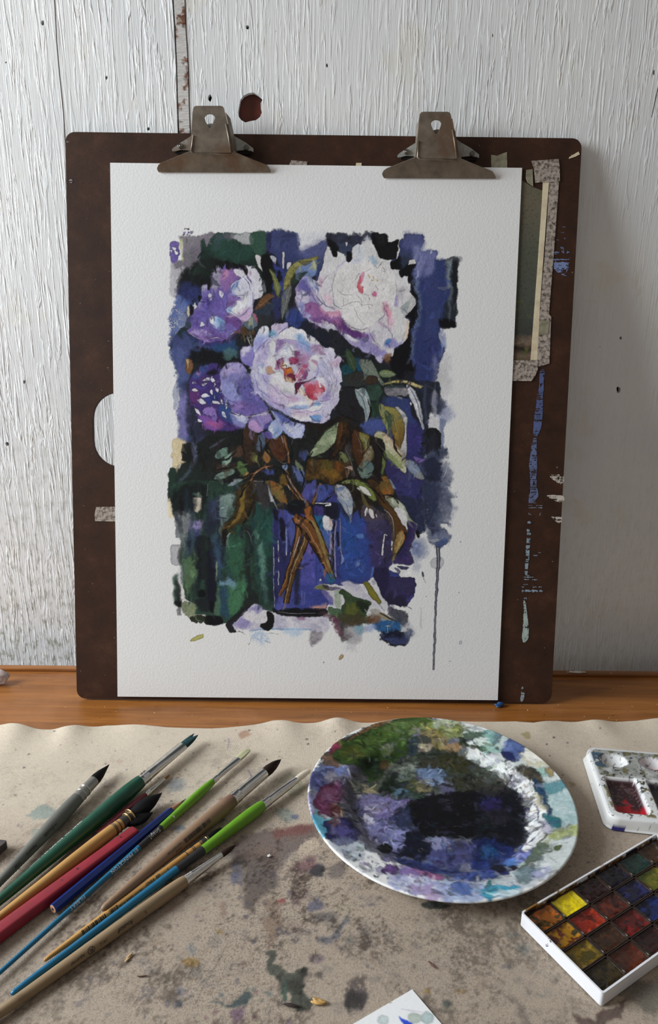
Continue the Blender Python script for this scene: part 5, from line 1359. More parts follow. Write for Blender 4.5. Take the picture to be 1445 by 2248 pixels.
leaf('190 1200 240 1200 260 1260 230 1330 195 1300', (150, 108, 66), (120, 84, 54)); A('195 1200 222 1200 210 1280', (200, 176, 136), .8, soft=1.5, warp=1.5)
# ======================= left peony (violet)
A('205 960 235 910 240 820 250 790 240 740 290 730 300 690 330 680 330 560 350 545 385 545 390 590 420 560 420 440 440 430 460 470 480 370 520 400 545 350 560 420 610 400 660 390 730 372 790 380 830 430 860 510 872 620 850 660 800 680 790 780 750 830 700 890 640 950 560 1010 460 1050 370 1050 290 1010', VI2, .98, soft=1, warp=2, c2=(104, 88, 164))
A('330 560 385 548 390 620 350 680', (176, 176, 200), .9, soft=2, warp=2); A('300 690 340 680 350 770 310 760', (150, 150, 194), .8, soft=2.5, warp=2)
A('425 440 480 380 520 420 500 540 440 590 415 590', (160, 156, 178), .9, soft=4, warp=4)
A('500 430 560 420 640 400 680 440 620 520 540 600 500 540', (158, 116, 164), .9, soft=5, warp=4, c2=(134, 100, 166))
A('530 420 570 415 560 470 530 480', (196, 140, 170), .7, soft=4, warp=3)
A('610 410 700 420 740 480 700 500 640 460', (206, 208, 214), .95, soft=1.5, warp=2)
A('690 380 790 380 835 440 865 520 872 630 840 665 800 670 790 600 770 520 740 460', (204, 206, 214), .97, soft=1.2, warp=2, edge=.12)
A('740 480 780 560 800 650 770 600 740 520', (130, 110, 170), .8, soft=2, warp=2); A('760 420 780 440 770 470', (170, 130, 170), .7, soft=2, warp=2)
A('700 370 740 400 735 460 700 420', K, .9, soft=1.5, warp=1.5)
A('585 560 640 510 720 480 770 530 800 610 790 720 780 790 740 850 680 880 650 830 560 790 560 750 640 690 690 660 620 640', (200, 204, 216), .97, soft=1.5, warp=2)
A('590 560 660 510 640 570 600 600', (120, 150, 206), .8, soft=4, warp=3); A('600 610 640 640 640 690 590 700 570 650', (150, 160, 210), .8, soft=3, warp=3)
A('560 790 640 690 720 650 740 700 700 780 640 840', (206, 210, 214), .95, soft=1.5, warp=2, edge=.12)
A('555 770 600 720 640 690 610 750 580 800', (120, 160, 210), .7, soft=3, warp=2)
A('650 820 700 760 760 740 780 790 720 860 680 890', (186, 160, 196), .85, soft=5, warp=4)
A('560 800 660 850 700 880 650 950 600 930 540 850', (112, 74, 146), .9, soft=4, warp=4); A('580 640 620 640 640 700 560 740 540 700', (126, 88, 156), .8, soft=4, warp=4)
A('340 600 420 590 520 610 560 680 550 760 540 820 470 800 420 840 400 940 340 900 280 940 240 900 250 800 320 760 340 690', (98, 84, 164), .85, soft=5, warp=4, c2=(120, 110, 186))
for p in ('390 620 425 640 420 690 395 670', '480 590 525 610 515 660 485 640', '330 860 360 890 325 910', '270 700 290 740 250 760'): A(p, (208, 210, 220), .9, soft=1.2, warp=2)
A('320 690 360 640 420 700 400 780 340 800', (84, 70, 150), .5, soft=5, warp=5); A('430 700 520 690 540 760 470 790', (110, 92, 172), .6, soft=6, warp=5)
A('400 850 450 810 490 840 540 870 480 930 430 920', (160, 186, 214), .95, soft=1.2, warp=2); A('400 850 440 815 440 920 420 900', (204, 208, 212), .9, soft=2, warp=2); A('480 840 530 860 510 900 470 900', (110, 150, 210), .7, soft=4, warp=3)
A('490 900 560 880 640 930 600 980 520 980 450 940', (120, 120, 190), .8, soft=4, warp=4)
A('230 960 280 920 380 940 460 960 560 990 640 950 600 1000 500 1040 380 1050 290 1015', (124, 96, 168), .9, soft=3, warp=3, c2=(92, 68, 146))
A('240 960 300 930 370 950 430 990 340 1000', (170, 156, 204), .8, soft=4, warp=4)
for p in ('220 960 290 1010 380 1020', '400 1020 460 1012 520 1022', '560 1000 640 950'): L(p, (1.5, 4, 1.5), (214, 214, 222), .85)
A('240 1000 320 1030 430 1050 560 1040 640 990 600 1050 460 1080 330 1070', (58, 56, 120), .85, soft=4, warp=4)
# ======================= top right peony (white)
F2()
A('30 640 50 520 100 450 160 450 215 490 230 420 260 360 275 280 310 190 345 270 370 295 380 240 440 260 470 320 500 300 510 210 560 165 590 190 630 140 670 160 690 210 730 240 745 310 790 310 835 305 830 390 880 385 920 400 915 450 970 440 1000 490 985 580 1042 640 1030 700 950 790 980 800 985 900 950 990 860 1040 850 1110 800 1110 740 1165 690 1110 600 1060 520 1020 440 960 390 900 330 890 230 860 140 800 60 720', (206, 208, 210), .98, soft=1.2, warp=2)
A('30 640 50 520 100 450 170 460 220 540 240 640 280 700 360 730 410 770 400 820 440 890 560 950 700 1010 800 1060 850 1060 800 1110 740 1165 690 1110 560 1050 440 960 390 900 230 860 130 800 60 720', (150, 140, 188), .95, soft=2.5, warp=3, c2=(170, 166, 206))
A('60 500 110 470 150 560 150 600 80 560', (96, 92, 168), .85, soft=4, warp=3); A('110 460 200 490 220 560 160 540 140 500', (100, 120, 190), .7, soft=4, warp=3); A('130 465 190 480 200 530 160 530', (196, 200, 214), .85, soft=3, warp=2)
A('40 600 100 570 150 600 130 680 80 700 50 680', (196, 192, 212), .85, soft=4, warp=3); A('50 690 110 660 140 760 110 780', (130, 140, 200), .7, soft=4, warp=3)
A('115 680 200 665 260 720 330 790 300 800 180 780 130 740', (140, 84, 148), .95, soft=2, warp=2, c2=(158, 110, 164))
A('230 700 330 700 400 740 410 780 330 790 270 750', (204, 150, 176), .9, soft=4, warp=3)
A('150 780 260 790 330 800 420 790 460 860 560 910 640 940 600 1000 500 960 430 900 330 880 230 840', (110, 62, 132), .92, soft=3, warp=3, c2=(126, 84, 152))
A('400 790 460 860 560 920 540 960 440 900', (92, 48, 124), .7, soft=5, warp=3); A('340 800 400 790 420 860 360 850', (176, 116, 160), .6, soft=5, warp=4)
A('150 800 230 830 330 840 380 890 320 890 230 860', (186, 188, 206), .85, soft=2, warp=3); A('250 810 330 830 360 880 300 870', (206, 208, 214), .8, soft=2, warp=2)
A('440 920 520 960 570 980 540 995 480 970', (206, 210, 216), .9, soft=2, warp=2); A('560 960 660 990 640 1060 570 1030', (150, 150, 200), .8, soft=4, warp=3)
A('180 540 215 560 250 660 330 700 380 730 290 740 240 680', (204, 204, 216), .95, soft=1.5, warp=2); L('190 550 230 640 300 700', (2, 4, 2), (120, 96, 160), .7)
A('230 430 330 420 340 560 330 690 260 640 235 560', (206, 206, 212), .95, soft=2, warp=2); A('232 450 270 480 250 540 235 520', (190, 150, 180), .7, soft=4, warp=3); A('270 590 330 620 330 680 280 650', (206, 176, 190), .7, soft=5, warp=3)
L('300 430 270 480 245 510', (1, 2, 1), (120, 116, 126), .6)
A('400 360 450 320 490 310 420 380 380 440 370 430', (150, 140, 200), .8, soft=4, warp=3)
A('360 430 440 330 560 300 690 350 720 380 760 330 830 390 880 470 880 620 860 690 760 650 760 780 700 830 640 870 560 880 430 790 420 700 360 620 340 520', (212, 213, 213), .97, soft=2, warp=2)
A('650 270 720 330 700 360 660 310', (150, 184, 206), .8, soft=4, warp=3); A('530 190 600 190 600 310 540 300', (190, 206, 216), .5, soft=6, warp=3); A('500 310 560 300 560 330 500 340', (170, 180, 210), .5, soft=5, warp=3)
A('550 520 570 450 610 410 600 480 580 520 600 540 590 590 560 570', (214, 110, 124), .92, soft=1.5, warp=2, c2=(206, 84, 96)); A('585 430 610 405 600 480 580 490', (206, 160, 196), .8, soft=2, warp=2); A('570 510 590 500 580 550', (224, 190, 196), .7, soft=1.5, warp=1.5)
A('670 590 700 570 715 605 675 610', (206, 96, 146), .85, soft=2, warp=2)
for p in ('645 430 655 460', '680 440 690 470', '665 475 690 480', '715 470 720 490'): L(p, (4, 3), (206, 166, 84), .85)
A('760 650 800 670 830 740 850 840 820 870 790 800 770 720', (206, 168, 186), .85, soft=5, warp=4); A('790 680 830 740 820 790 790 740', (212, 140, 156), .7, soft=5, warp=3)
A('740 820 800 870 830 900 800 890 730 840', (166, 120, 170), .6, soft=4, warp=3)
A('650 870 720 840 800 880 830 960 790 1040 740 1060 680 990 640 940', (204, 204, 212), .9, soft=3, warp=3, edge=.08); A('620 930 680 920 680 1000 640 980', (150, 130, 196), .7, soft=6, warp=4)
A('790 980 860 960 900 1000 940 960 900 1030 830 1040 790 1030', (140, 136, 200), .8, soft=4, warp=3); A('790 970 830 970 810 1010 790 1010', (60, 124, 196), .8, soft=4, warp=3)
A('660 1040 760 1060 800 1060 760 1110 720 1130 680 1090', (140, 134, 196), .8, soft=4, warp=3); A('700 1120 760 1100 745 1165', (196, 190, 214), .8, soft=2, warp=2); A('790 1060 850 1060 850 1110 810 1100', (206, 204, 206), .9, soft=2, warp=2)
A('780 1100 830 1090 820 1150 790 1160', (140, 96, 62), .8, soft=3, warp=2)
A('870 620 890 600 890 690 860 690', (150, 136, 200), .7, soft=3, warp=2); A('920 700 1000 620 1040 640 1000 720 950 780 920 740', (186, 190, 190), .85, soft=2, warp=2, edge=.15); A('930 690 980 660 960 740 930 750', (130, 150, 150), .6, soft=4, warp=3)
A('970 800 985 900 950 990 960 880', (214, 190, 156), .7, soft=2, warp=2); A('890 560 940 540 930 640 890 620', (170, 168, 176), .6, soft=6, warp=3)
for p in ('430 790 450 840 540 880 610 890', '520 690 540 740 560 790 610 850', '420 700 500 660 560 660 590 690', '590 690 640 680 680 690', '640 690 650 730', '540 600 580 640 590 690', '380 560 440 600 500 600', '430 620 440 690', '620 400 660 380', '760 370 780 410 750 400', '870 480 880 560 870 640', '640 600 650 650', '600 590 640 610', '530 480 560 430 580 420', '760 560 780 540', '700 520 720 560', '360 440 340 520 350 620', '720 380 760 330', '690 350 715 380', '650 270 645 330', '570 190 568 250'): L(p, (.8, 1.6, .8), (104, 102, 110), .7, warp=1.2)
# ======================= dark purple peony on the left edge
F3()
A('225 400 260 330 310 270 360 250 400 240 480 240 500 300 490 400 500 480 560 560 600 640 740 700 740 750 680 800 560 830 440 840 380 820 370 760 310 750 290 680 270 640 240 580 230 490', (84, 58, 132), .97, soft=2, warp=3, c2=(66, 54, 128))
A('250 340 330 260 400 250 360 320 280 380', (64, 84, 150), .85, soft=4, warp=4); A('230 490 300 470 330 560 260 590', (110, 56, 124), .8, soft=4, warp=4)
A('300 680 380 690 480 720 540 790 440 830 380 810 330 750', (150, 84, 150), .9, soft=4, warp=5, c2=(120, 84, 170)); A('380 740 440 740 500 770 440 790', (186, 96, 150), .7, soft=5, warp=4)
A('500 580 580 600 600 680 640 740 560 740 500 680', (50, 84, 150), .85, soft=4, warp=5); A('330 540 430 500 470 560 400 600', (58, 66, 146), .8, soft=4, warp=4); A('390 500 470 480 480 580 420 560', (46, 60, 130), .7, soft=4, warp=4)
A('340 640 400 610 460 640 440 690 380 680', (150, 126, 196), .85, soft=2, warp=3)
A('300 290 320 320 300 350 280 330', (170, 130, 190), .7, soft=3, warp=3)
A('380 320 430 290 470 290 450 330 400 340', K, .85, soft=3, warp=3)
for p in ('250 470 275 450 300 480', '290 560 330 545 370 590 320 590', '330 520 370 500 400 520 350 540', '410 360 430 350 448 390 415 395', '340 380 380 360 410 365 400 385 345 390', '255 400 280 395 290 410 260 420', '325 415 380 405 350 430', '400 480 420 455 430 510', '425 560 480 570 500 590 440 590', '500 540 530 580 510 590', '515 650 540 660 550 710 520 690', '270 630 300 640 330 690 290 670', '455 445 480 450 475 490 455 470', '440 400 455 420 440 445', '440 505 450 540 440 540', '300 720 340 740 310 755', '540 600 560 590 550 640'): A(p, (208, 210, 218), .95, soft=.7, warp=1.8)
A('585 670 740 700 740 750 680 800 620 760', (140, 146, 200), .85, soft=4, warp=4); A('640 690 740 710 720 750 670 740', (186, 196, 214), .8, soft=4, warp=3)
# ======================= main peony: outer violet petals
A('485 320 510 270 560 235 620 222 690 240 730 300 770 330 790 420 830 520 920 620 900 660 760 690 650 680 590 640 575 570 520 520 495 430', (138, 138, 196), .98, soft=1, warp=2, c2=(124, 120, 188), edge=.12)
A('490 320 560 240 620 225 700 260 640 320 540 340', (166, 158, 206), .85, soft=6, warp=4); A('500 400 580 380 660 400 680 560 600 580 530 520', (146, 152, 210), .8, soft=8, warp=5)
A('650 380 760 350 800 460 920 620 880 650 760 620 690 560 660 480', (98, 92, 168), .85, soft=5, warp=5, edge=.2)
A('590 600 700 570 800 600 900 650 760 690 640 670', (112, 96, 172), .85, soft=4, warp=5); A('600 590 690 575 720 610 640 640', (150, 124, 186), .7, soft=4, warp=4)
L('590 650 680 690 780 695 920 650', (2, 4, 4, 2), (214, 216, 222), .85); L('500 480 560 550 660 590 700 590', (1, 3, 1), (74, 78, 150), .6); L('660 380 655 480 700 540 705 590', (1, 2, 1), (84, 80, 156), .6, warp=3)
A('670 120 710 80 790 85 805 180 780 280 740 260 690 230 670 180', (150, 144, 202), .98, soft=1, warp=1.5, c2=(120, 112, 186), g='690 100 770 270', edge=.12); A('675 120 710 85 770 90 720 140 690 170', (206, 206, 220), .85, soft=4, warp=2)
L('720 280 760 350', (2, 3), PAPER, .9)
# petals under the bloom
A('745 740 770 700 900 660 950 700 960 780 900 800 860 840 800 845 750 800', (160, 146, 200), .97, soft=1.2, warp=2, c2=(134, 120, 188), edge=.15); A('750 760 800 740 840 780 860 830 800 840', (186, 150, 200), .8, soft=4, warp=4); A('890 770 960 740 980 800 900 820', (76, 72, 160), .8, soft=3, warp=3)
A('920 790 990 720 1050 800 1040 860 980 900 930 850', (176, 192, 216), .97, soft=1.2, warp=2, c2=(130, 156, 206)); A('930 790 960 780 970 850 940 860', (206, 212, 218), .8, soft=2, warp=2)
A('860 850 930 830 960 890 900 890', (104, 96, 176), .9, soft=2, warp=3)
A('940 640 1040 690 1120 740 1230 760 1240 830 1220 880 1140 895 1060 840 1000 760', (156, 166, 212), .98, soft=1.2, warp=2, edge=.1); A('960 650 1060 690 1130 770 1120 820 1060 760', (84, 96, 172), .85, soft=3, warp=3); A('1130 780 1220 770 1220 870 1150 890', (186, 194, 220), .85, soft=4, warp=4); A('1060 760 1110 760 1140 850 1090 830', (206, 210, 218), .7, soft=3, warp=3)
# bloom body
F7()
A('190 640 230 480 300 360 420 280 500 250 560 200 680 165 780 180 825 185 870 230 960 270 1060 370 1130 430 1180 420 1230 450 1260 520 1300 520 1325 580 1310 640 1330 740 1345 850 1310 880 1330 930 1300 1000 1300 1090 1240 1190 1190 1250 1180 1330 1100 1380 960 1380 800 1350 680 1310 560 1230 420 1160 300 1050 220 960 180 830', (196, 194, 216), .98, soft=1, warp=2)
A('215 470 225 320 280 190 350 145 410 180 415 240 400 300 320 380 250 470', (186, 194, 218), .98, soft=1, warp=1.5); A('240 330 300 280 380 280 320 370 250 440', (140, 158, 212), .8, soft=6, warp=4); A('280 200 350 150 400 190 380 250 320 240', (212, 214, 220), .8, soft=4, warp=3); A('230 380 300 320 330 370 260 440', (150, 140, 200), .6, soft=6, warp=4)
A('430 150 490 105 560 120 640 105 655 150 600 220 530 250 450 230', (200, 194, 214), .98, soft=1, warp=1.5, c2=(176, 170, 206)); A('400 240 460 200 530 250 500 290 420 290', (130, 180, 216), .8, soft=4, warp=4); A('530 130 560 130 550 200 530 190', (176, 150, 190), .6, soft=3, warp=3)
L('530 250 590 200 650 150', (2, 4, 2), (96, 84, 150), .7)
A('540 290 570 230 640 180 720 165 790 190 830 190 900 250 1000 320 1110 420 1100 430 1060 400 980 390 900 350 860 300 800 270 740 290 800 340 700 330 600 330', (210, 212, 216), .96, soft=1.2, warp=2)
A('760 270 800 240 860 280 900 350 940 420 900 440 820 400 770 330', (130, 168, 214), .9, soft=4, warp=4); A('700 280 790 270 780 320 720 300', (170, 196, 220), .6, soft=5, warp=3)
A('540 350 640 330 780 350 840 420 940 440 960 400 1060 400 1110 480 1000 500 930 560 900 640 800 660 780 560 800 500 740 440 680 380 580 390 560 440', (168, 160, 206), .95, soft=4, warp=4, c2=(176, 160, 196))
A('760 360 860 380 940 440 880 470 800 430', (150, 166, 216), .8, soft=6, warp=4); A('930 420 1060 400 1100 460 1000 490', (176, 146, 180), .8, soft=6, warp=4)
A('790 540 860 500 930 550 890 640 800 650', (178, 110, 150), .85, soft=6, warp=4, c2=(168, 140, 176))
A('490 370 540 330 600 350 560 420 520 500 500 480', (140, 110, 172), .85, soft=4, warp=3)
A('300 400 420 310 440 330 420 420 400 520 360 600 290 660 250 640 260 520', (170, 162, 206), .9, soft=5, warp=4, c2=(186, 182, 214)); L('240 480 300 400 420 300', (3, 8, 3), (110, 96, 170), .6, soft=3)
A('400 400 440 310 490 330 500 430 490 560 500 700 480 730 420 660 380 600 420 500', (208, 210, 214), .96, soft=1.5, warp=3, edge=.08); A('420 480 460 470 450 540 410 560', (176, 184, 206), .5, soft=5, warp=4)
A('560 430 620 370 700 390 740 470 740 520 700 560 650 550 600 560 540 560 530 520', (206, 210, 216), .95, soft=1.5, warp=3, edge=.1); A('600 400 650 390 660 440 620 460', (176, 186, 214), .6, soft=4, warp=4)
L('650 390 700 460 720 520', (2, 3, 1), (150, 150, 180), .6); L('560 440 600 420 650 440', (1, 2, 1), (130, 120, 170), .6)
A('740 490 780 475 800 500 770 540 740 540', (126, 60, 120), .9, soft=3, warp=3)
A('650 570 740 540 790 540 780 620 730 640 680 620', (158, 52, 96), .95, soft=2.5, warp=3, c2=(184, 90, 130))
A('510 590 560 550 590 570 570 650 540 720 500 700', (150, 96, 146), .85, soft=3, warp=4); A('500 590 540 570 545 610 510 620', (146, 46, 90), .85, soft=2, warp=3)
A('560 670 600 690 640 670 700 690 720 760 660 760 610 790 590 740', (206, 104, 40), .95, soft=2, warp=3, c2=(190, 70, 36)); A('630 700 680 680 700 720 650 750', (222, 130, 50), .85, soft=2, warp=2); A('560 620 610 600 630 650 580 660', (214, 160, 90), .8, soft=2, warp=3); A('590 620 640 600 660 660 630 680', (214, 214, 212), .9, soft=1.2, warp=2)
L('560 660 620 640 640 690 700 660', (1, 3, 1), (96, 44, 30), .8)
A('640 780 700 760 740 790 740 860 700 850 660 820', (120, 34, 64), .95, soft=2, warp=3); A('600 800 680 810 730 870 700 880 620 850', (196, 160, 120), .85, soft=2, warp=3); A('600 770 620 790 615 850 600 820', (170, 50, 70), .8, soft=1.5, warp=2)
A('740 760 800 680 840 650 900 650 870 720 820 770 790 860 760 870', (178, 60, 104), .9, soft=2, warp=3, c2=(206, 150, 180)); A('840 760 900 700 910 790 860 830 790 860', (130, 62, 124), .9, soft=2.5, warp=3)
for p in ('840 670 790 720 770 770', '800 700 760 760', '830 780 800 790 830 830 845 800', '640 660 700 670 740 650', '740 790 760 830 750 870', '770 800 765 860', '780 790 790 830'): L(p, (3, 6, 2), (216, 212, 216), .9)
A('740 890 800 870 900 850 1000 790 1000 800 880 870 820 900 790 940 760 1000 740 1010', (98, 26, 66), .95, soft=1.5, warp=2); L('840 880 920 850 1010 790', (3, 5, 2), (104, 60, 124), .8)
A('850 900 940 850 1010 830 1060 860 1110 920 1110 980 1050 1030 1000 1100 920 1080 870 1030 870 960', (196, 74, 94), .95, soft=3, warp=4, c2=(208, 112, 126)); A('880 880 960 840 1040 830 1030 880 940 900', (196, 160, 196), .75, soft=6, warp=4); A('950 820 1020 800 1010 830 950 860', (150, 190, 214), .7, soft=4, warp=3)
A('880 960 940 900 980 930 960 1000 900 1020', (186, 50, 72), .7, soft=5, warp=4); A('970 1020 1040 990 1060 1010 1030 1060 980 1040', (212, 160, 180), .9, soft=2, warp=3); A('920 1040 980 1020 1000 1090 940 1080', (190, 44, 70), .8, soft=4, warp=3)
A('1020 790 1070 780 1110 840 1130 920 1120 1000 1100 900 1060 860 1070 930 1050 940 1040 860', (210, 212, 218), .95, soft=1.2, warp=2)
A('770 970 810 930 850 960 870 1010 850 1050 800 1030', (212, 204, 194), .95, soft=1.2, warp=2, edge=.15); L('800 930 850 990 870 1050', (1, 3, 1), (176, 130, 70), .7); A('830 930 880 970 880 1000', (140, 190, 216), .7, soft=2, warp=2)
A('860 1040 900 1050 940 1100 980 1110 940 1150 880 1110', (212, 200, 190), .85, soft=2, warp=3)
A('420 790 480 740 560 740 600 800 620 870 700 890 740 920 740 1000 700 1010 640 960 560 960 540 1000 500 930 440 900 410 850', (208, 210, 212), .95, soft=2.5, warp=4); A('560 960 640 940 720 1000 660 1010 580 1000', (170, 174, 176), .6, soft=5, warp=5)
A('440 900 540 930 560 1000 640 1030 740 1040 780 1080 760 1120 660 1140 560 1080 440 1040 380 960', (182, 164, 202), .9, soft=6, warp=5, c2=(196, 186, 206)); A('640 1030 740 1040 790 1090 720 1110 660 1080', (190, 158, 188), .8, soft=6, warp=4)
A('660 1150 760 1110 860 1100 930 1140 880 1160 780 1150 700 1180', (212, 212, 212), .9, soft=2, warp=3); A('660 1190 780 1160 880 1160 900 1180 800 1210 700 1220', (140, 170, 214), .85, soft=4, warp=4)
A('280 660 330 620 350 680 340 730 310 760 280 720', (196, 206, 216), .9, soft=2, warp=3); L('270 660 330 625 350 650', (2, 4, 2), (110, 130, 190), .7); A('300 620 340 630 330 680 300 670', (150, 176, 214), .6, soft=4, warp=3)
A('360 700 410 660 450 690 480 730 420 760 370 750', (196, 160, 136), .9, soft=2, warp=3, c2=(176, 136, 110))
A('300 770 400 760 420 850 380 900 320 850', (166, 162, 208), .85, soft=5, warp=4); A('210 640 250 640 280 760 330 880 420 960 380 990 290 920 230 800', (190, 190, 216), .85, soft=5, warp=4)
A('190 780 230 800 300 940 420 1060 540 1140 660 1200 680 1300 560 1230 420 1160 300 1050 220 960', (150, 146, 202), .85, soft=5, warp=5, c2=(176, 176, 214)); A('420 1040 540 1100 620 1160 560 1180 440 1120', (176, 156, 200), .8, soft=6, warp=4)
L('230 700 240 830 300 960 420 1080', (2, 4, 4, 2), (110, 112, 180), .6, warp=2); L('240 640 270 740 320 850', (1, 3, 1), (130, 140, 196), .6, warp=2)
A('930 550 990 510 1060 520 1090 580 1060 570 1010 590 940 580', (212, 214, 218), .95, soft=1.5, warp=2); A('920 580 960 570 1000 610 1020 660 1010 720 960 690 910 640', (208, 208, 216), .92, soft=1.5, warp=2, edge=.1); A('940 580 1000 600 1010 650 960 620', (176, 110, 140), .6, soft=3, warp=2)
A('900 660 960 690 1020 700 1010 770 940 820 890 830 900 750', (196, 196, 218), .9, soft=3, warp=3); A('1000 720 1040 660 1030 600 1090 620 1110 760 1060 790 1010 780', (182, 184, 216), .9, soft=4, warp=3)
L('1050 530 1090 620 1120 740', (2, 5, 2), (150, 150, 200), .7); L('1030 640 1040 700 1010 780', (2, 4, 2), (120, 110, 180), .7)
for p, w in (('1100 560 1150 660 1200 740', 6), ('1120 620 1160 720 1170 800', 5), ('1150 600 1210 700 1230 800', 5), ('1130 760 1160 860 1160 960', 6), ('1180 820 1200 900 1180 1000', 6), ('1240 760 1240 860 1200 930', 5), ('1120 900 1140 1000 1100 1090', 6), ('1220 940 1210 1050 1150 1130', 6), ('1270 820 1290 900 1260 1000', 4), ('1180 500 1200 570 1190 640', 4)): L(p, (1, w, 1), (156, 156, 204), .75, soft=2, warp=2)
for p, w in (('1080 520 1140 620 1180 720', 8), ('1140 540 1210 640 1250 740', 9), ('1220 700 1290 740 1320 820', 9), ('1170 780 1200 840 1200 920', 8), ('1230 900 1260 980 1230 1090', 9), ('1290 880 1300 960 1270 1060', 8)): L(p, (2, w, 2), (214, 216, 220), .8, soft=2, warp=2)
A('1200 600 1260 560 1300 580 1310 640 1250 660 1200 650', (196, 166, 190), .75, soft=5, warp=4); A('1160 450 1210 430 1240 470 1230 520 1180 500', (206, 210, 218), .8, soft=3, warp=3)
A('1180 900 1240 890 1290 940 1240 1000 1190 980', (176, 176, 190), .6, soft=6, warp=4); A('1120 1000 1180 1000 1200 1080 1120 1130 1060 1090', (158, 140, 198), .8, soft=6, warp=4); A('1020 1090 1130 1090 1240 1050 1260 1100 1180 1180 1100 1230 1000 1220 920 1190 960 1140', (192, 190, 214), .9, soft=4, warp=4)
A('920 1180 960 1150 1060 1140 1090 1160 1050 1210 960 1230 880 1230', (212, 214, 216), .92, soft=2, warp=3); A('960 1140 1040 1120 1060 1150 960 1170', (110, 160, 206), .8, soft=3, warp=3)
A('680 1220 800 1210 900 1220 1000 1240 1060 1280 960 1300 860 1280 740 1290', (200, 186, 206), .9, soft=4, warp=4); L('680 1220 800 1240 920 1220', (2, 4, 2), (150, 130, 190), .6)
A('930 1300 1000 1280 1060 1290 1090 1320 1040 1360 980 1350', (104, 150, 206), .88, soft=3, warp=3); L('930 1290 990 1350 1060 1350 1100 1300 1080 1260', (2, 4, 2), (70, 74, 140), .75)
A('680 1300 760 1280 860 1290 930 1310 940 1350 880 1350 780 1340', (208, 208, 214), .92, soft=2, warp=3); A('1080 1290 1160 1260 1180 1310 1120 1360 1060 1370', (190, 184, 212), .85, soft=3, warp=3)
L('420 1160 560 1230 680 1300 800 1350 960 1380 1100 1378 1170 1330', (2, 4, 3, 3, 3), (96, 100, 168), .7, warp=1.5); L('300 1050 360 1110 430 1160', (2, 3, 2), (86, 86, 160), .7); L('660 1180 760 1200 900 1190', (1, 3, 1), (90, 110, 180), .7)
L('220 500 200 640 185 800 220 940', (2, 4, 4, 2), (96, 100, 176), .55, soft=2)
F3()
A('590 670 640 700 740 705 900 665 940 640 900 680 760 705', (206, 208, 214), .7, soft=1.5, warp=2)
# ======================= small same-coloured glazes give the washes their broken surface
def glaze(cv, rnd, n, box_, ln, wd, vert, lmax=196, k=(0.68, 1.36), al=(0.25, 0.7), seedcol=None):
    cv.fr(0, 0, 1); q = cv.pts([box_[0], box_[1], box_[2], box_[3]])
    x0, x1 = sorted((q[0][0], q[1][0])); y0, y1 = sorted((q[0][1], q[1][1]))
    for _ in range(n):
        x, y = rnd.uniform(x0, x1), rnd.uniform(y0, y1)
        if not (2 < x < cv.w - 3 and 2 < y < cv.h - 3): continue
        c = cv.im[int(y), int(x)]; l = c.mean()
        if l > lmax: continue
        f = rnd.uniform(*k); j = np.array([rnd.uniform(-9, 9) for _ in range(3)])
        c2 = np.clip(c * f + j, 8, 214)
        L_ = rnd.uniform(*ln); a = (math.pi / 2 + rnd.gauss(0, 0.18)) if rnd.random() < vert else rnd.uniform(0, 3.1416)
        b = a + rnd.gauss(0, 0.5); w = rnd.uniform(*wd)
        P = np.array([[x, y], [x + math.cos(a) * L_ / 2, y + math.sin(a) * L_ / 2], [x + math.cos(a) * L_ / 2 + math.cos(b) * L_ / 2, y + math.sin(a) * L_ / 2 + math.sin(b) * L_ / 2]])
        e_ = [cv.im[min(cv.h - 1, max(0, int(v_[1]))), min(cv.w - 1, max(0, int(v_[0])))].mean() for v_ in P]
        if max(e_) > lmax + 8 or (lmax < 180 and max(e_) > 2.2 * l + 60): continue
        P = cv.smooth(P, False, 3); t = np.gradient(P, axis=0); t /= np.linalg.norm(t, axis=1)[:, None] + 1e-9
        wv = w * np.sin(np.linspace(0.15, 3.0, len(P)))
        nr = np.stack([-t[:, 1], t[:, 0]], 1) * wv[:, None]
        cv.paint(np.vstack([P + nr, (P - nr)[::-1]]), tuple(c2), rnd.uniform(*al), soft=rnd.uniform(0.6, 1.6), warp=1.0, edge=0.15 if rnd.random() < .5 else 0, gran=0)
rg_ = random.Random(77)
F5()
for p, c, al in (('570 900 720 860 700 1040 640 1140 590 1150', (72, 128, 90), .75), ('540 560 700 500 720 740 600 800', (58, 108, 80), .65), ('165 680 270 680 260 900 200 960', (100, 136, 94), .7), ('480 860 620 850 600 920 490 900', (120, 160, 186), .7), ('270 340 340 350 300 420 250 400', (160, 150, 200), .7), ('820 420 880 600 900 900 870 950 840 700', (104, 156, 140), .6), ('500 130 620 100 600 200 530 330 500 380', (130, 156, 150), .6), ('880 220 955 240 955 500 900 480', (50, 110, 96), .6), ('180 1060 260 1070 265 1140 200 1150', (120, 136, 100), .7)):
    A(p, c, al, soft=6, warp=6)
glaze(cv, rg_, 1500, (365, 510, 1000, 1400), (8, 34), (1.2, 5), 0.6, 170)
glaze(cv, rg_, 500, (420, 940, 930, 1260), (6, 22), (0.8, 3), 0.2, 170, (0.5, 1.6))
glaze(cv, rg_, 420, (540, 700, 752, 950), (5, 18), (0.8, 2.6), 0.2, 206, (0.78, 1.12), (0.3, 0.7))
glaze(cv, rg_, 260, (415, 580, 580, 760), (6, 20), (0.8, 3), 0.3, 206, (0.72, 1.2), (0.3, 0.7))
glaze(cv, rg_, 260, (650, 590, 900, 790), (6, 20), (0.8, 3), 0.3, 200, (0.75, 1.15), (0.3, 0.7))
glaze(cv, rg_, 260, (410, 790, 560, 950), (5, 16), (0.8, 3), 0.3, 200, (0.65, 1.3), (0.3, 0.7))
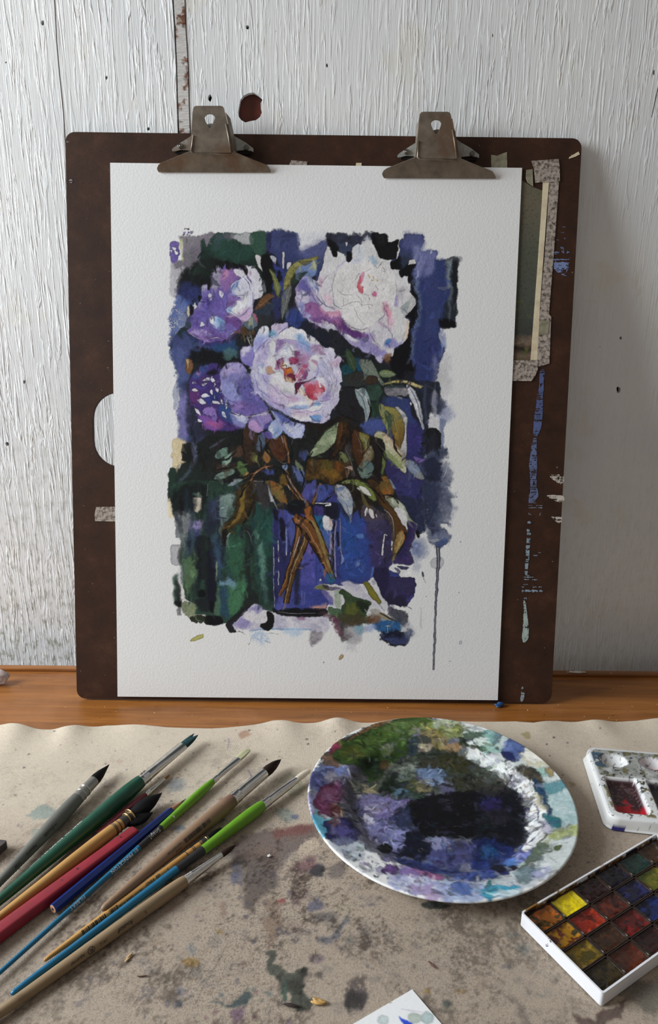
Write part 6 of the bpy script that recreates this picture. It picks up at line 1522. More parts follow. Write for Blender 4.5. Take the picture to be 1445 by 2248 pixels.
# ======================= crisp accents
F7()
DV = (92, 82, 146); DB = (78, 100, 164); HI = (214, 216, 220)
for p in ('300 380 360 320 430 290 470 320', '260 460 290 420 340 390', '440 320 490 350 500 420 490 520 500 600', '520 340 600 320 700 330 790 345', '790 345 860 380 930 430', '930 440 1000 410 1060 405', '1060 405 1100 470 1110 530', '560 460 600 430 640 450 650 500', '640 400 690 440 710 500 700 550', '540 540 590 520 640 545', '930 560 980 520 1050 520', '960 590 1010 620 1020 680 1000 730', '1060 530 1100 600 1120 690 1110 780', '1150 560 1200 640 1220 730', '1110 790 1150 860 1160 960 1130 1050', '1180 760 1210 840 1200 940 1160 1020', '1250 760 1270 850 1250 930', '1210 950 1230 1040 1190 1130', '1000 1110 1090 1100 1170 1080', '920 1180 990 1130 1070 1130', '880 1230 960 1240 1060 1210 1090 1160', '560 980 620 1040 700 1070', '420 880 470 930 520 1000 540 1010', '260 660 280 740 320 820', '330 760 350 830 400 890', '240 860 300 960 380 1030', '420 1090 520 1140 640 1180', '660 1180 760 1210 880 1190', '700 1260 800 1240 920 1270', '480 740 540 730 580 760', '360 740 420 760 480 730', '1090 1280 1140 1300 1170 1260'):
    L(p, (.8, 2.2, .8), random.choice([DV, DB, (120, 104, 160)]), .75, warp=1.5)
for p in ('310 370 370 310 430 300', '500 330 540 300 580 260', '650 200 720 190 790 210', '960 300 1040 370 1110 430', '1000 560 1040 590 1050 650', '1130 480 1180 560 1200 640', '1190 700 1250 760 1260 840', '1200 860 1230 930 1210 1010', '1130 1050 1200 1060 1260 1040', '940 1200 1010 1170 1080 1160', '700 1150 800 1120 880 1120', '800 1330 880 1320 930 1340', '540 800 580 860 620 900', '440 820 500 840 540 900', '280 700 300 780 330 850', '300 980 380 1060 460 1110', '1100 1340 1160 1300 1175 1260', '560 400 600 380 640 380', '700 420 730 470 730 520', '1080 800 1110 860 1120 930'):
    L(p, (1, 5, 1), HI, .8, warp=1.5, soft=1.2)
for p in ('505 600 530 640 540 700', '560 560 590 600 570 640', '730 560 760 590 780 570', '660 580 700 600', '760 660 800 640 840 640', '610 780 640 800 660 840', '700 780 730 820 740 860', '880 700 900 740 890 790', '560 660 600 640 630 650', '640 650 660 690', '740 880 770 920 750 990', '870 970 900 1030 930 1070', '1040 940 1090 950 1100 990', '780 940 800 1000'):
    L(p, (.8, 2.5, .8), random.choice([(110, 26, 56), (84, 30, 60), (130, 50, 40)]), .85, warp=1.5)
F1()
for p in ('420 560 440 640 420 720', '480 640 520 700 540 770', '340 700 380 780 370 860', '260 820 320 840 360 900', '540 620 560 690 550 770', '570 760 620 800 680 830', '420 930 500 950 600 930', '640 830 700 800 760 740', '780 600 790 680 770 760', '300 960 400 990 520 1000', '640 520 600 570 590 620', '690 470 740 520 770 600', '600 660 650 640 720 640'):
    L(p, (.8, 2.4, .8), random.choice([(66, 52, 124), (84, 70, 150), (74, 90, 156)]), .75, warp=1.5)
F2()
for p in ('60 520 90 600 70 680', '160 560 200 640 250 720', '120 700 180 760 260 800', '420 900 520 960 620 1000', '240 600 280 680 360 720', '640 880 680 960 740 1040', '760 660 800 760 810 860', '800 880 840 940 830 1000', '940 720 970 760 950 780', '420 790 480 850 560 890 640 880', '700 830 770 780 780 700', '340 600 360 680 420 720'):
    L(p, (.8, 2.4, .8), random.choice([(104, 80, 150), (90, 96, 160), (130, 100, 150)]), .7, warp=1.5)
# dark jagged ends of the background between petals, top edges
F1()
for p in ('540 330 575 350 580 410 560 400', '600 350 640 360 650 400 625 400', '650 370 700 380 735 455 700 420', '480 340 500 350 490 400', '440 400 455 380 460 440', '395 520 405 520 400 590 385 580', '240 720 262 740 250 810 230 790', '300 640 325 650 305 700'):
    A(p, K, .95, soft=.8, warp=1.5)
F2()
for p in ('340 190 385 230 378 290 345 270', '465 240 500 260 495 318 466 318', '690 180 735 220 745 300 720 260', '830 330 870 320 850 385 832 380', '900 395 945 410 930 455 905 440', '975 440 1005 470 985 500', '1000 560 1040 600 1042 630 1005 590', '780 110 800 160 830 160 800 200'):
    A(p, K, .95, soft=.8, warp=1.5)
F4()
for p in ('150 930 230 945 330 930 420 900', '480 640 500 760 490 860', '690 760 740 860 790 960', '330 1160 440 1110 520 1080', '540 1000 580 1100 660 1110', '620 1150 720 1230 780 1320', '760 1250 840 1250 900 1310', '380 560 480 600 600 640', '640 440 660 540 640 620', '440 340 560 350 600 340', '880 420 980 430', '850 740 870 850 920 920', '180 880 130 960 110 1060'):
    L(p, (2, 7, 2), random.choice([K, (30, 24, 20), (24, 28, 30)]), .85, warp=2)
for p in ('250 760 320 700 390 650', '200 900 300 860 360 800', '780 540 830 600 860 700', '700 790 780 880 860 960', '860 1010 940 1030', '640 800 660 860', '560 1060 640 1080 690 1020', '780 1280 860 1320 930 1400', '400 1200 450 1290 490 1400'):
    L(p, (.8, 2.4, .8), (206, 208, 190), .8, warp=1.2)
F3()
for p in ('700 800 690 930 720 1060', '840 880 860 980 830 1080', '940 900 900 980 960 1070', '1100 880 1130 1000 1120 1120', '760 1270 700 1360 660 1445', '960 1130 1060 1180 1130 1260', '460 1080 560 1080 640 1000', '430 1170 540 1160 640 1140', '620 1220 700 1240 760 1190', '1190 1160 1240 1260 1210 1330'):
    L(p, (2, 8, 2), random.choice([K, (26, 22, 20)]), .85, warp=2)
for p in ('1045 880 1060 960', '1095 1000 1110 1080', '905 1010 890 1060', '1000 1080 1060 1110 1100 1100', '790 1210 840 1180', '1130 1290 1170 1350', '1190 1400 1230 1440', '1110 1240 1130 1300'):
    L(p, (1, 3, 1), (208, 200, 190), .8, warp=1.2)
finish(cv, 1.17, 0.04, 0.34, 0.6)
cv.im[:, :4] = PAPER; cv.im[:, -4:] = PAPER; cv.im[:3] = PAPER; cv.im[-3:] = PAPER
xs = np.concatenate([np.linspace(ps0, a0, 8)[:-1], a0 + np.arange(pw_) / PR, np.linspace(a0 + (pw_ - 1) / PR, ps1, 8)[1:]])
ts = np.concatenate([np.linspace(pt1, b1, 8)[:-1], b1 - np.arange(ph_) / PR, np.linspace(b1 - (ph_ - 1) / PR, pt0, 8)[1:]])
XS, TS = np.meshgrid(xs, ts)
pc = cv.sample(((XS - a0) * PR).ravel(), ((b1 - TS) * PR).ravel())
fxs, fts = XS.ravel(), TS.ravel()
lift = 0.0021 + 0.0012 * np.clip((0.10 - fts) / 0.1, 0, 1) ** 2
PV = BO + np.outer(fxs, BX) + np.outer(fts, BU) + np.outer(lift, BN)
nx, ny = len(xs), len(ts)
Q = grid_quads(nx, ny)[:, ::-1]
rim = list(range(0, nx)) + [nx * (j + 1) - 1 for j in range(1, ny)] + list(range(nx * ny - 2, nx * (ny - 1) - 1, -1)) + [nx * j for j in range(ny - 2, 0, -1)]
BV = np.vstack([PV[rim], PV[rim] - BN * 0.0006])
nV = len(PV); m = len(rim); ri = nV + np.arange(m); rj = np.roll(ri, -1); ki = nV + m + np.arange(m); kj = np.roll(ki, -1)
Q = np.vstack([Q, np.stack([ri, rj, kj, ki], 1)])
pcol = np.vstack([pc, np.tile(np.array(PAPER, np.float32), (2 * m, 1))])
def paper_mat():
    g = N('cold_press_watercolour_paper'); vc = g.attr()
    g.set(color=vc.outputs[0], rough=0.85, spec=0.2)
    g.bump(g.noise(g.coord((1, 1, 1)), 430, 3, 0.6), 0.35, 0.0006)
    return g.m
paper = fast_mesh('watercolour_painting', np.vstack([PV, BV]), Q, paper_mat(), cols=albedo(pcol, PAPER, 0.82).astype(np.float32), origin=tuple(bp((ps0 + ps1) / 2, pt0, 0.001)))
tag(paper, 'large white paper with a watercolour of peonies clipped to the board', 'painting')
# ------------------------------------------------------------------ brushes and pencil lying on the cloth
def hair_mat(name, c, c2, rough=0.55):
    g = N(name); n = g.noise(g.coord((18, 420, 420)), 1.0, 3, 0.6)
    g.set(color=g.ramp(n, [(0.35, lin(*c2)), (0.65, lin(*c))]), rough=0.75, spec=0.12); g.bump(n, 0.6, 0.0006)
    return g.m
def wood_mat(name, c, c2, rough=0.5):
    g = N(name); n = g.noise(g.coord((14, 190, 190)), 1.0, 4, 0.6)
    q = g.noise(g.coord((1, 1, 1)), 45, 5, 0.6)
    col = g.ramp(n, [(0.3, lin(*c2)), (0.7, lin(*c))])
    col = g.mix(g.ramp(q, [(0.6, BLK), (0.7, (0.5, 0.5, 0.5, 1))]), col, tuple(x * 0.55 for x in lin(*c2)[:3]) + (1,))
    g.set(color=col, rough=rough, spec=0.35); g.bump(n, 0.12, 0.0003)
    return g.m
def paint_mat(name, c, rough=0.32, var=0.12):
    return simple(name, lin(*c), rough, spec=0.45, var=var, nscale=120)
M_chrome = simple('polished_ferrule', lin(214, 212, 206), 0.2, 1.0, var=0.12, nscale=160)
M_chromed = simple('brushed_grey_ferrule', lin(150, 148, 142), 0.42, 0.85, var=0.12, nscale=160)
M_blackhair = hair_mat('black_hair', (26, 25, 26), (8, 8, 9))
M_brownhair = hair_mat('dark_brown_hair', (58, 42, 36), (20, 15, 14))
M_tealhair = hair_mat('teal_stained_hair', (46, 76, 80), (24, 42, 46))
M_palehair = hair_mat('white_hair', (226, 218, 202), (196, 184, 164))
M_olivehair = hair_mat('pale_olive_hair', (190, 188, 150), (120, 118, 92))
M_amberhair = hair_mat('amber_hair', (156, 108, 52), (92, 58, 28))
M_print_w = simple('white_lettering', lin(226, 226, 222), 0.5, var=0.05)
M_print_k = simple('black_lettering', lin(30, 26, 24), 0.6, var=0.05)
M_print_g = simple('silver_lettering', lin(190, 192, 192), 0.5, var=0.05)
M_gold = simple('brass_wire', lin(196, 164, 108), 0.3, 0.9, var=0.1)
M_dkwire = simple('dark_wire', lin(50, 36, 26), 0.5, 0.3, var=0.1)
M_quill = simple('dark_quill_sleeve', lin(52, 50, 46), 0.3, var=0.3, nscale=200)

class Stick:
    def __init__(s, name, label, a, b, za, zb, cat='brush', group=None):
        s.p0 = on_table(a[0], a[1], za); s.p1 = on_table(b[0], b[1], zb)
        d = s.p1 - s.p0; s.len = np.linalg.norm(d); s.t = d / s.len
        mid = (s.p0 + s.p1) / 2
        cam_dir = EYE - mid; e1 = cam_dir - s.t * (cam_dir @ s.t); s.e1 = e1 / np.linalg.norm(e1)
        s.e2 = np.cross(s.e1, s.t)
        s.side = np.cross(s.t, (0, 0, 1.0)); s.side /= np.linalg.norm(s.side); s.up = np.cross(s.side, s.t)
        # local frame: x along the stick
        s.root = thing(name, label, cat, (0, 0, 0), group)
        m = Matrix.Identity(4)
        for i in range(3):
            m[i][0] = s.t[i]; m[i][1] = -s.side[i]; m[i][2] = s.up[i]; m[i][3] = s.p0[i]
        # origin at the tip end, resting height
        s.root.matrix_world = m
        s.M = np.array([s.t, -s.side, s.up])
        s.R = []
    def along(s, u, v):
        z = s.p0[2]
        for _ in range(3):
            p = on_table(u, v, z); x = float((p - s.p0) @ s.t); z = s.p0[2] + s.t[2] * x
        return x
    def rad(s, u, v, hw):
        x = s.along(u, v); return hw / depth_px(s.p0 + s.t * x)
    def lathe(s, name, mat, st, flat=1.0, n=20, bend=None, hexa=False, cap=True, parent=None):
        """st: (u, v, halfwidth px) or (x, r) pairs"""
        q = [(s.along(a[0], a[1]), s.rad(*a)) if len(a) == 3 else a for a in st]
        for x, r in q: s.R.append((x, r))
        V, F = [], []
        if hexa: n = 6
        for i, (x, r) in enumerate(q):
            f = flat[i] if isinstance(flat, (list, tuple)) else flat
            dy, dz = (bend(x) if bend else (0, 0))
            for k in range(n):
                a = 6.28318 * (k + 0.5 * hexa) / n
                V.append((x, r * math.cos(a) + dy, r * f * math.sin(a) + dz))
        m = len(q)
        for i in range(m - 1):
            for k in range(n): F.append((i * n + k, i * n + (k + 1) % n, (i + 1) * n + (k + 1) % n, (i + 1) * n + k))
        F.append(tuple(range(n - 1, -1, -1))); F.append(tuple((m - 1) * n + k for k in range(n)))
        o = mk(name, V, F, mat, None, smooth=not hexa, local=True); o.parent = parent or s.root
        fix_normals(o)
        if not hexa: 
            e = o.modifiers.new('split', 'EDGE_SPLIT'); e.split_angle = math.radians(50)
        return o
    def settle(s, gap=0.0024):
        lo = min(s.p0[2] + s.t[2] * x - r for x, r in s.R)
        s.root.matrix_world = Matrix.Translation((0, 0, gap - lo)) @ s.root.matrix_world
    def ring(s, x, r, w, mat, parent, nm='wire'):
        return s.lathe(nm, mat, [(x - w, r), (x - w * 0.6, r + w * 0.7), (x, r + w), (x + w * 0.6, r + w * 0.7), (x + w, r)], parent=parent)
    def radius_at(s, x):
        q = sorted(s.R); return float(np.interp(x, [a for a, _ in q], [b for _, b in q]))
    def wrap(s, V2, x0, th0, F, mat, parent, name='lettering'):
        V = []
        for (a, b) in V2:
            x = x0 + a; r = s.radius_at(x) + 0.00022; th = th0 + b / max(r, 0.002)
            w = r * (math.cos(th) * s.e1 + math.sin(th) * s.e2)
            l = s.M @ w; V.append((x, l[1], l[2]))
        o = mk(name, V, F, mat, None, local=True); o.parent = parent; return o
    def text(s, txt, u, v, hpx, mat, parent, th=0.0, track=1.0, shear=0.0, stretch=1.0):
        """lettering that starts at photo point (u,v) and runs towards the handle end"""
        cu = bpy.data.curves.new('lettering', 'FONT'); cu.body = txt; cu.size = 1.0; cu.space_character = track; cu.shear = shear
        cu.resolution_u = 2; cu.align_y = 'CENTER'
        ob = bpy.data.objects.new('tmp_text', cu); COL.objects.link(ob)
        dg = bpy.context.evaluated_depsgraph_get(); me = bpy.data.meshes.new_from_object(ob.evaluated_get(dg))
        x0 = s.along(u, v); k = hpx / depth_px(s.p0 + s.t * x0) / 0.70
        bm = bmesh.new(); bm.from_mesh(me); bmesh.ops.triangulate(bm, faces=bm.faces)
        for _ in range(3):
            lg = [e for e in bm.edges if e.calc_length() > 0.22]
            if not lg: break
            bmesh.ops.subdivide_edges(bm, edges=lg, cuts=1); bmesh.ops.triangulate(bm, faces=bm.faces)
        bm.to_mesh(me); bm.free()
        V2 = [(p.co.x * k * stretch, (p.co.y) * k) for p in me.vertices]; F = [tuple(p.vertices) for p in me.polygons]
        COL.objects.unlink(ob); bpy.data.objects.remove(ob); bpy.data.curves.remove(cu); bpy.data.meshes.remove(me)
        return s.wrap(V2, x0, th, F, mat, parent)
    def barcode(s, u0, v0, u1, v1, hpx, mat, parent, th=0.0, seed=1, n=26):
        r = random.Random(seed); x0, x1 = s.along(u0, v0), s.along(u1, v1); k = 1 / depth_px(s.p0 + s.t * x0)
        V, F = [], []; x = 0.0; L_ = x1 - x0
        while x < L_:
            w = r.choice([0.6, 0.6, 1.1, 1.7]) * L_ / n / 1.6; h = hpx * k / 2
            m = len(V)
            for j in range(5):
                y = -h + 2 * h * j / 4; V += [(x, y), (x + w, y)]
            for j in range(4): F.append((m + 2 * j, m + 2 * j + 1, m + 2 * j + 3, m + 2 * j + 2))
            x += w + r.choice([0.6, 0.9, 1.5]) * L_ / n / 1.6
        return s.wrap(V, x0, th, F, mat, parent, 'barcode')
def T3(x, y): return (x / 3.44, 1560 + y / 3.44)
def T4(x, y): return (280 + x / 3.44, 1560 + y / 3.44)
def T5(x, y): return (x / 3.44, 1830 + y / 3.44)
GB = 'paint brushes lying on the cloth'
def st(f, *l): return [(*f(x, y), hw) for x, y, hw in l]

# 1 grey quill-shaped brush
b = Stick('paint_brush', 'matte grey brush with pointed black bristles, at the far left', T3(827, 415), (-52, 1994), 0.0095, 0.0060, group=GB)
hair = st(T3, (827, 415, .4), (805, 455, 5), (780, 490, 9), (750, 520, 11.5), (728, 545, 12))
b.lathe('bristles', M_blackhair, hair)
f_ = b.lathe('ferrule', M_chromed, st(T3, (728, 545, 12), (700, 570, 12.2), (665, 605, 12.8), (655, 614, 13.6), (648, 620, 12.8), (640, 628, 13.8), (632, 635, 13), (622, 645, 14.2), (612, 655, 13.4), (600, 668, 14.6), (590, 678, 14.4)))
for q in ((655, 614), (622, 645)): b.ring(b.along(*T3(*q)), b.rad(*T3(*q), 13.6), 0.0005, M_chrome, f_)
h = b.lathe('handle', simple('matte_grey_lacquer', lin(92, 92, 86), 0.5, var=0.12), st(T3, (590, 678, 14.6), (540, 740, 16), (470, 810, 16.5), (370, 920, 15.5), (250, 1050, 13.5), (120, 1180, 11.5), (0, 1300, 9.5), (-120, 1432, 8.2), (-180, 1498, 5), (-186, 1505, 2)))
b.text('14', *T3(418, 878), 5.5, M_print_k, h, 0.25)
b.text('Escoda', *T3(400, 905), 9, M_print_k, h, 0.3, 1.0, 0.25, 0.82)
b.text('Aquario', *T3(275, 1040), 7, M_print_k, h, 0.3, 1.0, 0.1, 0.95)
b.text('1158', *T3(150, 1165), 6, M_print_k, h, 0.3)

# 2 big green brush with a split teal tip

b.settle()
b = Stick('paint_brush', 'thick dark green brush with teal-stained forked tip', T4(522, 190), (-110, 2074), 0.0098, 0.0060, group=GB)
xt = b.along(*T4(410, 280))
for off, tipx, sc in ((-0.0012, T4(512, 186), 0.8), (0.0016, T4(538, 195), 0.62)):
    x1 = b.along(*tipx); r0 = b.rad(*T4(410, 280), 11.5)
    pr = [(x1 + (xt - x1) * k, r0 * w * sc) for k, w in ((0, .03), (.12, .28), (.3, .62), (.55, .95), (.8, 1.15), (1, 1.2))]
    b.lathe('bristles', M_tealhair, pr, flat=0.55, bend=lambda x, o_=off, x1=x1: (-o_ * (0.4 + 1.6 * max(0, (xt - x) / (xt - x1))), 0))
f_ = b.lathe('ferrule', M_chrome, st(T4, (412, 278, 13), (370, 318, 12.8), (300, 380, 12.6), (220, 450, 12.5), (160, 502, 12.8), (150, 510, 13.8), (142, 518, 12.6), (132, 526, 14), (122, 535, 12.8), (112, 544, 14), (100, 554, 14.2)), flat=[0.55, 0.6, 0.72, 0.86, 0.97, 1, 1, 1, 1, 1, 1])
h = b.lathe('handle', paint_mat('dark_green_lacquer', (22, 74, 56)), st(T4, (100, 554, 14.6), (70, 585, 16), (20, 630, 17.5)) + st(T3, (880, 740, 18), (700, 890, 17.5), (500, 1060, 15.5), (300, 1225, 13.5), (100, 1390, 12)) + st(T5, (0, 555, 10.5), (-200, 730, 8.5), (-370, 875, 6), (-378, 882, 3)))
b.text('SERIES 1222  ROUND  16', *T3(655, 905), 6, M_print_w, h, -1.32, 1.1)
b.text('MADE IN GERMANY', *T3(415, 1110), 4, M_print_g, h, -1.3, 1.1)

# 3 thin dark red brush

b.settle()
b = Stick('paint_brush', 'thin dark red liner brush beside the thick green one', T3(1283, 478), (110, 1920), 0.0062, 0.0068, group=GB)
b.lathe('bristles', M_amberhair, st(T3, (1283, 478, .4), (1268, 493, 2.4), (1246, 513, 2.6)))
f_ = b.lathe('ferrule', M_chrome, st(T3, (1246, 513, 2.8), (1190, 560, 4), (1140, 604, 5), (1132, 610, 5.6), (1124, 618, 4.9), (1116, 625, 5.7), (1106, 634, 5.4)))
h = b.lathe('handle', paint_mat('dark_red_lacquer', (92, 18, 34)), st(T3, (1106, 634, 5.6), (1060, 675, 6.6), (960, 752, 7.5), (820, 862, 7.4), (735, 930, 7.2)))
h2 = b.lathe('handle_end', paint_mat('black_red_lacquer', (26, 12, 14)), st(T3, (735, 930, 7.2), (620, 1030, 7), (480, 1150, 6.6), (400, 1220, 5), (392, 1227, 2)))
b.text('JVS 08/1', *T3(828, 880), 5.5, M_print_g, h, 0.2)
b.barcode(*T3(735, 952), *T3(610, 1048), 8, M_print_w, h2, 0.3, 3, 22)

# 4 yellow wooden quill mop

b.settle()
b = Stick('paint_brush', 'honey wooden mop brush with big black forked hair', T3(1225, 630), (-110, 2100), 0.0105, 0.0055, group=GB)
b.lathe('bristles', M_blackhair, st(T3, (1225, 630, .4), (1190, 665, 8), (1150, 700, 15), (1100, 738, 19), (1060, 766, 18), (1020, 792, 14.5), (1000, 808, 12.5)), flat=0.75)
xa, xb = b.along(*T3(1150, 768)), b.along(*T3(950, 862))
b.lathe('bristles', M_blackhair, [(xa + (xb - xa) * k, 0.0085 * w) for k, w in ((0, .03), (.12, .3), (.3, .68), (.5, .95), (.7, 1), (.88, .8), (1, .55))], flat=0.5, bend=lambda x: (0.0115 - 0.010 * (x - xa) / (xb - xa), -0.0012))
f_ = b.lathe('quill_sleeve', M_quill, st(T3, (1003, 806, 12.6), (975, 826, 13), (945, 848, 13.4), (918, 868, 13.4)))
h = b.lathe('handle', wood_mat('honey_wood', (186, 142, 82), (162, 118, 64)), st(T3, (918, 868, 12.6), (880, 896, 13.6), (840, 930, 14.6), (700, 1025, 15), (500, 1170, 13.8), (300, 1300, 12)) + st(T5, (80, 575, 10.2), (0, 632, 9), (-200, 775, 7.5), (-360, 890, 5), (-368, 896, 2)))
for q, m_ in (((990, 815), M_gold), ((962, 836), M_gold), ((930, 860), M_gold), ((895, 886), M_dkwire), ((868, 905), M_dkwire), ((858, 912), M_dkwire)):
    b.ring(b.along(*T3(*q)), b.radius_at(b.along(*T3(*q))), 0.00042, m_, f_)

# 5 red blunt stick

b.settle()
b = Stick('red_stick', 'crimson rubbery stick with a blunt square end', T3(1025, 893), (-120, 2130), 0.0098, 0.0100, cat='stick')
red = simple('crimson_rubber', lin(136, 22, 40), 0.55, var=0.18, nscale=60, bump=0.1)
x0 = 0.0; x1 = b.len; r = 0.0052; b.R = [(0, 0.005), (x1, 0.005)]
V, F = [], []
prof = rrect(-1, -0.82, 1, 0.82, 0.42, 4)
sts = [(x0, 0.80), (x0 + 0.0004, 0.90), (x0 + 0.0012, 0.97), (x0 + 0.003, 1.0), (x0 + 0.05, 1.08), (x0 + 0.12, 1.16), (x1, 1.16)]
for x, k in sts:
    for (py, pz) in prof: V.append((x, py * r * k, pz * r * k))
n_ = len(prof)
for i in range(len(sts) - 1):
    for k in range(n_): F.append((i * n_ + k, i * n_ + (k + 1) % n_, (i + 1) * n_ + (k + 1) % n_, (i + 1) * n_ + k))
F.append(tuple(range(n_ - 1, -1, -1))); F.append(tuple((len(sts) - 1) * n_ + k for k in range(n_)))
o = mk('grip', V, F, red, None, smooth=True, local=True); o.parent = b.root; fix_normals(o)
o.modifiers.new('split', 'EDGE_SPLIT').split_angle = math.radians(60)
for (q, rr) in (((905, 965), 0.0008), ((590, 1212), 0.0010), ((480, 1305), 0.0007)):
    x = b.along(*T3(*q)); s_ = []
    for k in range(8): s_.append((x + rr * math.cos(k * .785), rr * math.sin(k * .785)))
    V = [(a, -0.001 + c, 0.0052 * 0.82 * 1.10 + 0.00012 + 0.0003 * (a - x) * 0) for a, c in s_]
    oo = mk('dark_nick', V, [tuple(range(8))], M_print_k, None, local=True); oo.parent = b.root

# 6 dark blue pencil

b.settle()
b = Stick('pencil', 'dark blue hexagonal pencil with a sharpened point', T3(1408, 675), T5(402, 582), 0.0046, 0.0058, cat='pencil')
b.lathe('lead', simple('graphite', lin(36, 34, 34), 0.35, 0.2), st(T3, (1408, 675, .3), (1395, 688, 1.0), (1372, 707, 2.1)), n=12)
b.lathe('sharpened_cone', wood_mat('cedar_wood', (176, 122, 96), (150, 98, 74)), st(T3, (1372, 707, 2.1), (1340, 732, 4.6), (1295, 768, 8.2)), n=16)
o = b.lathe('barrel', paint_mat('navy_lacquer', (20, 42, 104), 0.28), [(b.along(*T3(1298, 765)), 0.0038), (b.along(*T3(1285, 776)), 0.0041), (b.len - 0.0006, 0.0041), (b.len, 0.0039)], hexa=True)
o2 = b.lathe('cut_end', wood_mat('end_grain', (200, 156, 126), (178, 128, 100)), [(b.len - 0.0002, 0.0034), (b.len + 0.0002, 0.0034)], n=16)
b.lathe('lead_end', M_hole, [(b.len, 0.0011), (b.len + 0.0004, 0.0011)], n=10)

M_grn = paint_mat('leaf_green_lacquer', (96, 146, 30), 0.22, 0.06); M_blk = paint_mat('black_lacquer', (34, 34, 36), 0.35); M_teal = paint_mat('teal_blue_lacquer', (18, 96, 132), 0.25, 0.06)
# 7 slim three-colour filbert

b.settle()
b = Stick('paint_brush', 'slim green, black and teal brush with flat olive bristles', T4(912, 302), (-70, 2200), 0.0062, 0.0046, group=GB)
b.lathe('bristles', M_olivehair, st(T4, (916, 298, 5), (908, 306, 7.4), (880, 334, 9), (838, 372, 9.2)), flat=[0.15, 0.2, 0.28, 0.36])
f_ = b.lathe('ferrule', M_chrome, st(T4, (838, 372, 9.6), (800, 408, 8.4), (750, 450, 7), (700, 495, 6.2), (682, 510, 6.2), (676, 516, 7), (669, 522, 6.2), (662, 529, 7.1), (655, 536, 6.4), (645, 545, 7)), flat=[0.4, 0.55, 0.8, 0.95, 1, 1, 1, 1, 1, 1])
h = b.lathe('handle', M_grn, st(T4, (645, 545, 7.2), (600, 590, 9), (550, 636, 9.8), (480, 700, 9.6), (380, 790, 8.6), (262, 895, 7.6)))
k_ = b.lathe('black_band', M_blk, st(T4, (262, 895, 7.6), (200, 950, 7.2), (90, 1045, 6.6)))
t_ = b.lathe('teal_end', M_teal, st(T4, (90, 1045, 6.6), (0, 1125, 6.2)) + st(T5, (800, 330, 6.0), (560, 560, 5.8), (300, 800, 5.4), (0, 1078, 5), (-200, 1260, 4.4), (-235, 1292, 3), (-240, 1296, 1)))
b.text('4', *T4(346, 812), 7.5, M_print_w, h, 0.0)
b.text('Snap!', *T4(240, 912), 9.5, M_print_g, k_, 0.0, 1.05)
b.text('BY', *T3(1040, 1064), 6.6, M_print_g, t_, 0.05, 1.0)
b.text('PRINCETON', *T3(992, 1094), 7.4, M_print_w, t_, 0.05, 1.05)
b.text('FILBERT', *T5(634, 487), 7.2, M_print_g, t_, 0.0, 1.12)

# 8 large natural wood brush

b.settle()
b = Stick('paint_brush', 'large pale wooden brush with barcode and dark brown bristles', T4(1158, 372), T5(765, 582), 0.0105, 0.0078, group=GB)
b.lathe('bristles', M_brownhair, st(T4, (1160, 370, .4), (1150, 392, 4.5), (1125, 425, 9), (1095, 458, 11.2), (1062, 492, 11)))
f_ = b.lathe('ferrule', M_chrome, st(T4, (1064, 490, 11.4), (1000, 545, 12), (930, 600, 12.6), (870, 645, 13.2), (858, 654, 14.2), (850, 660, 13.2), (842, 666, 14.4), (832, 674, 13.4), (824, 680, 14.6), (812, 690, 14.4)))
g = N('raw_beech_wood'); n_ = g.noise(g.coord((14, 190, 190)), 1.0, 4, 0.6)
sx = g.n('ShaderNodeSeparateXYZ'); tc = g.n('ShaderNodeTexCoord'); g.l(tc.outputs['Object'], sx.inputs[0])
dip = g.ramp(g.math('ADD', g.math('MULTIPLY', sx.outputs[0], 10.0), g.math('MULTIPLY', g.noise(g.coord((1, 1, 1)), 90, 4), 0.15)), [(0.78, lin(98, 62, 52)), (0.95, lin(134, 106, 82))])
g.set(color=g.mix(g.ramp(n_, [(0.3, (0.5, 0.5, 0.5, 1)), (0.7, BLK)]), dip, lin(112, 86, 66)), rough=0.6)
h = b.lathe('handle', g.m, st(T4, (812, 690, 14.6), (790, 712, 15.8), (740, 755, 16.6), (650, 830, 17), (540, 930, 16.4), (420, 1030, 15), (280, 1140, 13.4), (140, 1240, 12)) + st(T5, (980, 410, 10.5), (860, 500, 9), (790, 556, 7.6), (770, 574, 5.5), (764, 580, 2)))
b.barcode(*T4(615, 858), *T4(418, 1008), 10, M_print_k, h, 0.12, 5, 34)
b.text('4607100971208', *T4(395, 1025), 4.2, M_print_k, h, -0.05, 1.0)
b.text('1412.8', *T4(402, 1042), 4.2, M_print_k, h, 0.5, 1.0)

def T4q(x, y): return T4(x - 6, y - 7)
def T5q(x, y): return T5(x - 6, y - 7)
# 9 slim quill with wire bindings

b.settle()
b = Stick('paint_brush', 'slim honey wooden quill brush with wire bindings and black hair', T4q(728, 893), T5q(335, 966), 0.0075, 0.0050, group=GB)
b.lathe('bristles', M_blackhair, st(T4q, (730, 892, .4), (712, 902, 5), (686, 918, 7.5), (656, 938, 8.5), (628, 958, 8.2), (612, 972, 8)))
f_ = b.lathe('quill_sleeve', M_quill, st(T4q, (612, 972, 8.6), (590, 985, 9), (566, 1004, 9.2)))
wd = wood_mat('amber_wood', (192, 146, 82), (168, 120, 62))
h = b.lathe('handle', wd, st(T4q, (566, 1004, 8), (520, 1035, 8.2), (440, 1092, 8.4), (330, 1170, 8.6), (200, 1262, 8.4), (60, 1360, 8.2)) + st(T5q, (980, 478, 8.2), (820, 605, 8), (640, 740, 7.6), (480, 855, 6.2), (380, 935, 5), (345, 960, 4), (336, 966, 1.5)))
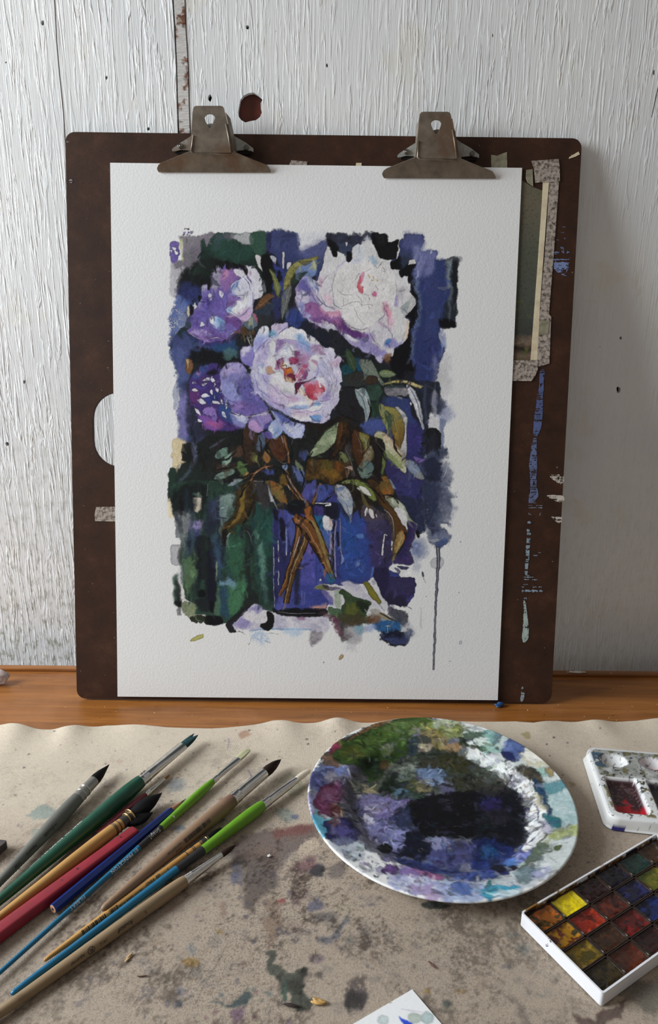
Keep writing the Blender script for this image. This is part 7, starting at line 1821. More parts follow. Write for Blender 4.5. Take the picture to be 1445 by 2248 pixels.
for q, m_ in (((595, 983), M_gold), ((560, 1008), M_dkwire), ((548, 1016), M_dkwire), ((500, 1050), M_dkwire), ((488, 1058), M_dkwire), ((440, 1092), M_dkwire)):
    b.ring(b.along(*T4q(*q)), b.radius_at(b.along(*T4q(*q))), 0.0004, m_, f_ if m_ is M_gold else h)
b.text('1', *T4q(298, 1196), 7, M_print_k, h, 0.0)
b.text('da Vinci', *T4q(232, 1238), 9.5, M_print_k, h, 0.0, 0.95, 0.35, 0.9)
b.text('PETIT GRIS PUR', *T5q(1058, 410), 6, M_print_k, h, 0.25, 1.0, 0.1)
b.barcode(*T5q(885, 555), *T5q(820, 600), 11, M_print_k, h, 0.1, 8, 12)
b.barcode(*T5q(790, 622), *T5q(610, 750), 11, M_print_k, h, 0.1, 9, 26)

# 10 larger three-colour brush

b.settle()
b = Stick('paint_brush', 'large green, black and teal brush with white bristles', T4(1376, 452), T5(82, 1222), 0.0082, 0.0058, group=GB)
b.lathe('bristles', M_palehair, st(T4, (1378, 450, 3), (1366, 462, 6), (1330, 490, 7.4), (1284, 528, 7)), flat=[0.4, 0.6, 0.85, 0.95])
f_ = b.lathe('ferrule', M_chrome, st(T4, (1286, 526, 7.4), (1220, 572, 8.4), (1140, 628, 9.4), (1070, 676, 9.8), (1060, 684, 10.8), (1052, 690, 9.8), (1044, 696, 10.9), (1034, 703, 10), (1024, 710, 11), (1014, 717, 10.8)), flat=[0.8] + [1] * 9)
h = b.lathe('handle', M_grn, st(T4, (1014, 717, 11), (990, 738, 12.6), (940, 782, 13.6), (880, 832, 13.6), (800, 890, 12.8), (700, 968, 11.6), (578, 1066, 10.2)))
k_ = b.lathe('black_band', M_blk, st(T4, (578, 1066, 10.2), (480, 1140, 9.8), (382, 1214, 9.4)))
t_ = b.lathe('teal_end', M_teal, st(T4, (382, 1214, 9.4), (200, 1350, 9)) + st(T5, (1000, 510, 8.8), (700, 740, 8.4), (400, 970, 7.8), (200, 1130, 7.2), (110, 1200, 6.4), (90, 1216, 4.5), (82, 1222, 1.5)))
b.text('Snap!  BY PRINCETON', *T4(520, 1150), 5.5, M_print_k, k_, 0.75)

# 11 grey-beige wooden brush in front

b.settle()
b = Stick('paint_brush', 'greyish wooden brush with dark pointed hair, nearest the front', T4(818, 1012), (-110, 2300), 0.0092, 0.0062, group=GB)
b.lathe('bristles', M_brownhair, st(T4, (820, 1010, .3), (795, 1032, 3.8), (765, 1055, 6), (735, 1076, 6.6), (712, 1094, 6.2)))
f_ = b.lathe('ferrule', M_chrome, st(T4, (714, 1092, 6.4), (640, 1142, 7.6), (560, 1195, 9.2), (490, 1240, 10.6), (480, 1248, 11.6), (472, 1254, 10.8), (462, 1260, 12), (452, 1268, 11.2), (444, 1274, 12.2), (434, 1282, 11.8)))
h = b.lathe('handle', wood_mat('driftwood_handle', (150, 126, 96), (122, 104, 80)), st(T4, (434, 1282, 12), (410, 1300, 13.4), (360, 1340, 14.4)) + st(T5, (1250, 430, 15), (1000, 630, 14.6), (700, 860, 14), (400, 1085, 13.2), (150, 1270, 12.4), (0, 1382, 11.6), (-250, 1560, 10), (-375, 1650, 6), (-380, 1654, 3)))
b.text('5', *T5(1110, 605), 6.5, M_print_k, h, 0.35)
b.text('Roubloff', *T5(1015, 680), 9, M_print_k, h, 0.3, 0.9, 0.4, 0.9)
b.text('1412', *T5(825, 820), 6.5, M_print_k, h, 0.4, 1.0, 0.15)
b.text('®', *T5(722, 880), 16, M_print_k, h, 0.25)
b.text('squirrel', *T5(650, 935), 7.5, M_print_k, h, 0.35, 0.95, 0.3)

b.settle()
def PLATE_PAINT():
    A, L, fr = pl.A, pl.L, pl.fr
    r = random.Random(12)
    fr(660, 1560, 2.294)
    G = (58, 84, 36); G2 = (74, 104, 46); DG = (32, 46, 34); BK = (20, 20, 26); NV = (30, 34, 66); VI = (74, 68, 120); LV = (142, 134, 172)
    # under-layer of old dirty washes
    A('60 330 150 200 300 110 480 45 640 35 800 70 860 170 930 300 1050 350 1110 430 1140 560 1120 690 1060 790 960 850 800 870 640 830 480 770 330 690 230 560 90 520 45 430', (92, 96, 104), .97, soft=5, warp=8, c2=(120, 118, 138))
    A('230 330 330 230 480 160 640 150 800 200 900 300 900 400 700 420 480 440 330 430', (62, 72, 58), .9, soft=8, warp=10, c2=(96, 96, 88))
    A('1180 640 1260 560 1260 470 1300 380 1390 480 1400 640 1330 780 1180 880 980 950 760 960 560 900 700 860 900 870 1080 800', (176, 184, 186), .8, soft=5, warp=8, c2=(150, 158, 170))
    A('780 60 920 90 1060 140 1180 220 1280 310 1340 400 1240 420 1150 340 1040 270 900 200', (190, 194, 188), .8, soft=4, warp=8, c2=(160, 172, 168))
    # pale washes of the rim
    A('40 380 60 320 200 270 290 290 260 360 200 420 100 430', (118, 120, 160), .8, soft=4, warp=6, c2=(150, 150, 186))
    A('60 300 120 280 230 280 280 310 210 330 120 340', (110, 126, 180), .7, soft=3, warp=5)
    A('45 320 90 310 130 350 120 400 60 400 45 360', (72, 76, 130), .7, soft=3, warp=6)
    A('120 330 170 310 205 350 180 375 140 360', (150, 142, 146), .8, soft=2, warp=5, edge=.3)
    A('40 430 90 440 100 520 60 560 45 500', (128, 124, 166), .7, soft=4, warp=5)
    A('55 530 110 540 150 620 130 640 80 600', (44, 140, 170), .75, soft=5, warp=6)
    A('110 560 220 540 280 590 295 660 200 680 150 660', (40, 38, 88), .95, soft=2, warp=6, c2=(62, 58, 120))
    A('150 590 230 580 270 620 200 640', (104, 96, 160), .6, soft=3, warp=8)
    A('140 660 210 640 300 660 330 720 270 760 190 710', (150, 162, 176), .6, soft=6, warp=6)
    A('70 440 100 390 150 370 205 385 210 430 190 480 200 520 150 530 100 530 65 490', (92, 34, 66), .95, soft=1.5, warp=4, c2=(120, 62, 92), edge=.25)
    A('110 410 150 385 190 400 180 450 130 470 100 450', (132, 84, 112), .7, soft=3, warp=6)
    A('135 550 190 540 200 570 160 590', (116, 84, 84), .8, soft=2, warp=4)
    A('150 480 205 480 215 520 180 540 140 520', (100, 58, 50), .8, soft=2, warp=4)
    A('200 490 218 490 215 530 198 540', (190, 160, 128), .8, soft=1, warp=3)
    A('105 240 160 215 240 240 250 270 180 280 130 280', (130, 96, 74), .9, soft=2, warp=5, edge=.2)
    A('150 220 160 170 200 160 180 210', (150, 40, 70), .8, soft=2, warp=3)
    A('200 160 280 110 400 60 480 40 380 90 280 130 200 190', (146, 96, 58), .85, soft=3, warp=5, c2=(112, 84, 44))
    A('190 150 240 130 290 100 260 130 210 170', (40, 40, 40), .7, soft=2, warp=4)
    # big green sweep
    A('165 230 210 170 300 120 420 70 520 40 600 30 650 38 660 70 600 110 550 150 540 200 480 260 420 300 400 350 340 350 330 310 280 270 200 270', G, .98, soft=1.6, warp=5, c2=G2, edge=.2)
    A('200 230 300 150 420 100 560 60 640 45 600 80 500 120 400 170 300 240', (92, 118, 52), .6, soft=5, warp=8)
    A('420 80 520 50 600 45 560 75 470 110', (120, 138, 84), .5, soft=4, warp=6)
    A('560 90 640 60 662 72 600 110 550 130', (150, 158, 112), .7, soft=4, warp=5)
    A('390 190 440 165 480 170 470 210 430 230 400 220', (124, 132, 104), .8, soft=2, warp=4)
    A('300 260 380 230 420 280 400 340 340 345', (36, 58, 30), .8, soft=5, warp=6)
    A('210 190 280 180 320 230 240 250', (84, 84, 30), .7, soft=6, warp=6)
    A('400 270 440 255 440 300 405 305', (92, 66, 42), .8, soft=2, warp=4)
    # yellow green, top right
    A('640 60 720 50 790 55 815 90 810 130 740 140 680 130 640 110', (146, 154, 78), .85, soft=3, warp=6, c2=(120, 132, 60))
    A('660 50 760 40 800 60 720 80 680 90', (176, 186, 160), .7, soft=4, warp=6)
    A('620 95 680 100 740 150 720 200 640 180 600 140', (150, 132, 76), .8, soft=2, warp=5, edge=.3)
    A('570 180 600 155 650 160 660 200 620 215 585 205', (190, 176, 148), .9, soft=1.5, warp=3, edge=.3)
    A('720 170 800 160 805 200 750 220', (156, 126, 88), .9, soft=2, warp=4)
    A('540 160 580 150 600 175 560 230 540 210', (54, 72, 84), .9, soft=2, warp=4, edge=.2)
    A('560 140 640 130 650 160 600 165', (64, 70, 70), .8, soft=2, warp=5)
    A('810 100 860 90 960 110 1000 130 970 170 920 190 860 180 820 150', (196, 208, 198), .8, soft=3, warp=6)
    A('820 120 900 110 940 120 880 140 840 150', (62, 84, 62), .8, soft=3, warp=6)
    A('930 100 1000 110 1000 150 960 170 930 140', (96, 158, 150), .7, soft=4, warp=6)
    A('800 130 850 170 910 180 930 200 860 200 810 180', (48, 66, 36), .85, soft=2, warp=5)
    A('800 250 850 240 900 280 880 300 830 290', (70, 116, 92), .7, soft=3, warp=5)
    A('830 190 900 200 1010 250 1050 300 1000 330 930 320 850 270', (198, 202, 196), .85, soft=3, warp=6)
    A('900 180 990 170 1010 210 940 220', (120, 172, 150), .6, soft=4, warp=6)
    A('1005 200 1040 150 1090 145 1130 180 1130 220 1080 260 1030 240', (66, 84, 140), .95, soft=2, warp=6, c2=(106, 126, 178), edge=.2)
    A('1010 210 1060 220 1080 250 1040 255', (36, 40, 92), .8, soft=2, warp=4)
    A('1100 210 1200 210 1260 270 1240 300 1150 270', (186, 172, 132), .55, soft=3, warp=8)
    A('1120 200 1220 230 1230 260 1140 250', (214, 212, 206), .7, soft=2, warp=6)
    A('1080 290 1130 275 1200 310 1220 370 1170 360 1120 330', (40, 42, 44), .9, soft=4, warp=5, c2=(84, 72, 50))
    A('1190 300 1240 290 1270 320 1230 340', (132, 174, 160), .7, soft=3, warp=5)
    A('1230 290 1270 295 1270 330 1250 330', (160, 122, 60), .7, soft=1.5, warp=3, edge=.3)
    # right rim: aqua and pale
    A('1200 370 1340 360 1390 450 1405 560 1330 590 1260 580 1240 480', (144, 172, 172), .85, soft=4, warp=6, c2=(172, 188, 184))
    A('1210 370 1330 360 1350 400 1250 420', (70, 128, 140), .7, soft=4, warp=8)
    A('1170 340 1210 370 1250 470 1260 540 1230 500 1190 410', (36, 48, 96), .9, soft=2.5, warp=5, c2=(30, 84, 104))
    A('1230 520 1300 550 1310 590 1260 590 1220 560', (36, 106, 114), .85, soft=3, warp=5)
    A('1180 420 1220 430 1240 500 1200 490', (160, 150, 110), .6, soft=3, warp=6)
    A('1270 600 1400 580 1405 640 1330 640 1270 650 1210 700 1190 690 1230 630', (140, 150, 62), .75, soft=4, warp=6, c2=(176, 186, 126))
    A('1190 690 1240 640 1330 650 1390 660 1370 760 1280 830 1200 850 1120 850 1160 760', (188, 194, 188), .8, soft=4, warp=8)
    A('1170 700 1230 660 1240 690 1190 760 1120 800 1100 800', (72, 88, 70), .75, soft=4, warp=5)
    A('1280 680 1310 680 1300 705 1280 700', (72, 90, 36), .8, soft=1, warp=3)
    A('1090 800 1180 790 1180 850 1110 870 1080 840', (96, 118, 122), .8, soft=4, warp=6)
    A('1170 810 1260 790 1240 840 1180 850', (140, 142, 182), .7, soft=5, warp=6)
    # bottom rim: lilac, blue, cyan
    A('440 860 480 810 560 790 660 830 700 880 640 920 560 920 470 890', (140, 144, 196), .9, soft=3, warp=6, c2=(176, 180, 212))
    A('470 850 560 820 640 850 620 890 540 890', (190, 192, 214), .7, soft=5, warp=8)
    A('550 790 640 800 710 830 700 850 600 830', (164, 84, 140), .75, soft=4, warp=6)
    A('480 810 540 790 620 830 560 830', (130, 92, 160), .7, soft=3, warp=6)
    A('560 890 700 870 760 890 720 950 640 950', (166, 146, 186), .85, soft=3, warp=7)
    A('680 870 800 860 920 880 950 940 860 970 740 960', (150, 164, 200), .8, soft=4, warp=8)
    A('760 870 820 870 850 910 800 930', (62, 88, 160), .75, soft=4, warp=7)
    A('920 900 1000 880 1100 885 1060 900 980 920 960 960 920 940', (36, 150, 182), .85, soft=3, warp=6)
    A('980 910 1080 900 1100 920 1040 950 970 950', (186, 210, 216), .7, soft=4, warp=6)
    A('380 790 410 785 410 815 385 810', (150, 140, 180), .8, soft=1, warp=2, edge=.3)
    A('415 790 450 775 487 785 480 820 430 825 410 810', (92, 60, 120), .95, soft=1, warp=3, edge=.35)
    A('420 745 455 740 455 760 425 762', (150, 140, 190), .7, soft=.8, warp=2, edge=.4)
    A('300 770 330 765 345 780 310 785', (150, 130, 180), .6, soft=1, warp=3)
    for x, y in ((390, 840), (375, 838), (440, 845), (300, 730), (360, 760), (255, 735)): A([x - 5, y, x, y - 4, x + 5, y, x, y + 4], (40, 36, 66), .9, soft=.6, warp=1)
    # inner wall of the well, pale on the left and right
    A('210 380 240 340 300 410 330 470 290 500 240 460', (176, 174, 160), .8, soft=3, warp=6)
    A('215 340 250 360 300 470 330 560 390 640 360 650 290 560 250 480 205 420', (62, 58, 78), .75, soft=3, warp=7)
    A('300 370 360 390 400 410 390 440 330 420', (164, 148, 110), .8, soft=2, warp=5, edge=.25)
    A('240 270 310 290 330 350 300 370 260 330', (88, 84, 92), .7, soft=4, warp=6)
    # well: blues, violets and blacks
    A('300 440 400 420 540 420 620 450 620 620 560 700 480 740 430 700 380 660 320 580 290 510', (84, 84, 124), .97, soft=5, warp=8, c2=(110, 106, 146))
    A('300 440 420 430 520 450 560 500 500 560 420 540 350 530 310 500', (140, 132, 168), .8, soft=5, warp=10, c2=(92, 84, 134))
    A('320 470 400 460 440 480 380 520 330 510', (170, 164, 190), .7, soft=4, warp=8, edge=.2)
    A('470 510 560 480 600 520 590 590 520 610 470 570', (44, 52, 80), .85, soft=5, warp=8)
    A('330 580 400 570 420 610 370 650 340 630', (118, 118, 158), .85, soft=3, warp=6, edge=.3)
    A('420 600 520 590 540 660 480 700 430 680', (134, 138, 180), .7, soft=6, warp=8)
    A('310 530 340 520 380 560 370 580 330 570', (196, 194, 204), .8, soft=2, warp=5)
    A('560 470 700 420 880 400 900 470 890 560 860 640 740 640 640 640 590 600', BK, .98, soft=4, warp=5)
    A('880 410 960 400 1060 390 1110 430 1140 500 1130 600 1090 700 1000 720 900 680 860 620 880 520', (28, 28, 40), .97, soft=7, warp=7, c2=(24, 30, 34))
    A('920 450 1000 440 1010 490 960 510 920 500', (56, 46, 108), .8, soft=4, warp=5)
    A('930 500 1020 510 1050 560 960 580', (58, 52, 66), .7, soft=5, warp=8)
    A('640 650 740 650 880 680 900 740 820 780 720 790 640 750', (88, 86, 134), .95, soft=6, warp=9, c2=(62, 66, 116))
    A('640 650 700 640 760 670 740 700 660 700', (150, 152, 176), .7, soft=5, warp=8)
    A('880 650 1000 660 1080 700 1060 770 960 800 860 790 880 720', (34, 40, 92), .95, soft=6, warp=8, c2=(40, 60, 128))
    A('540 620 600 610 640 660 640 740 600 760 540 740 480 740 520 680', (24, 28, 46), .95, soft=4, warp=6)
    A('470 740 600 760 700 790 820 810 900 800 1000 780 1090 730 1120 680 1140 700 1080 790 980 850 860 860 720 830 600 800 500 770', (46, 52, 108), .95, soft=4, warp=6, c2=(62, 84, 150))
    A('960 780 1060 780 1090 790 1040 815 970 800', (30, 30, 48), .9, soft=2, warp=4)
    A('1010 770 1090 740 1160 700 1165 720 1090 780 1030 790', (84, 130, 196), .8, soft=3, warp=4)
    A('1090 730 1150 690 1180 640 1200 640 1160 720 1100 770', (130, 120, 190), .6, soft=3, warp=4)
    A('900 700 990 690 1000 740 920 750', (40, 92, 140), .6, soft=5, warp=8)
    A('760 670 810 655 820 690 780 700', (70, 70, 100), .8, soft=2, warp=4, edge=.3)
    # green-black mix in the upper well
    A('400 420 420 360 470 300 560 240 700 210 780 220 860 250 930 290 960 330 900 370 860 400 700 410 600 430 500 440', (56, 64, 52), .97, soft=4, warp=7, c2=(78, 84, 74))
    A('400 420 440 340 520 300 560 290 560 360 500 400', (30, 44, 28), .9, soft=3, warp=5)
    A('480 290 560 270 590 300 560 350 500 350', (150, 158, 146), .7, soft=6, warp=10)
    A('580 300 680 280 740 310 740 350 690 380 620 370', (96, 120, 160), .9, soft=4, warp=7, c2=(122, 140, 170))
    A('590 260 640 245 690 260 680 290 610 290', (66, 64, 48), .9, soft=1.5, warp=4, edge=.35)
    A('690 230 780 220 880 270 890 300 800 320 720 300', (66, 66, 36), .9, soft=3, warp=6)
    A('540 350 620 370 640 410 560 410', (96, 98, 54), .8, soft=3, warp=6)
    A('570 370 640 350 660 400 600 410', (158, 142, 108), .6, soft=3, warp=6)
    A('700 380 760 370 780 410 720 420', (96, 92, 130), .8, soft=3, warp=5)
    A('760 340 860 330 930 350 900 400 800 390', (84, 82, 56), .85, soft=4, warp=8, c2=(46, 50, 40))
    A('530 400 590 410 620 440 560 450', (58, 82, 62), .8, soft=3, warp=5)
    A('480 400 540 400 530 430 480 430', (84, 120, 150), .7, soft=3, warp=5)
    A('920 320 1000 330 1040 380 1000 400 930 390', (72, 78, 66), .8, soft=6, warp=9)
    A('900 380 1000 370 1060 400 1000 430 920 430', (60, 58, 52), .7, soft=6, warp=9)
    # pale wall of the well on the right with ochre cracks
    A('1000 330 1060 330 1150 370 1180 430 1200 520 1240 560 1230 640 1180 690 1130 700 1150 600 1140 500 1110 430 1060 390', (196, 197, 194), .92, soft=3, warp=6)
    for p in ('1100 420 1150 410 1190 400', '1110 440 1160 440 1200 440', '1130 470 1180 460 1210 470', '1140 510 1190 500 1215 510', '1060 340 1110 360 1140 390', '1120 400 1140 440 1150 480'): L(p, (1, 2, 1), (170, 142, 84), .8, warp=2.5)
    for p in ('1140 460 1135 520 1170 550', '1190 470 1200 520 1190 560', '1150 620 1190 600 1230 570', '1120 690 1170 650 1210 610'): L(p, (1.5, 3, 1.5), (96, 92, 130), .8, warp=3)
    A('1230 560 1260 570 1270 610 1240 620 1210 600', (172, 170, 190), .7, soft=2, warp=4, edge=.3)
    A('1040 360 1060 340 1090 350 1060 380', (110, 104, 100), .5, soft=3, warp=5)
    for i in range(34):
        t = r.random(); x = 1010 + 210 * t ** .8 + r.uniform(-30, 30); y = 320 + 360 * t ** 1.3 + r.uniform(-30, 30)
        L([x, y, x + r.uniform(-20, 30), y + r.uniform(-16, 20), x + r.uniform(-10, 60), y + r.uniform(-20, 36)], (1, r.uniform(1.5, 5), 1), r.choice([(150, 146, 150), (120, 116, 140), (150, 140, 100), (96, 100, 116), (84, 80, 110), (60, 60, 80)]), r.uniform(.4, .8), warp=4)
    # bubbles and black puddle spots
    A('385 690 410 670 450 680 463 700 440 718 405 710', (24, 26, 22), .98, soft=1, warp=1.5)
    for x, y, q in ((608, 703, 15), (600, 735, 9)):
        A([x - q, y, x, y - q * .7, x + q, y, x, y + q * .7], (168, 170, 172), .8, soft=.8, warp=1); A([x - q * .7, y, x, y - q * .5, x + q * .7, y, x, y + q * .5], (26, 28, 40), .95, soft=.8, warp=1)
    # random little veins and blots that dried paint leaves
    for i in range(620):
        t = r.uniform(0, 6.283); q = r.random() ** 0.5
        x = 722 + 660 * q * math.cos(t); y = 500 + 440 * q * math.sin(t) * 1.0
        c = r.choice([(40, 38, 66), (26, 28, 42), (96, 94, 130), (60, 64, 58), (40, 54, 46), (150, 148, 166), (84, 88, 130), (30, 30, 36)])
        if q > .75: c = r.choice([(150, 150, 170), (200, 204, 204), (120, 130, 140), (88, 86, 130)])
        s_ = r.uniform(6, 26)
        if r.random() < .55: L([x, y, x + r.uniform(-2, 2) * s_, y + r.uniform(-1, 1) * s_, x + r.uniform(-3, 3) * s_, y + r.uniform(-1.5, 1.5) * s_], (.8, r.uniform(1, 3), .8), c, r.uniform(.3, .8), warp=4)
        else: A([x - s_, y, x, y - s_ * .6, x + s_, y, x, y + s_ * .6], c, r.uniform(.15, .45), soft=2, warp=7, edge=.3)
    # bare white lip
    fr(0, 0, 1)
# ------------------------------------------------------------------ plate used as a palette
PCX, PCY = 0.1110, 0.5500
PRAD = 0.1262  # rim radius
prof_r = [0.0, 0.02, 0.05, 0.070, 0.078, 0.083, 0.087, 0.0905, 0.094, 0.098, 0.108, 0.118, 0.1225, 0.1245, 0.1257, 0.1262]
prof_z = [0.0078, 0.0076, 0.0072, 0.0072, 0.0076, 0.0088, 0.0112, 0.0136, 0.0152, 0.0162, 0.0180, 0.0202, 0.0213, 0.0217, 0.0215, 0.0206]
def plate_canvas(u, v):
    u = np.asarray(u, float); v = np.asarray(v, float)
    d = np.stack([(u - 722.5) / FPX, -(v - 1124.0) / FPX, np.ones_like(u)], 1) @ RW.T
    z = np.full(len(u), 0.016)
    for _ in range(8):
        k = (z - CAM_H) / d[:, 2]; x = d[:, 0] * k - PCX; y = d[:, 1] * k - PCY
        z = 0.5 * z + 0.5 * np.interp(np.hypot(x, y), prof_r, prof_z)
    return np.stack([(x + 0.13) * 2150, (y + 0.13) * 2150], 1)
WH = (214, 214, 210)
pl = Canvas(560, 560, WH, plate_canvas, 21)
PLATE_PAINT()
glaze(pl, random.Random(5), 2600, (680, 1575, 1270, 1985), (5, 26), (0.8, 4.5), 0.0, 205, (0.55, 1.5), (0.3, 0.8))
finish(pl, 1.28, 0.0, 0.45, 1.8, 214.0, 0.06)
NR, NT = 150, 520
rr = np.concatenate([[0.0005], np.linspace(0.002, PRAD, NR)]); NR = len(rr)
zz = np.interp(rr, prof_r, prof_z)
ker = np.ones(7) / 7; zs = np.convolve(np.pad(zz, 3, mode='edge'), ker, 'valid'); zz[: NR - 8] = zs[: NR - 8]
th = np.arange(NT) * 2 * math.pi / NT
RR, TT = np.meshgrid(rr, th, indexing='ij')
X = RR * np.cos(TT); Y = RR * np.sin(TT); Z = np.repeat(zz[:, None], NT, 1)
pcx = pl.sample(((X + 0.13) * 2150).ravel(), ((Y + 0.13) * 2150).ravel())
# dried paint has a slight thickness
lum = pcx.mean(1).reshape(X.shape); Z = Z + np.clip((200 - lum) / 200, 0, 1) * 0.00025 + pl.g2[np.clip(((Y + 0.13) * 2150).astype(int), 0, 559), np.clip(((X + 0.13) * 2150).astype(int), 0, 559)] * 0.00010
und = [(0.1240, 0.0192), (0.105, 0.0140), (0.093, 0.0095), (0.080, 0.0042), (0.072, 0.0030), (0.070, 0.0022), (0.067, 0.0022), (0.066, 0.0034), (0.001, 0.0044)]
V = [np.stack([X.ravel() + PCX, Y.ravel() + PCY, Z.ravel()], 1)]
for r_, z_ in und: V.append(np.stack([r_ * np.cos(th) + PCX, r_ * np.sin(th) + PCY, np.full(NT, z_)], 1))
V = np.vstack(V); NRT = NR + len(und)
i = (np.arange(NRT - 1)[:, None] * NT + np.arange(NT)[None, :]); j = (np.arange(NRT - 1)[:, None] * NT + (np.arange(NT)[None, :] + 1) % NT)
Q = np.stack([i.ravel(), (i + NT).ravel(), (j + NT).ravel(), j.ravel()], 1)
pcx = np.vstack([pcx, np.tile(np.array(WH, np.float32), (len(und) * NT, 1))])
def plate_mat():
    g = N('glazed_plate_with_dried_paint'); vc = g.attr()
    bw_ = g.n('ShaderNodeRGBToBW'); g.l(vc.outputs[0], bw_.inputs[0])
    g.set(color=vc.outputs[0], rough=g.ramp(bw_.outputs[0], [(0.05, (0.5, 0.5, 0.5, 1)), (0.45, (0.2, 0.2, 0.2, 1))]), spec=g.ramp(bw_.outputs[0], [(0.03, (0.12, 0.12, 0.12, 1)), (0.4, (0.5, 0.5, 0.5, 1))]))
    g.bump(g.noise(g.coord((1, 1, 1)), 160, 4, 0.6), 0.10, 0.0008)
    return g.m
top_end = [NT - 1 - k for k in range(NT)]
plate = fast_mesh('palette_plate', V, Q, plate_mat(), cols=albedo(pcx, (206, 206, 204), 0.74).astype(np.float32), origin=(PCX, PCY, 0.002), extra=[list(range(NT))])
tag(plate, 'round white plate smeared with dried watercolour paint', 'plate')
# ------------------------------------------------------------------ white plastic mixing tray
def tray():
    org = np.array([0.2825, 0.6335]); ax = np.array([0.9915, -0.130]); ay = np.array([-0.155, -0.988]); ax /= np.linalg.norm(ax); ay = np.array([ax[1], -ax[0]]) if False else ay / np.linalg.norm(ay)
    LX, LY, H = 0.21, 0.1085, 0.0158
    nx, ny = 240, 130
    gx = np.linspace(-0.001, LX + 0.001, nx); gy = np.linspace(-0.001, LY + 0.001, ny)
    X, Y = np.meshgrid(gx, gy)
    def rbox(X, Y, x0, y0, x1, y1, r):
        cx, cy = (x0 + x1) / 2, (y0 + y1) / 2; qx = np.abs(X - cx) - (x1 - x0) / 2 + r; qy = np.abs(Y - cy) - (y1 - y0) / 2 + r
        return np.hypot(np.maximum(qx, 0), np.maximum(qy, 0)) + np.minimum(np.maximum(qx, qy), 0) - r
    ss = lambda a, b, v: (lambda t: t * t * (3 - 2 * t))(np.clip((v - a) / (b - a), 0, 1))
    Z = np.full(X.shape, H)
    wells, ovals = [], []
    for k in range(5):
        x0 = 0.0065 + k * 0.0405
        wells.append((x0, 0.046, x0 + 0.034, 0.1015)); ovals.append((x0 + 0.017, 0.0205))
    mask_w = np.zeros(X.shape); mask_o = np.zeros(X.shape)
    for w in wells:
        d = rbox(X, Y, *w, 0.0055); t = ss(0.0, -0.0065, d); Z -= 0.0105 * t * (0.75 + 0.25 * ss(w[1], w[3], Y)); mask_w = np.maximum(mask_w, ss(-0.0035, -0.006, d))
    for (cx, cy) in ovals:
        d = np.hypot((X - cx) / 0.0150, (Y - cy) / 0.0118); Z -= 0.0100 * np.clip(1 - d * d, 0, 1) ** 0.8; mask_o = np.maximum(mask_o, (d < 1).astype(float))
    e = rbox(X, Y, 0, 0, LX, LY, 0.010)
    Z = Z - 0.0 * e
    Z = np.where(e > -0.0018, Z - 0.0010 * np.clip((e + 0.0018) / 0.0018, 0, 1) ** 2, Z)
    # pull border points onto the rounded outline
    gyy, gxx = np.gradient(e, gy, gx); ov = np.maximum(e, 0)
    nrm = np.hypot(gxx, gyy) + 1e-9; X2 = X - gxx / nrm * ov; Y2 = Y - gyy / nrm * ov
    rng = np.random.default_rng(8); f1 = vnoise(ny, nx, 4, rng) + vnoise(ny, nx, 9, rng); f2 = vnoise(ny, nx, 2, rng) + 0.6 * vnoise(ny, nx, 5, rng); f3 = vnoise(ny, nx, 26, rng)
    c = np.empty(X.shape + (3,)); c[:] = (206, 208, 216)
    def put(m, col): 
        m = np.clip(m, 0, 1)[..., None]; c[:] = c * (1 - m) + np.array(col) * m
    flat = (1 - mask_w) * (Z > H - 0.0012) * ss(-0.003, -0.0055, e)
    put(flat * np.clip(0.75 + f1 * 0.3, 0, 1) * (Y < 0.047), (116, 120, 118)); put(flat * (f2 > 0.55), (52, 54, 54)); put(flat * (f1 > 0.7) * 0.8, (104, 98, 62))
    put((f2 > 0.85) * 0.75 * ss(0.012, 0.0, Z * 0), (86, 88, 92))
    put(((X - 0.004) < 0.010) * (np.abs(Y - 0.022) < 0.012) * (f1 > -0.3) * (e < -0.003) * 0.85, (52, 78, 104))
    for k, w in enumerate(wells):
        ins = ss(-0.0022, -0.0040, rbox(X, Y, *w, 0.0055)); t = (Y - w[1]) / (w[3] - w[1])
        dark = [(48, 26, 32), (40, 36, 48), (58, 44, 36), (30, 50, 52), (52, 40, 60)][k]; brt = [(156, 20, 34), (190, 104, 30), (60, 90, 60), (30, 60, 120), (120, 60, 110)][k]
        put(ins * np.clip(1.25 - 0.2 * (f2 > 0.6), 0, 1), dark)
        put(ins * np.clip((t - 0.55 + 0.12 * f1) / 0.12, 0, 1) * (1.0 if k != 1 else (t > 0.78)), brt)
        put(ins * (f2 > 0.45) * 0.45 * (t < 0.6), (120, 104, 108))
    for k, (cx, cy) in enumerate(ovals):
        d = np.hypot((X - cx) / 0.0150, (Y - cy) / 0.0118); ins = d < 0.97
        col = [(70, 58, 44), (150, 46, 98), (60, 80, 60), (90, 70, 40), (50, 60, 110)][k]; lo = 0.35 if k == 0 else -0.1
        put(ins * (((Y - cy) / 0.0118 + 0.2 * f1 + 0.3 * (X - cx) / 0.015) > lo) * 0.9, col); put(ins * (f2 > 0.5) * 0.35, (150, 148, 152))
    V = np.stack([org[0] + X2 * ax[0] + Y2 * ay[0], org[1] + X2 * ax[1] + Y2 * ay[1], Z], -1).reshape(-1, 3)
    rim = list(range(0, nx)) + [nx * (j + 1) - 1 for j in range(1, ny)] + list(range(nx * ny - 2, nx * (ny - 1) - 1, -1)) + [nx * j for j in range(ny - 2, 0, -1)]
    m = len(rim); nV = len(V); cen = V[rim].mean(0)
    ringsV, ringsC = [], []
    out = V[rim] - cen; out[:, 2] = 0; out /= np.linalg.norm(out, axis=1)[:, None]
    wall_c = np.tile(np.array([208, 210, 216.]), (m, 1)); sp = rng.random(m) < 0.08
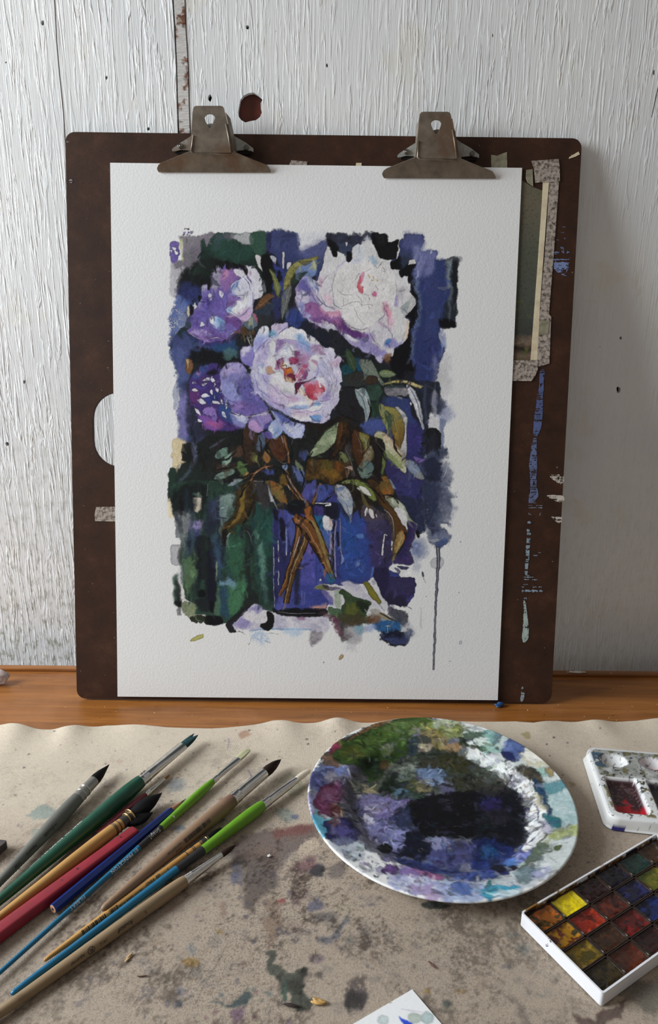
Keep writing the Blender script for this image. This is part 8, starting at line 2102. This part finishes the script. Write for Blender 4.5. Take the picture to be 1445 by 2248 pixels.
    for z, ofs in ((0.013, 0.0006), (0.009, 0.0012), (0.005, 0.0017), (0.0035, 0.0022), (0.0034, 0.0034), (0.0026, 0.0034)):
        p = V[rim] + out * ofs; p[:, 2] = z; ringsV.append(p); cc_ = wall_c.copy(); cc_[rng.random(m) < 0.015] = (120, 122, 130); ringsC.append(cc_)
    Q = [grid_quads(nx, ny)[:, ::-1]]; prev = np.array(rim)
    for k in range(len(ringsV)):
        cur = nV + k * m + np.arange(m); Q.append(np.stack([prev, np.roll(prev, -1), np.roll(cur, -1), cur], 1)); prev = cur
    V = np.vstack([V] + ringsV); C = np.vstack([c.reshape(-1, 3)] + ringsC)
    # a blot of ultramarine on the front wall
    q = on_table(1357, 1821, 0.004); hit = (np.hypot((V[:, 0] - q[0]) / 1.8, V[:, 1] - q[1]) < 0.0035) & (V[:, 2] < 0.008); C[hit] = (34, 30, 104)
    o = fast_mesh('mixing_tray', V, np.vstack(Q), tint_mat('glossy_white_plastic', 0.28, 0.5), cols=albedo(C, (206, 208, 216), 0.70).astype(np.float32), origin=(float(cen[0]), float(cen[1]), 0.0022))
    tag(o, 'white plastic mixing tray with oval and rectangular wells of dried paint', 'palette')
tray()

# ------------------------------------------------------------------ white box of watercolour pans
bo = np.array([0.1550, 0.4222]); bs = np.array([0.0390, -0.0662]); bl = np.array([0.1435, 0.0883])
SL, LL = np.linalg.norm(bs), np.linalg.norm(bl); bs /= SL; bl /= LL
bl = np.array([-bs[1], bs[0]])
BH = 0.0145
def bx_(a, c, z): p = bo + bs * a + bl * c; return np.array([p[0], p[1], z])
box_mid = bx_(SL / 2, LL / 2, 0.0018)
pbox = thing('paint_box', 'white box of square watercolour pans in the lower right corner', 'paint box', tuple(box_mid))
def enamel(name, amount):
    g = N(name); v = g.coord((1, 1, 1)); base = lin(226, 226, 230)
    n1 = g.noise(v, 60, 5, 0.6, 0.6); n2 = g.noise(v, 95, 5, 0.6, 0.8); n3 = g.noise(v, 33, 4, 0.6)
    c = g.mix(g.ramp(n3, [(0.62 - amount * 0.16, BLK), (0.66 - amount * 0.16, WHT)]), base, lin(132, 96, 44))
    c = g.mix(g.ramp(n1, [(0.68 - amount * 0.20, BLK), (0.70 - amount * 0.20, WHT)]), c, lin(30, 24, 44))
    c = g.mix(g.ramp(n2, [(0.72 - amount * 0.18, BLK), (0.74 - amount * 0.18, WHT)]), c, lin(60, 34, 26))
    g.set(color=c, rough=0.3, spec=0.5); return g.m
M_en = enamel('white_enamel', 0.12); M_enst = enamel('paint_stained_enamel', 0.9)
def bslab(outline, holes, z0, z1): return slab(outline, holes, lambda s, t, d: bx_(s, t, z0 + d), z1 - z0)
TW = 0.0014
V, F = bslab(rrect(0, 0, SL, LL, 0.0022, 4), [rrect(TW, TW, SL - TW, LL - TW, 0.0012, 3)], 0.0026, BH); o = mk('wall', V, F, M_en, pbox); fix_normals(o); bevel(o, 0.0004, 2)
V, F = bslab(rrect(0.0006, 0.0006, SL - 0.0006, LL - 0.0006, 0.002, 4), [], 0.0025, 0.0033); o = mk('base', V, F, M_en, pbox); fix_normals(o)
for (a0_, c0_, a1_, c1_) in ((TW + .0001, TW, TW + 0.0006, LL - TW), (TW, TW + .0001, SL - TW, TW + 0.0006), (SL - TW - 0.0006, TW, SL - TW - .0001, LL - TW)):
    V, F = bslab([(a0_, c0_), (a1_, c0_), (a1_, c1_), (a0_, c1_)], [], 0.0033, BH - 0.0012); o = mk('stained_lining', V, F, M_enst, pbox); fix_normals(o)
g = N('paint_soiled_pan_plastic'); n_ = g.noise(g.coord((1, 1, 1)), 140, 4, 0.6)
g.set(color=g.ramp(n_, [(0.5, lin(44, 32, 26)), (0.66, lin(70, 52, 40)), (0.72, lin(170, 160, 150))]), rough=0.35); M_pan = g.m
M_wet = tint_mat('glossy_cake_paint', 0.2, 0.4, 0.2, 0.25, 260)
PAN = {(0, 0): ('orange brown', [(150, 84, 20), (190, 96, 18), (70, 54, 20)]), (1, 0): ('yellow orange and dark', [(176, 124, 20), (92, 40, 22), (60, 50, 20)]), (2, 0): ('olive yellow', [(124, 98, 22), (84, 72, 22), (148, 116, 30)]), (3, 0): ('blackish olive', [(44, 36, 18), (60, 46, 18), (30, 28, 18)]),
       (0, 1): ('bright lemon yellow', [(226, 202, 14), (210, 184, 20), (196, 176, 30)]), (1, 1): ('bright red orange', [(150, 40, 20), (170, 52, 20), (96, 30, 20)]), (2, 1): ('dark umber', [(62, 36, 20), (80, 46, 22), (48, 34, 20)]), (3, 1): ('reddish brown', [(86, 36, 20), (70, 34, 20), (100, 44, 24)]),
       (0, 2): ('blackish crimson', [(40, 16, 20), (26, 14, 16), (64, 20, 26)]), (1, 2): ('dark rusty red', [(84, 32, 22), (110, 46, 26), (52, 24, 20)]), (2, 2): ('dark scarlet', [(92, 24, 22), (140, 28, 24), (58, 20, 20)]), (3, 2): ('deep maroon', [(46, 20, 20), (58, 24, 22), (38, 18, 18)]),
       (0, 3): ('violet black', [(24, 20, 30), (32, 26, 44), (18, 16, 20)]), (1, 3): ('indigo', [(26, 26, 58), (40, 40, 96), (18, 18, 34)]), (2, 3): ('cobalt blue', [(26, 48, 118), (20, 36, 90), (14, 22, 54)]), (3, 3): ('brownish black', [(36, 22, 24), (44, 26, 26), (28, 18, 20)]),
       (0, 4): ('dark bottle green', [(30, 56, 50), (24, 46, 44), (36, 64, 54)]), (1, 4): ('mossy yellow green', [(110, 112, 32), (70, 92, 40), (130, 120, 36)]), (2, 4): ('teal blue', [(24, 52, 74), (20, 40, 60), (30, 64, 84)]), (3, 4): ('dark plum', [(44, 22, 40), (54, 28, 46), (34, 18, 30)]),
       (0, 5): ('warm sepia', [(74, 46, 28), (90, 56, 30), (58, 38, 26)]), (1, 5): ('burnt umber', [(60, 34, 22), (70, 40, 24), (48, 30, 20)]), (2, 5): ('raw sienna', [(130, 84, 36), (112, 72, 30), (140, 96, 44)]), (3, 5): ('warm grey', [(80, 72, 66), (66, 60, 56), (92, 84, 76)])}
pa, pl_ = (SL - 2 * TW - 0.0016) / 4, (LL - 2 * TW - 0.0016) / 6
for (i, j), (nm, cols) in PAN.items():
    x0 = TW + 0.0008 + i * pa; y0 = TW + 0.0008 + j * pl_; x1 = x0 + pa - 0.0005; y1 = y0 + pl_ - 0.0006
    c0 = bx_((x0 + x1) / 2, (y0 + y1) / 2, 0.0033)
    p = thing('watercolour_pan', '%s watercolour pan in the white paint box' % nm, 'paint pan', tuple(c0), 'pans in the white paint box')
    V, F = bslab(rrect(x0, y0, x1, y1, 0.001, 3), [rrect(x0 + .0007, y0 + .0007, x1 - .0007, y1 - .0007, 0.0007, 3)], 0.0033, 0.0112); o = mk('pan_cup', V, F, M_pan, p); fix_normals(o)
    rg = np.random.default_rng(i * 10 + j + 3); n1_, n2_ = 30, 40
    X, Y = np.meshgrid(np.linspace(x0 + .0008, x1 - .0008, n1_), np.linspace(y0 + .0008, y1 - .0008, n2_))
    q1 = vnoise(n2_, n1_, 7, rg) + 0.5 * vnoise(n2_, n1_, 3, rg); q2 = vnoise(n2_, n1_, 9, rg) + 0.5 * vnoise(n2_, n1_, 3, rg)
    edge_ = np.minimum(np.minimum(X - x0, x1 - X), np.minimum(Y - y0, y1 - Y)) / 0.004
    Z = 0.0103 - 0.0016 * np.clip(edge_, 0, 1) + 0.0004 * q1
    c = np.empty(X.shape + (3,)); c[:] = cols[0]
    w = np.clip((q1 - 0.05) / 0.5, 0, 1)[..., None]; c = c * (1 - w) + np.array(cols[1]) * w
    w = np.clip((q2 - 0.35) / 0.25, 0, 1)[..., None]; c = c * (1 - w) + np.array(cols[2]) * w
    V = (bo[None, :] + X.ravel()[:, None] * bs + Y.ravel()[:, None] * bl); V = np.c_[V, Z.ravel()]
    fast_mesh('paint_cake', V, grid_quads(n1_, n2_), M_wet, p, cols=albedo(c.reshape(-1, 3), (205, 205, 205), 0.62 if (i, j) == (0, 1) else 0.42).astype(np.float32))

# ------------------------------------------------------------------ white card in front
cz = 0.0028
def card():
    c0 = on_table(905, 2172, cz)[:2]; e1 = on_table(970, 2248, cz)[:2] - c0; e2 = on_table(775, 2248, cz)[:2] - c0
    e1 /= np.linalg.norm(e1); e2 /= np.linalg.norm(e2); L1, L2 = 0.105, 0.15
    R_ = 1500; w, h = int(L1 * R_), int(L2 * R_)
    def tocv(u, v):
        u = np.asarray(u, float); v = np.asarray(v, float)
        p = np.array([on_table(a, b, cz)[:2] for a, b in zip(u, v)]) - c0
        M = np.linalg.inv(np.stack([e1, e2], 1)); q = p @ M.T; return q * R_
    cd = Canvas(w, h, (206, 204, 194), tocv, 31)
    cd.fr(760, 1940, 3.284)
    cd.A('235 965 265 945 295 965 290 1000 250 1010 232 990', (170, 180, 170), .8, soft=1.2, warp=2, edge=.2)
    cd.A('440 960 480 930 525 945 520 990 480 1008 445 990', (158, 166, 148), .85, soft=1.2, warp=2, edge=.2)
    cd.A('530 950 570 920 620 940 620 985 570 1005 535 985', (150, 164, 156), .85, soft=1.2, warp=2, edge=.2)
    cd.A('390 952 430 985 475 1010 520 1060 430 1040 405 1000', (36, 60, 160), .95, soft=1, warp=1.5)
    cd.A('310 850 335 852 330 865 315 862', (150, 142, 110), .8, soft=.8, warp=1)
    cd.L('400 900 470 915 560 925', (3, 5, 2), (176, 168, 172), .7)
    X, Y = np.meshgrid(np.linspace(0, L1, w), np.linspace(0, L2, h))
    P = c0[None, :] + X.ravel()[:, None] * e1 + Y.ravel()[:, None] * e2
    V = np.c_[P, np.full(len(P), cz) + 0.0006 * np.sin(X.ravel() * 30) * 0]
    rim = list(range(0, w)) + [w * (j + 1) - 1 for j in range(1, h)] + list(range(w * h - 2, w * (h - 1) - 1, -1)) + [w * j for j in range(h - 2, 0, -1)]
    B0 = V[rim].copy(); B1 = B0.copy(); B1[:, 2] -= 0.0009; B = np.vstack([B0, B1]); n = len(V); m = len(rim); ri = n + np.arange(m); rj = np.roll(ri, -1); ki = n + m + np.arange(m); kj = np.roll(ki, -1)
    Q = np.vstack([grid_quads(w, h), np.stack([ri, ki, kj, rj], 1)])
    if np.cross(e1, e2) < 0: Q = Q[:, ::-1]
    C = np.vstack([cd.im.reshape(-1, 3), np.tile([206, 204, 194], (2 * m, 1))])
    o = fast_mesh('paper_card', np.vstack([V, B]), Q, tint_mat('rough_card', 0.85, 0.2, 0, 0.3, 420), cols=albedo(C, (206, 204, 194), 0.78).astype(np.float32), origin=(c0[0], c0[1], cz - 0.0009))
    tag(o, 'small white card with grey-green blots at the bottom edge', 'card')
card()

# ------------------------------------------------------------------ small odds and ends
def lump(name, u, v, sx, sy, sz, mat, label, cat, seed, rot=0.0, z=0.002, group=None, pointy=0.0, lv=3):
    bm = bmesh.new(); bmesh.ops.create_icosphere(bm, subdivisions=lv, radius=1.0); r = random.Random(seed)
    fx = [(r.uniform(2, 6), r.uniform(2, 6), r.uniform(2, 6), r.uniform(0, 6)) for _ in range(4)]
    for w in bm.verts:
        c = w.co.copy(); k = 1 + sum(0.11 * math.sin(a * c.x + b_ * c.y + d * c.z + e) for a, b_, d, e in fx)
        w.co = Vector((c.x * sx * k, c.y * sy * k * (1 - pointy * c.x), (c.z * 0.5 + 0.5) * sz * k))
    me = bpy.data.meshes.new(name); bm.to_mesh(me); bm.free(); me.shade_smooth(); me.materials.append(mat)
    o = bpy.data.objects.new(name, me); COL.objects.link(o); p = on_table(u, v, z); o.location = p; o.rotation_euler = (0, 0, rot); tag(o, label, cat, group); return o
# charcoal block corner at the left edge
q0 = on_table(17, 1846, 0.009); q1 = on_table(2, 1878, 0.009)
dv = np.array([0.0, -1.0]); ang = math.radians(40)
Vb = rrect(-0.055, -0.030, 0, 0, 0.0022, 4)
ca, sa = math.cos(0.96), math.sin(0.96)
def pc_(s, t, d): x = s * 0.5 ; return (q0[0] + s * 0.90 + t * 0.42, q0[1] + s * -0.10 + t * 0.91, 0.0022 + d)
V, F = slab(Vb, [], pc_, 0.0075)
o = mk('charcoal_block', V, F, simple('worn_charcoal', lin(70, 62, 60), 0.6, var=0.35, nscale=150, bump=0.4)); fix_normals(o); bevel(o, 0.0012, 2); tag(o, 'dark grey charcoal block cut off by the left edge', 'charcoal')
# crumpled clear plastic by the wall
g = N('clear_plastic'); g.set(color=lin(210, 200, 198), rough=0.15); g.b.inputs['Transmission Weight'].default_value = 0.55
lump('crumpled_plastic', -2, 1502, 0.012, 0.008, 0.016, g.m, 'crumpled clear plastic scrap on the table by the left edge', 'scrap', 5, 0.3, 0.0005)
lump('paint_scrap', 1097, 1551, 0.0065, 0.0032, 0.005, simple('dried_blue_paint', lin(28, 72, 120), 0.4), 'curled blue paint scrap at the foot of the board', 'scrap', 8, 0.3, 0.0005, pointy=0.4)
# dried paint blob on the rail and small flecks
lump('wood_shaving', 283, 2103, 0.0036, 0.0011, 0.0014, simple('pale_shaving', lin(190, 156, 110), 0.6), 'pale curled wood shaving in front of the brushes', 'shaving', 3, 1.1, 0.0022)
lump('wood_crumb', 700, 2202, 0.0048, 0.0022, 0.0026, simple('ochre_crumb', lin(196, 156, 92), 0.7), 'ochre crumb on the green-grey cloth stain', 'crumb', 4, -0.1, 0.0022)
lump('dark_splinter', 637, 2208, 0.0052, 0.0012, 0.0014, simple('dark_splinter_wood', lin(48, 32, 30), 0.7), 'short dark splinter beside the ochre crumb', 'splinter', 6, -0.15, 0.0022)
lump('brown_splinter', 313, 2144, 0.0040, 0.0005, 0.0010, simple('brown_splinter_wood', lin(92, 62, 52), 0.7), 'thin brown splinter near the front brushes', 'splinter', 7, 0.1, 0.0022)
lump('brown_splinter', 949, 2119, 0.0040, 0.0008, 0.0010, bpy.data.materials['brown_splinter_wood'], 'thin brown splinter on the cloth below the plate', 'splinter', 9, -0.9, 0.0022)
lump('paint_drip', 1268, 1477, 0.012, 0.0022, 0.0022, simple('white_paint_drip', lin(216, 212, 204), 0.5), 'white paint drip on the table back rail', 'paint drip', 10, 0.0, 0.0045)
lump('white_chip', 591, 1880, 0.0016, 0.0012, 0.0014, bpy.data.materials['white_paint_drip'], 'small white chip on the cloth left of the plate', 'chip', 11, 0.0, 0.0020)
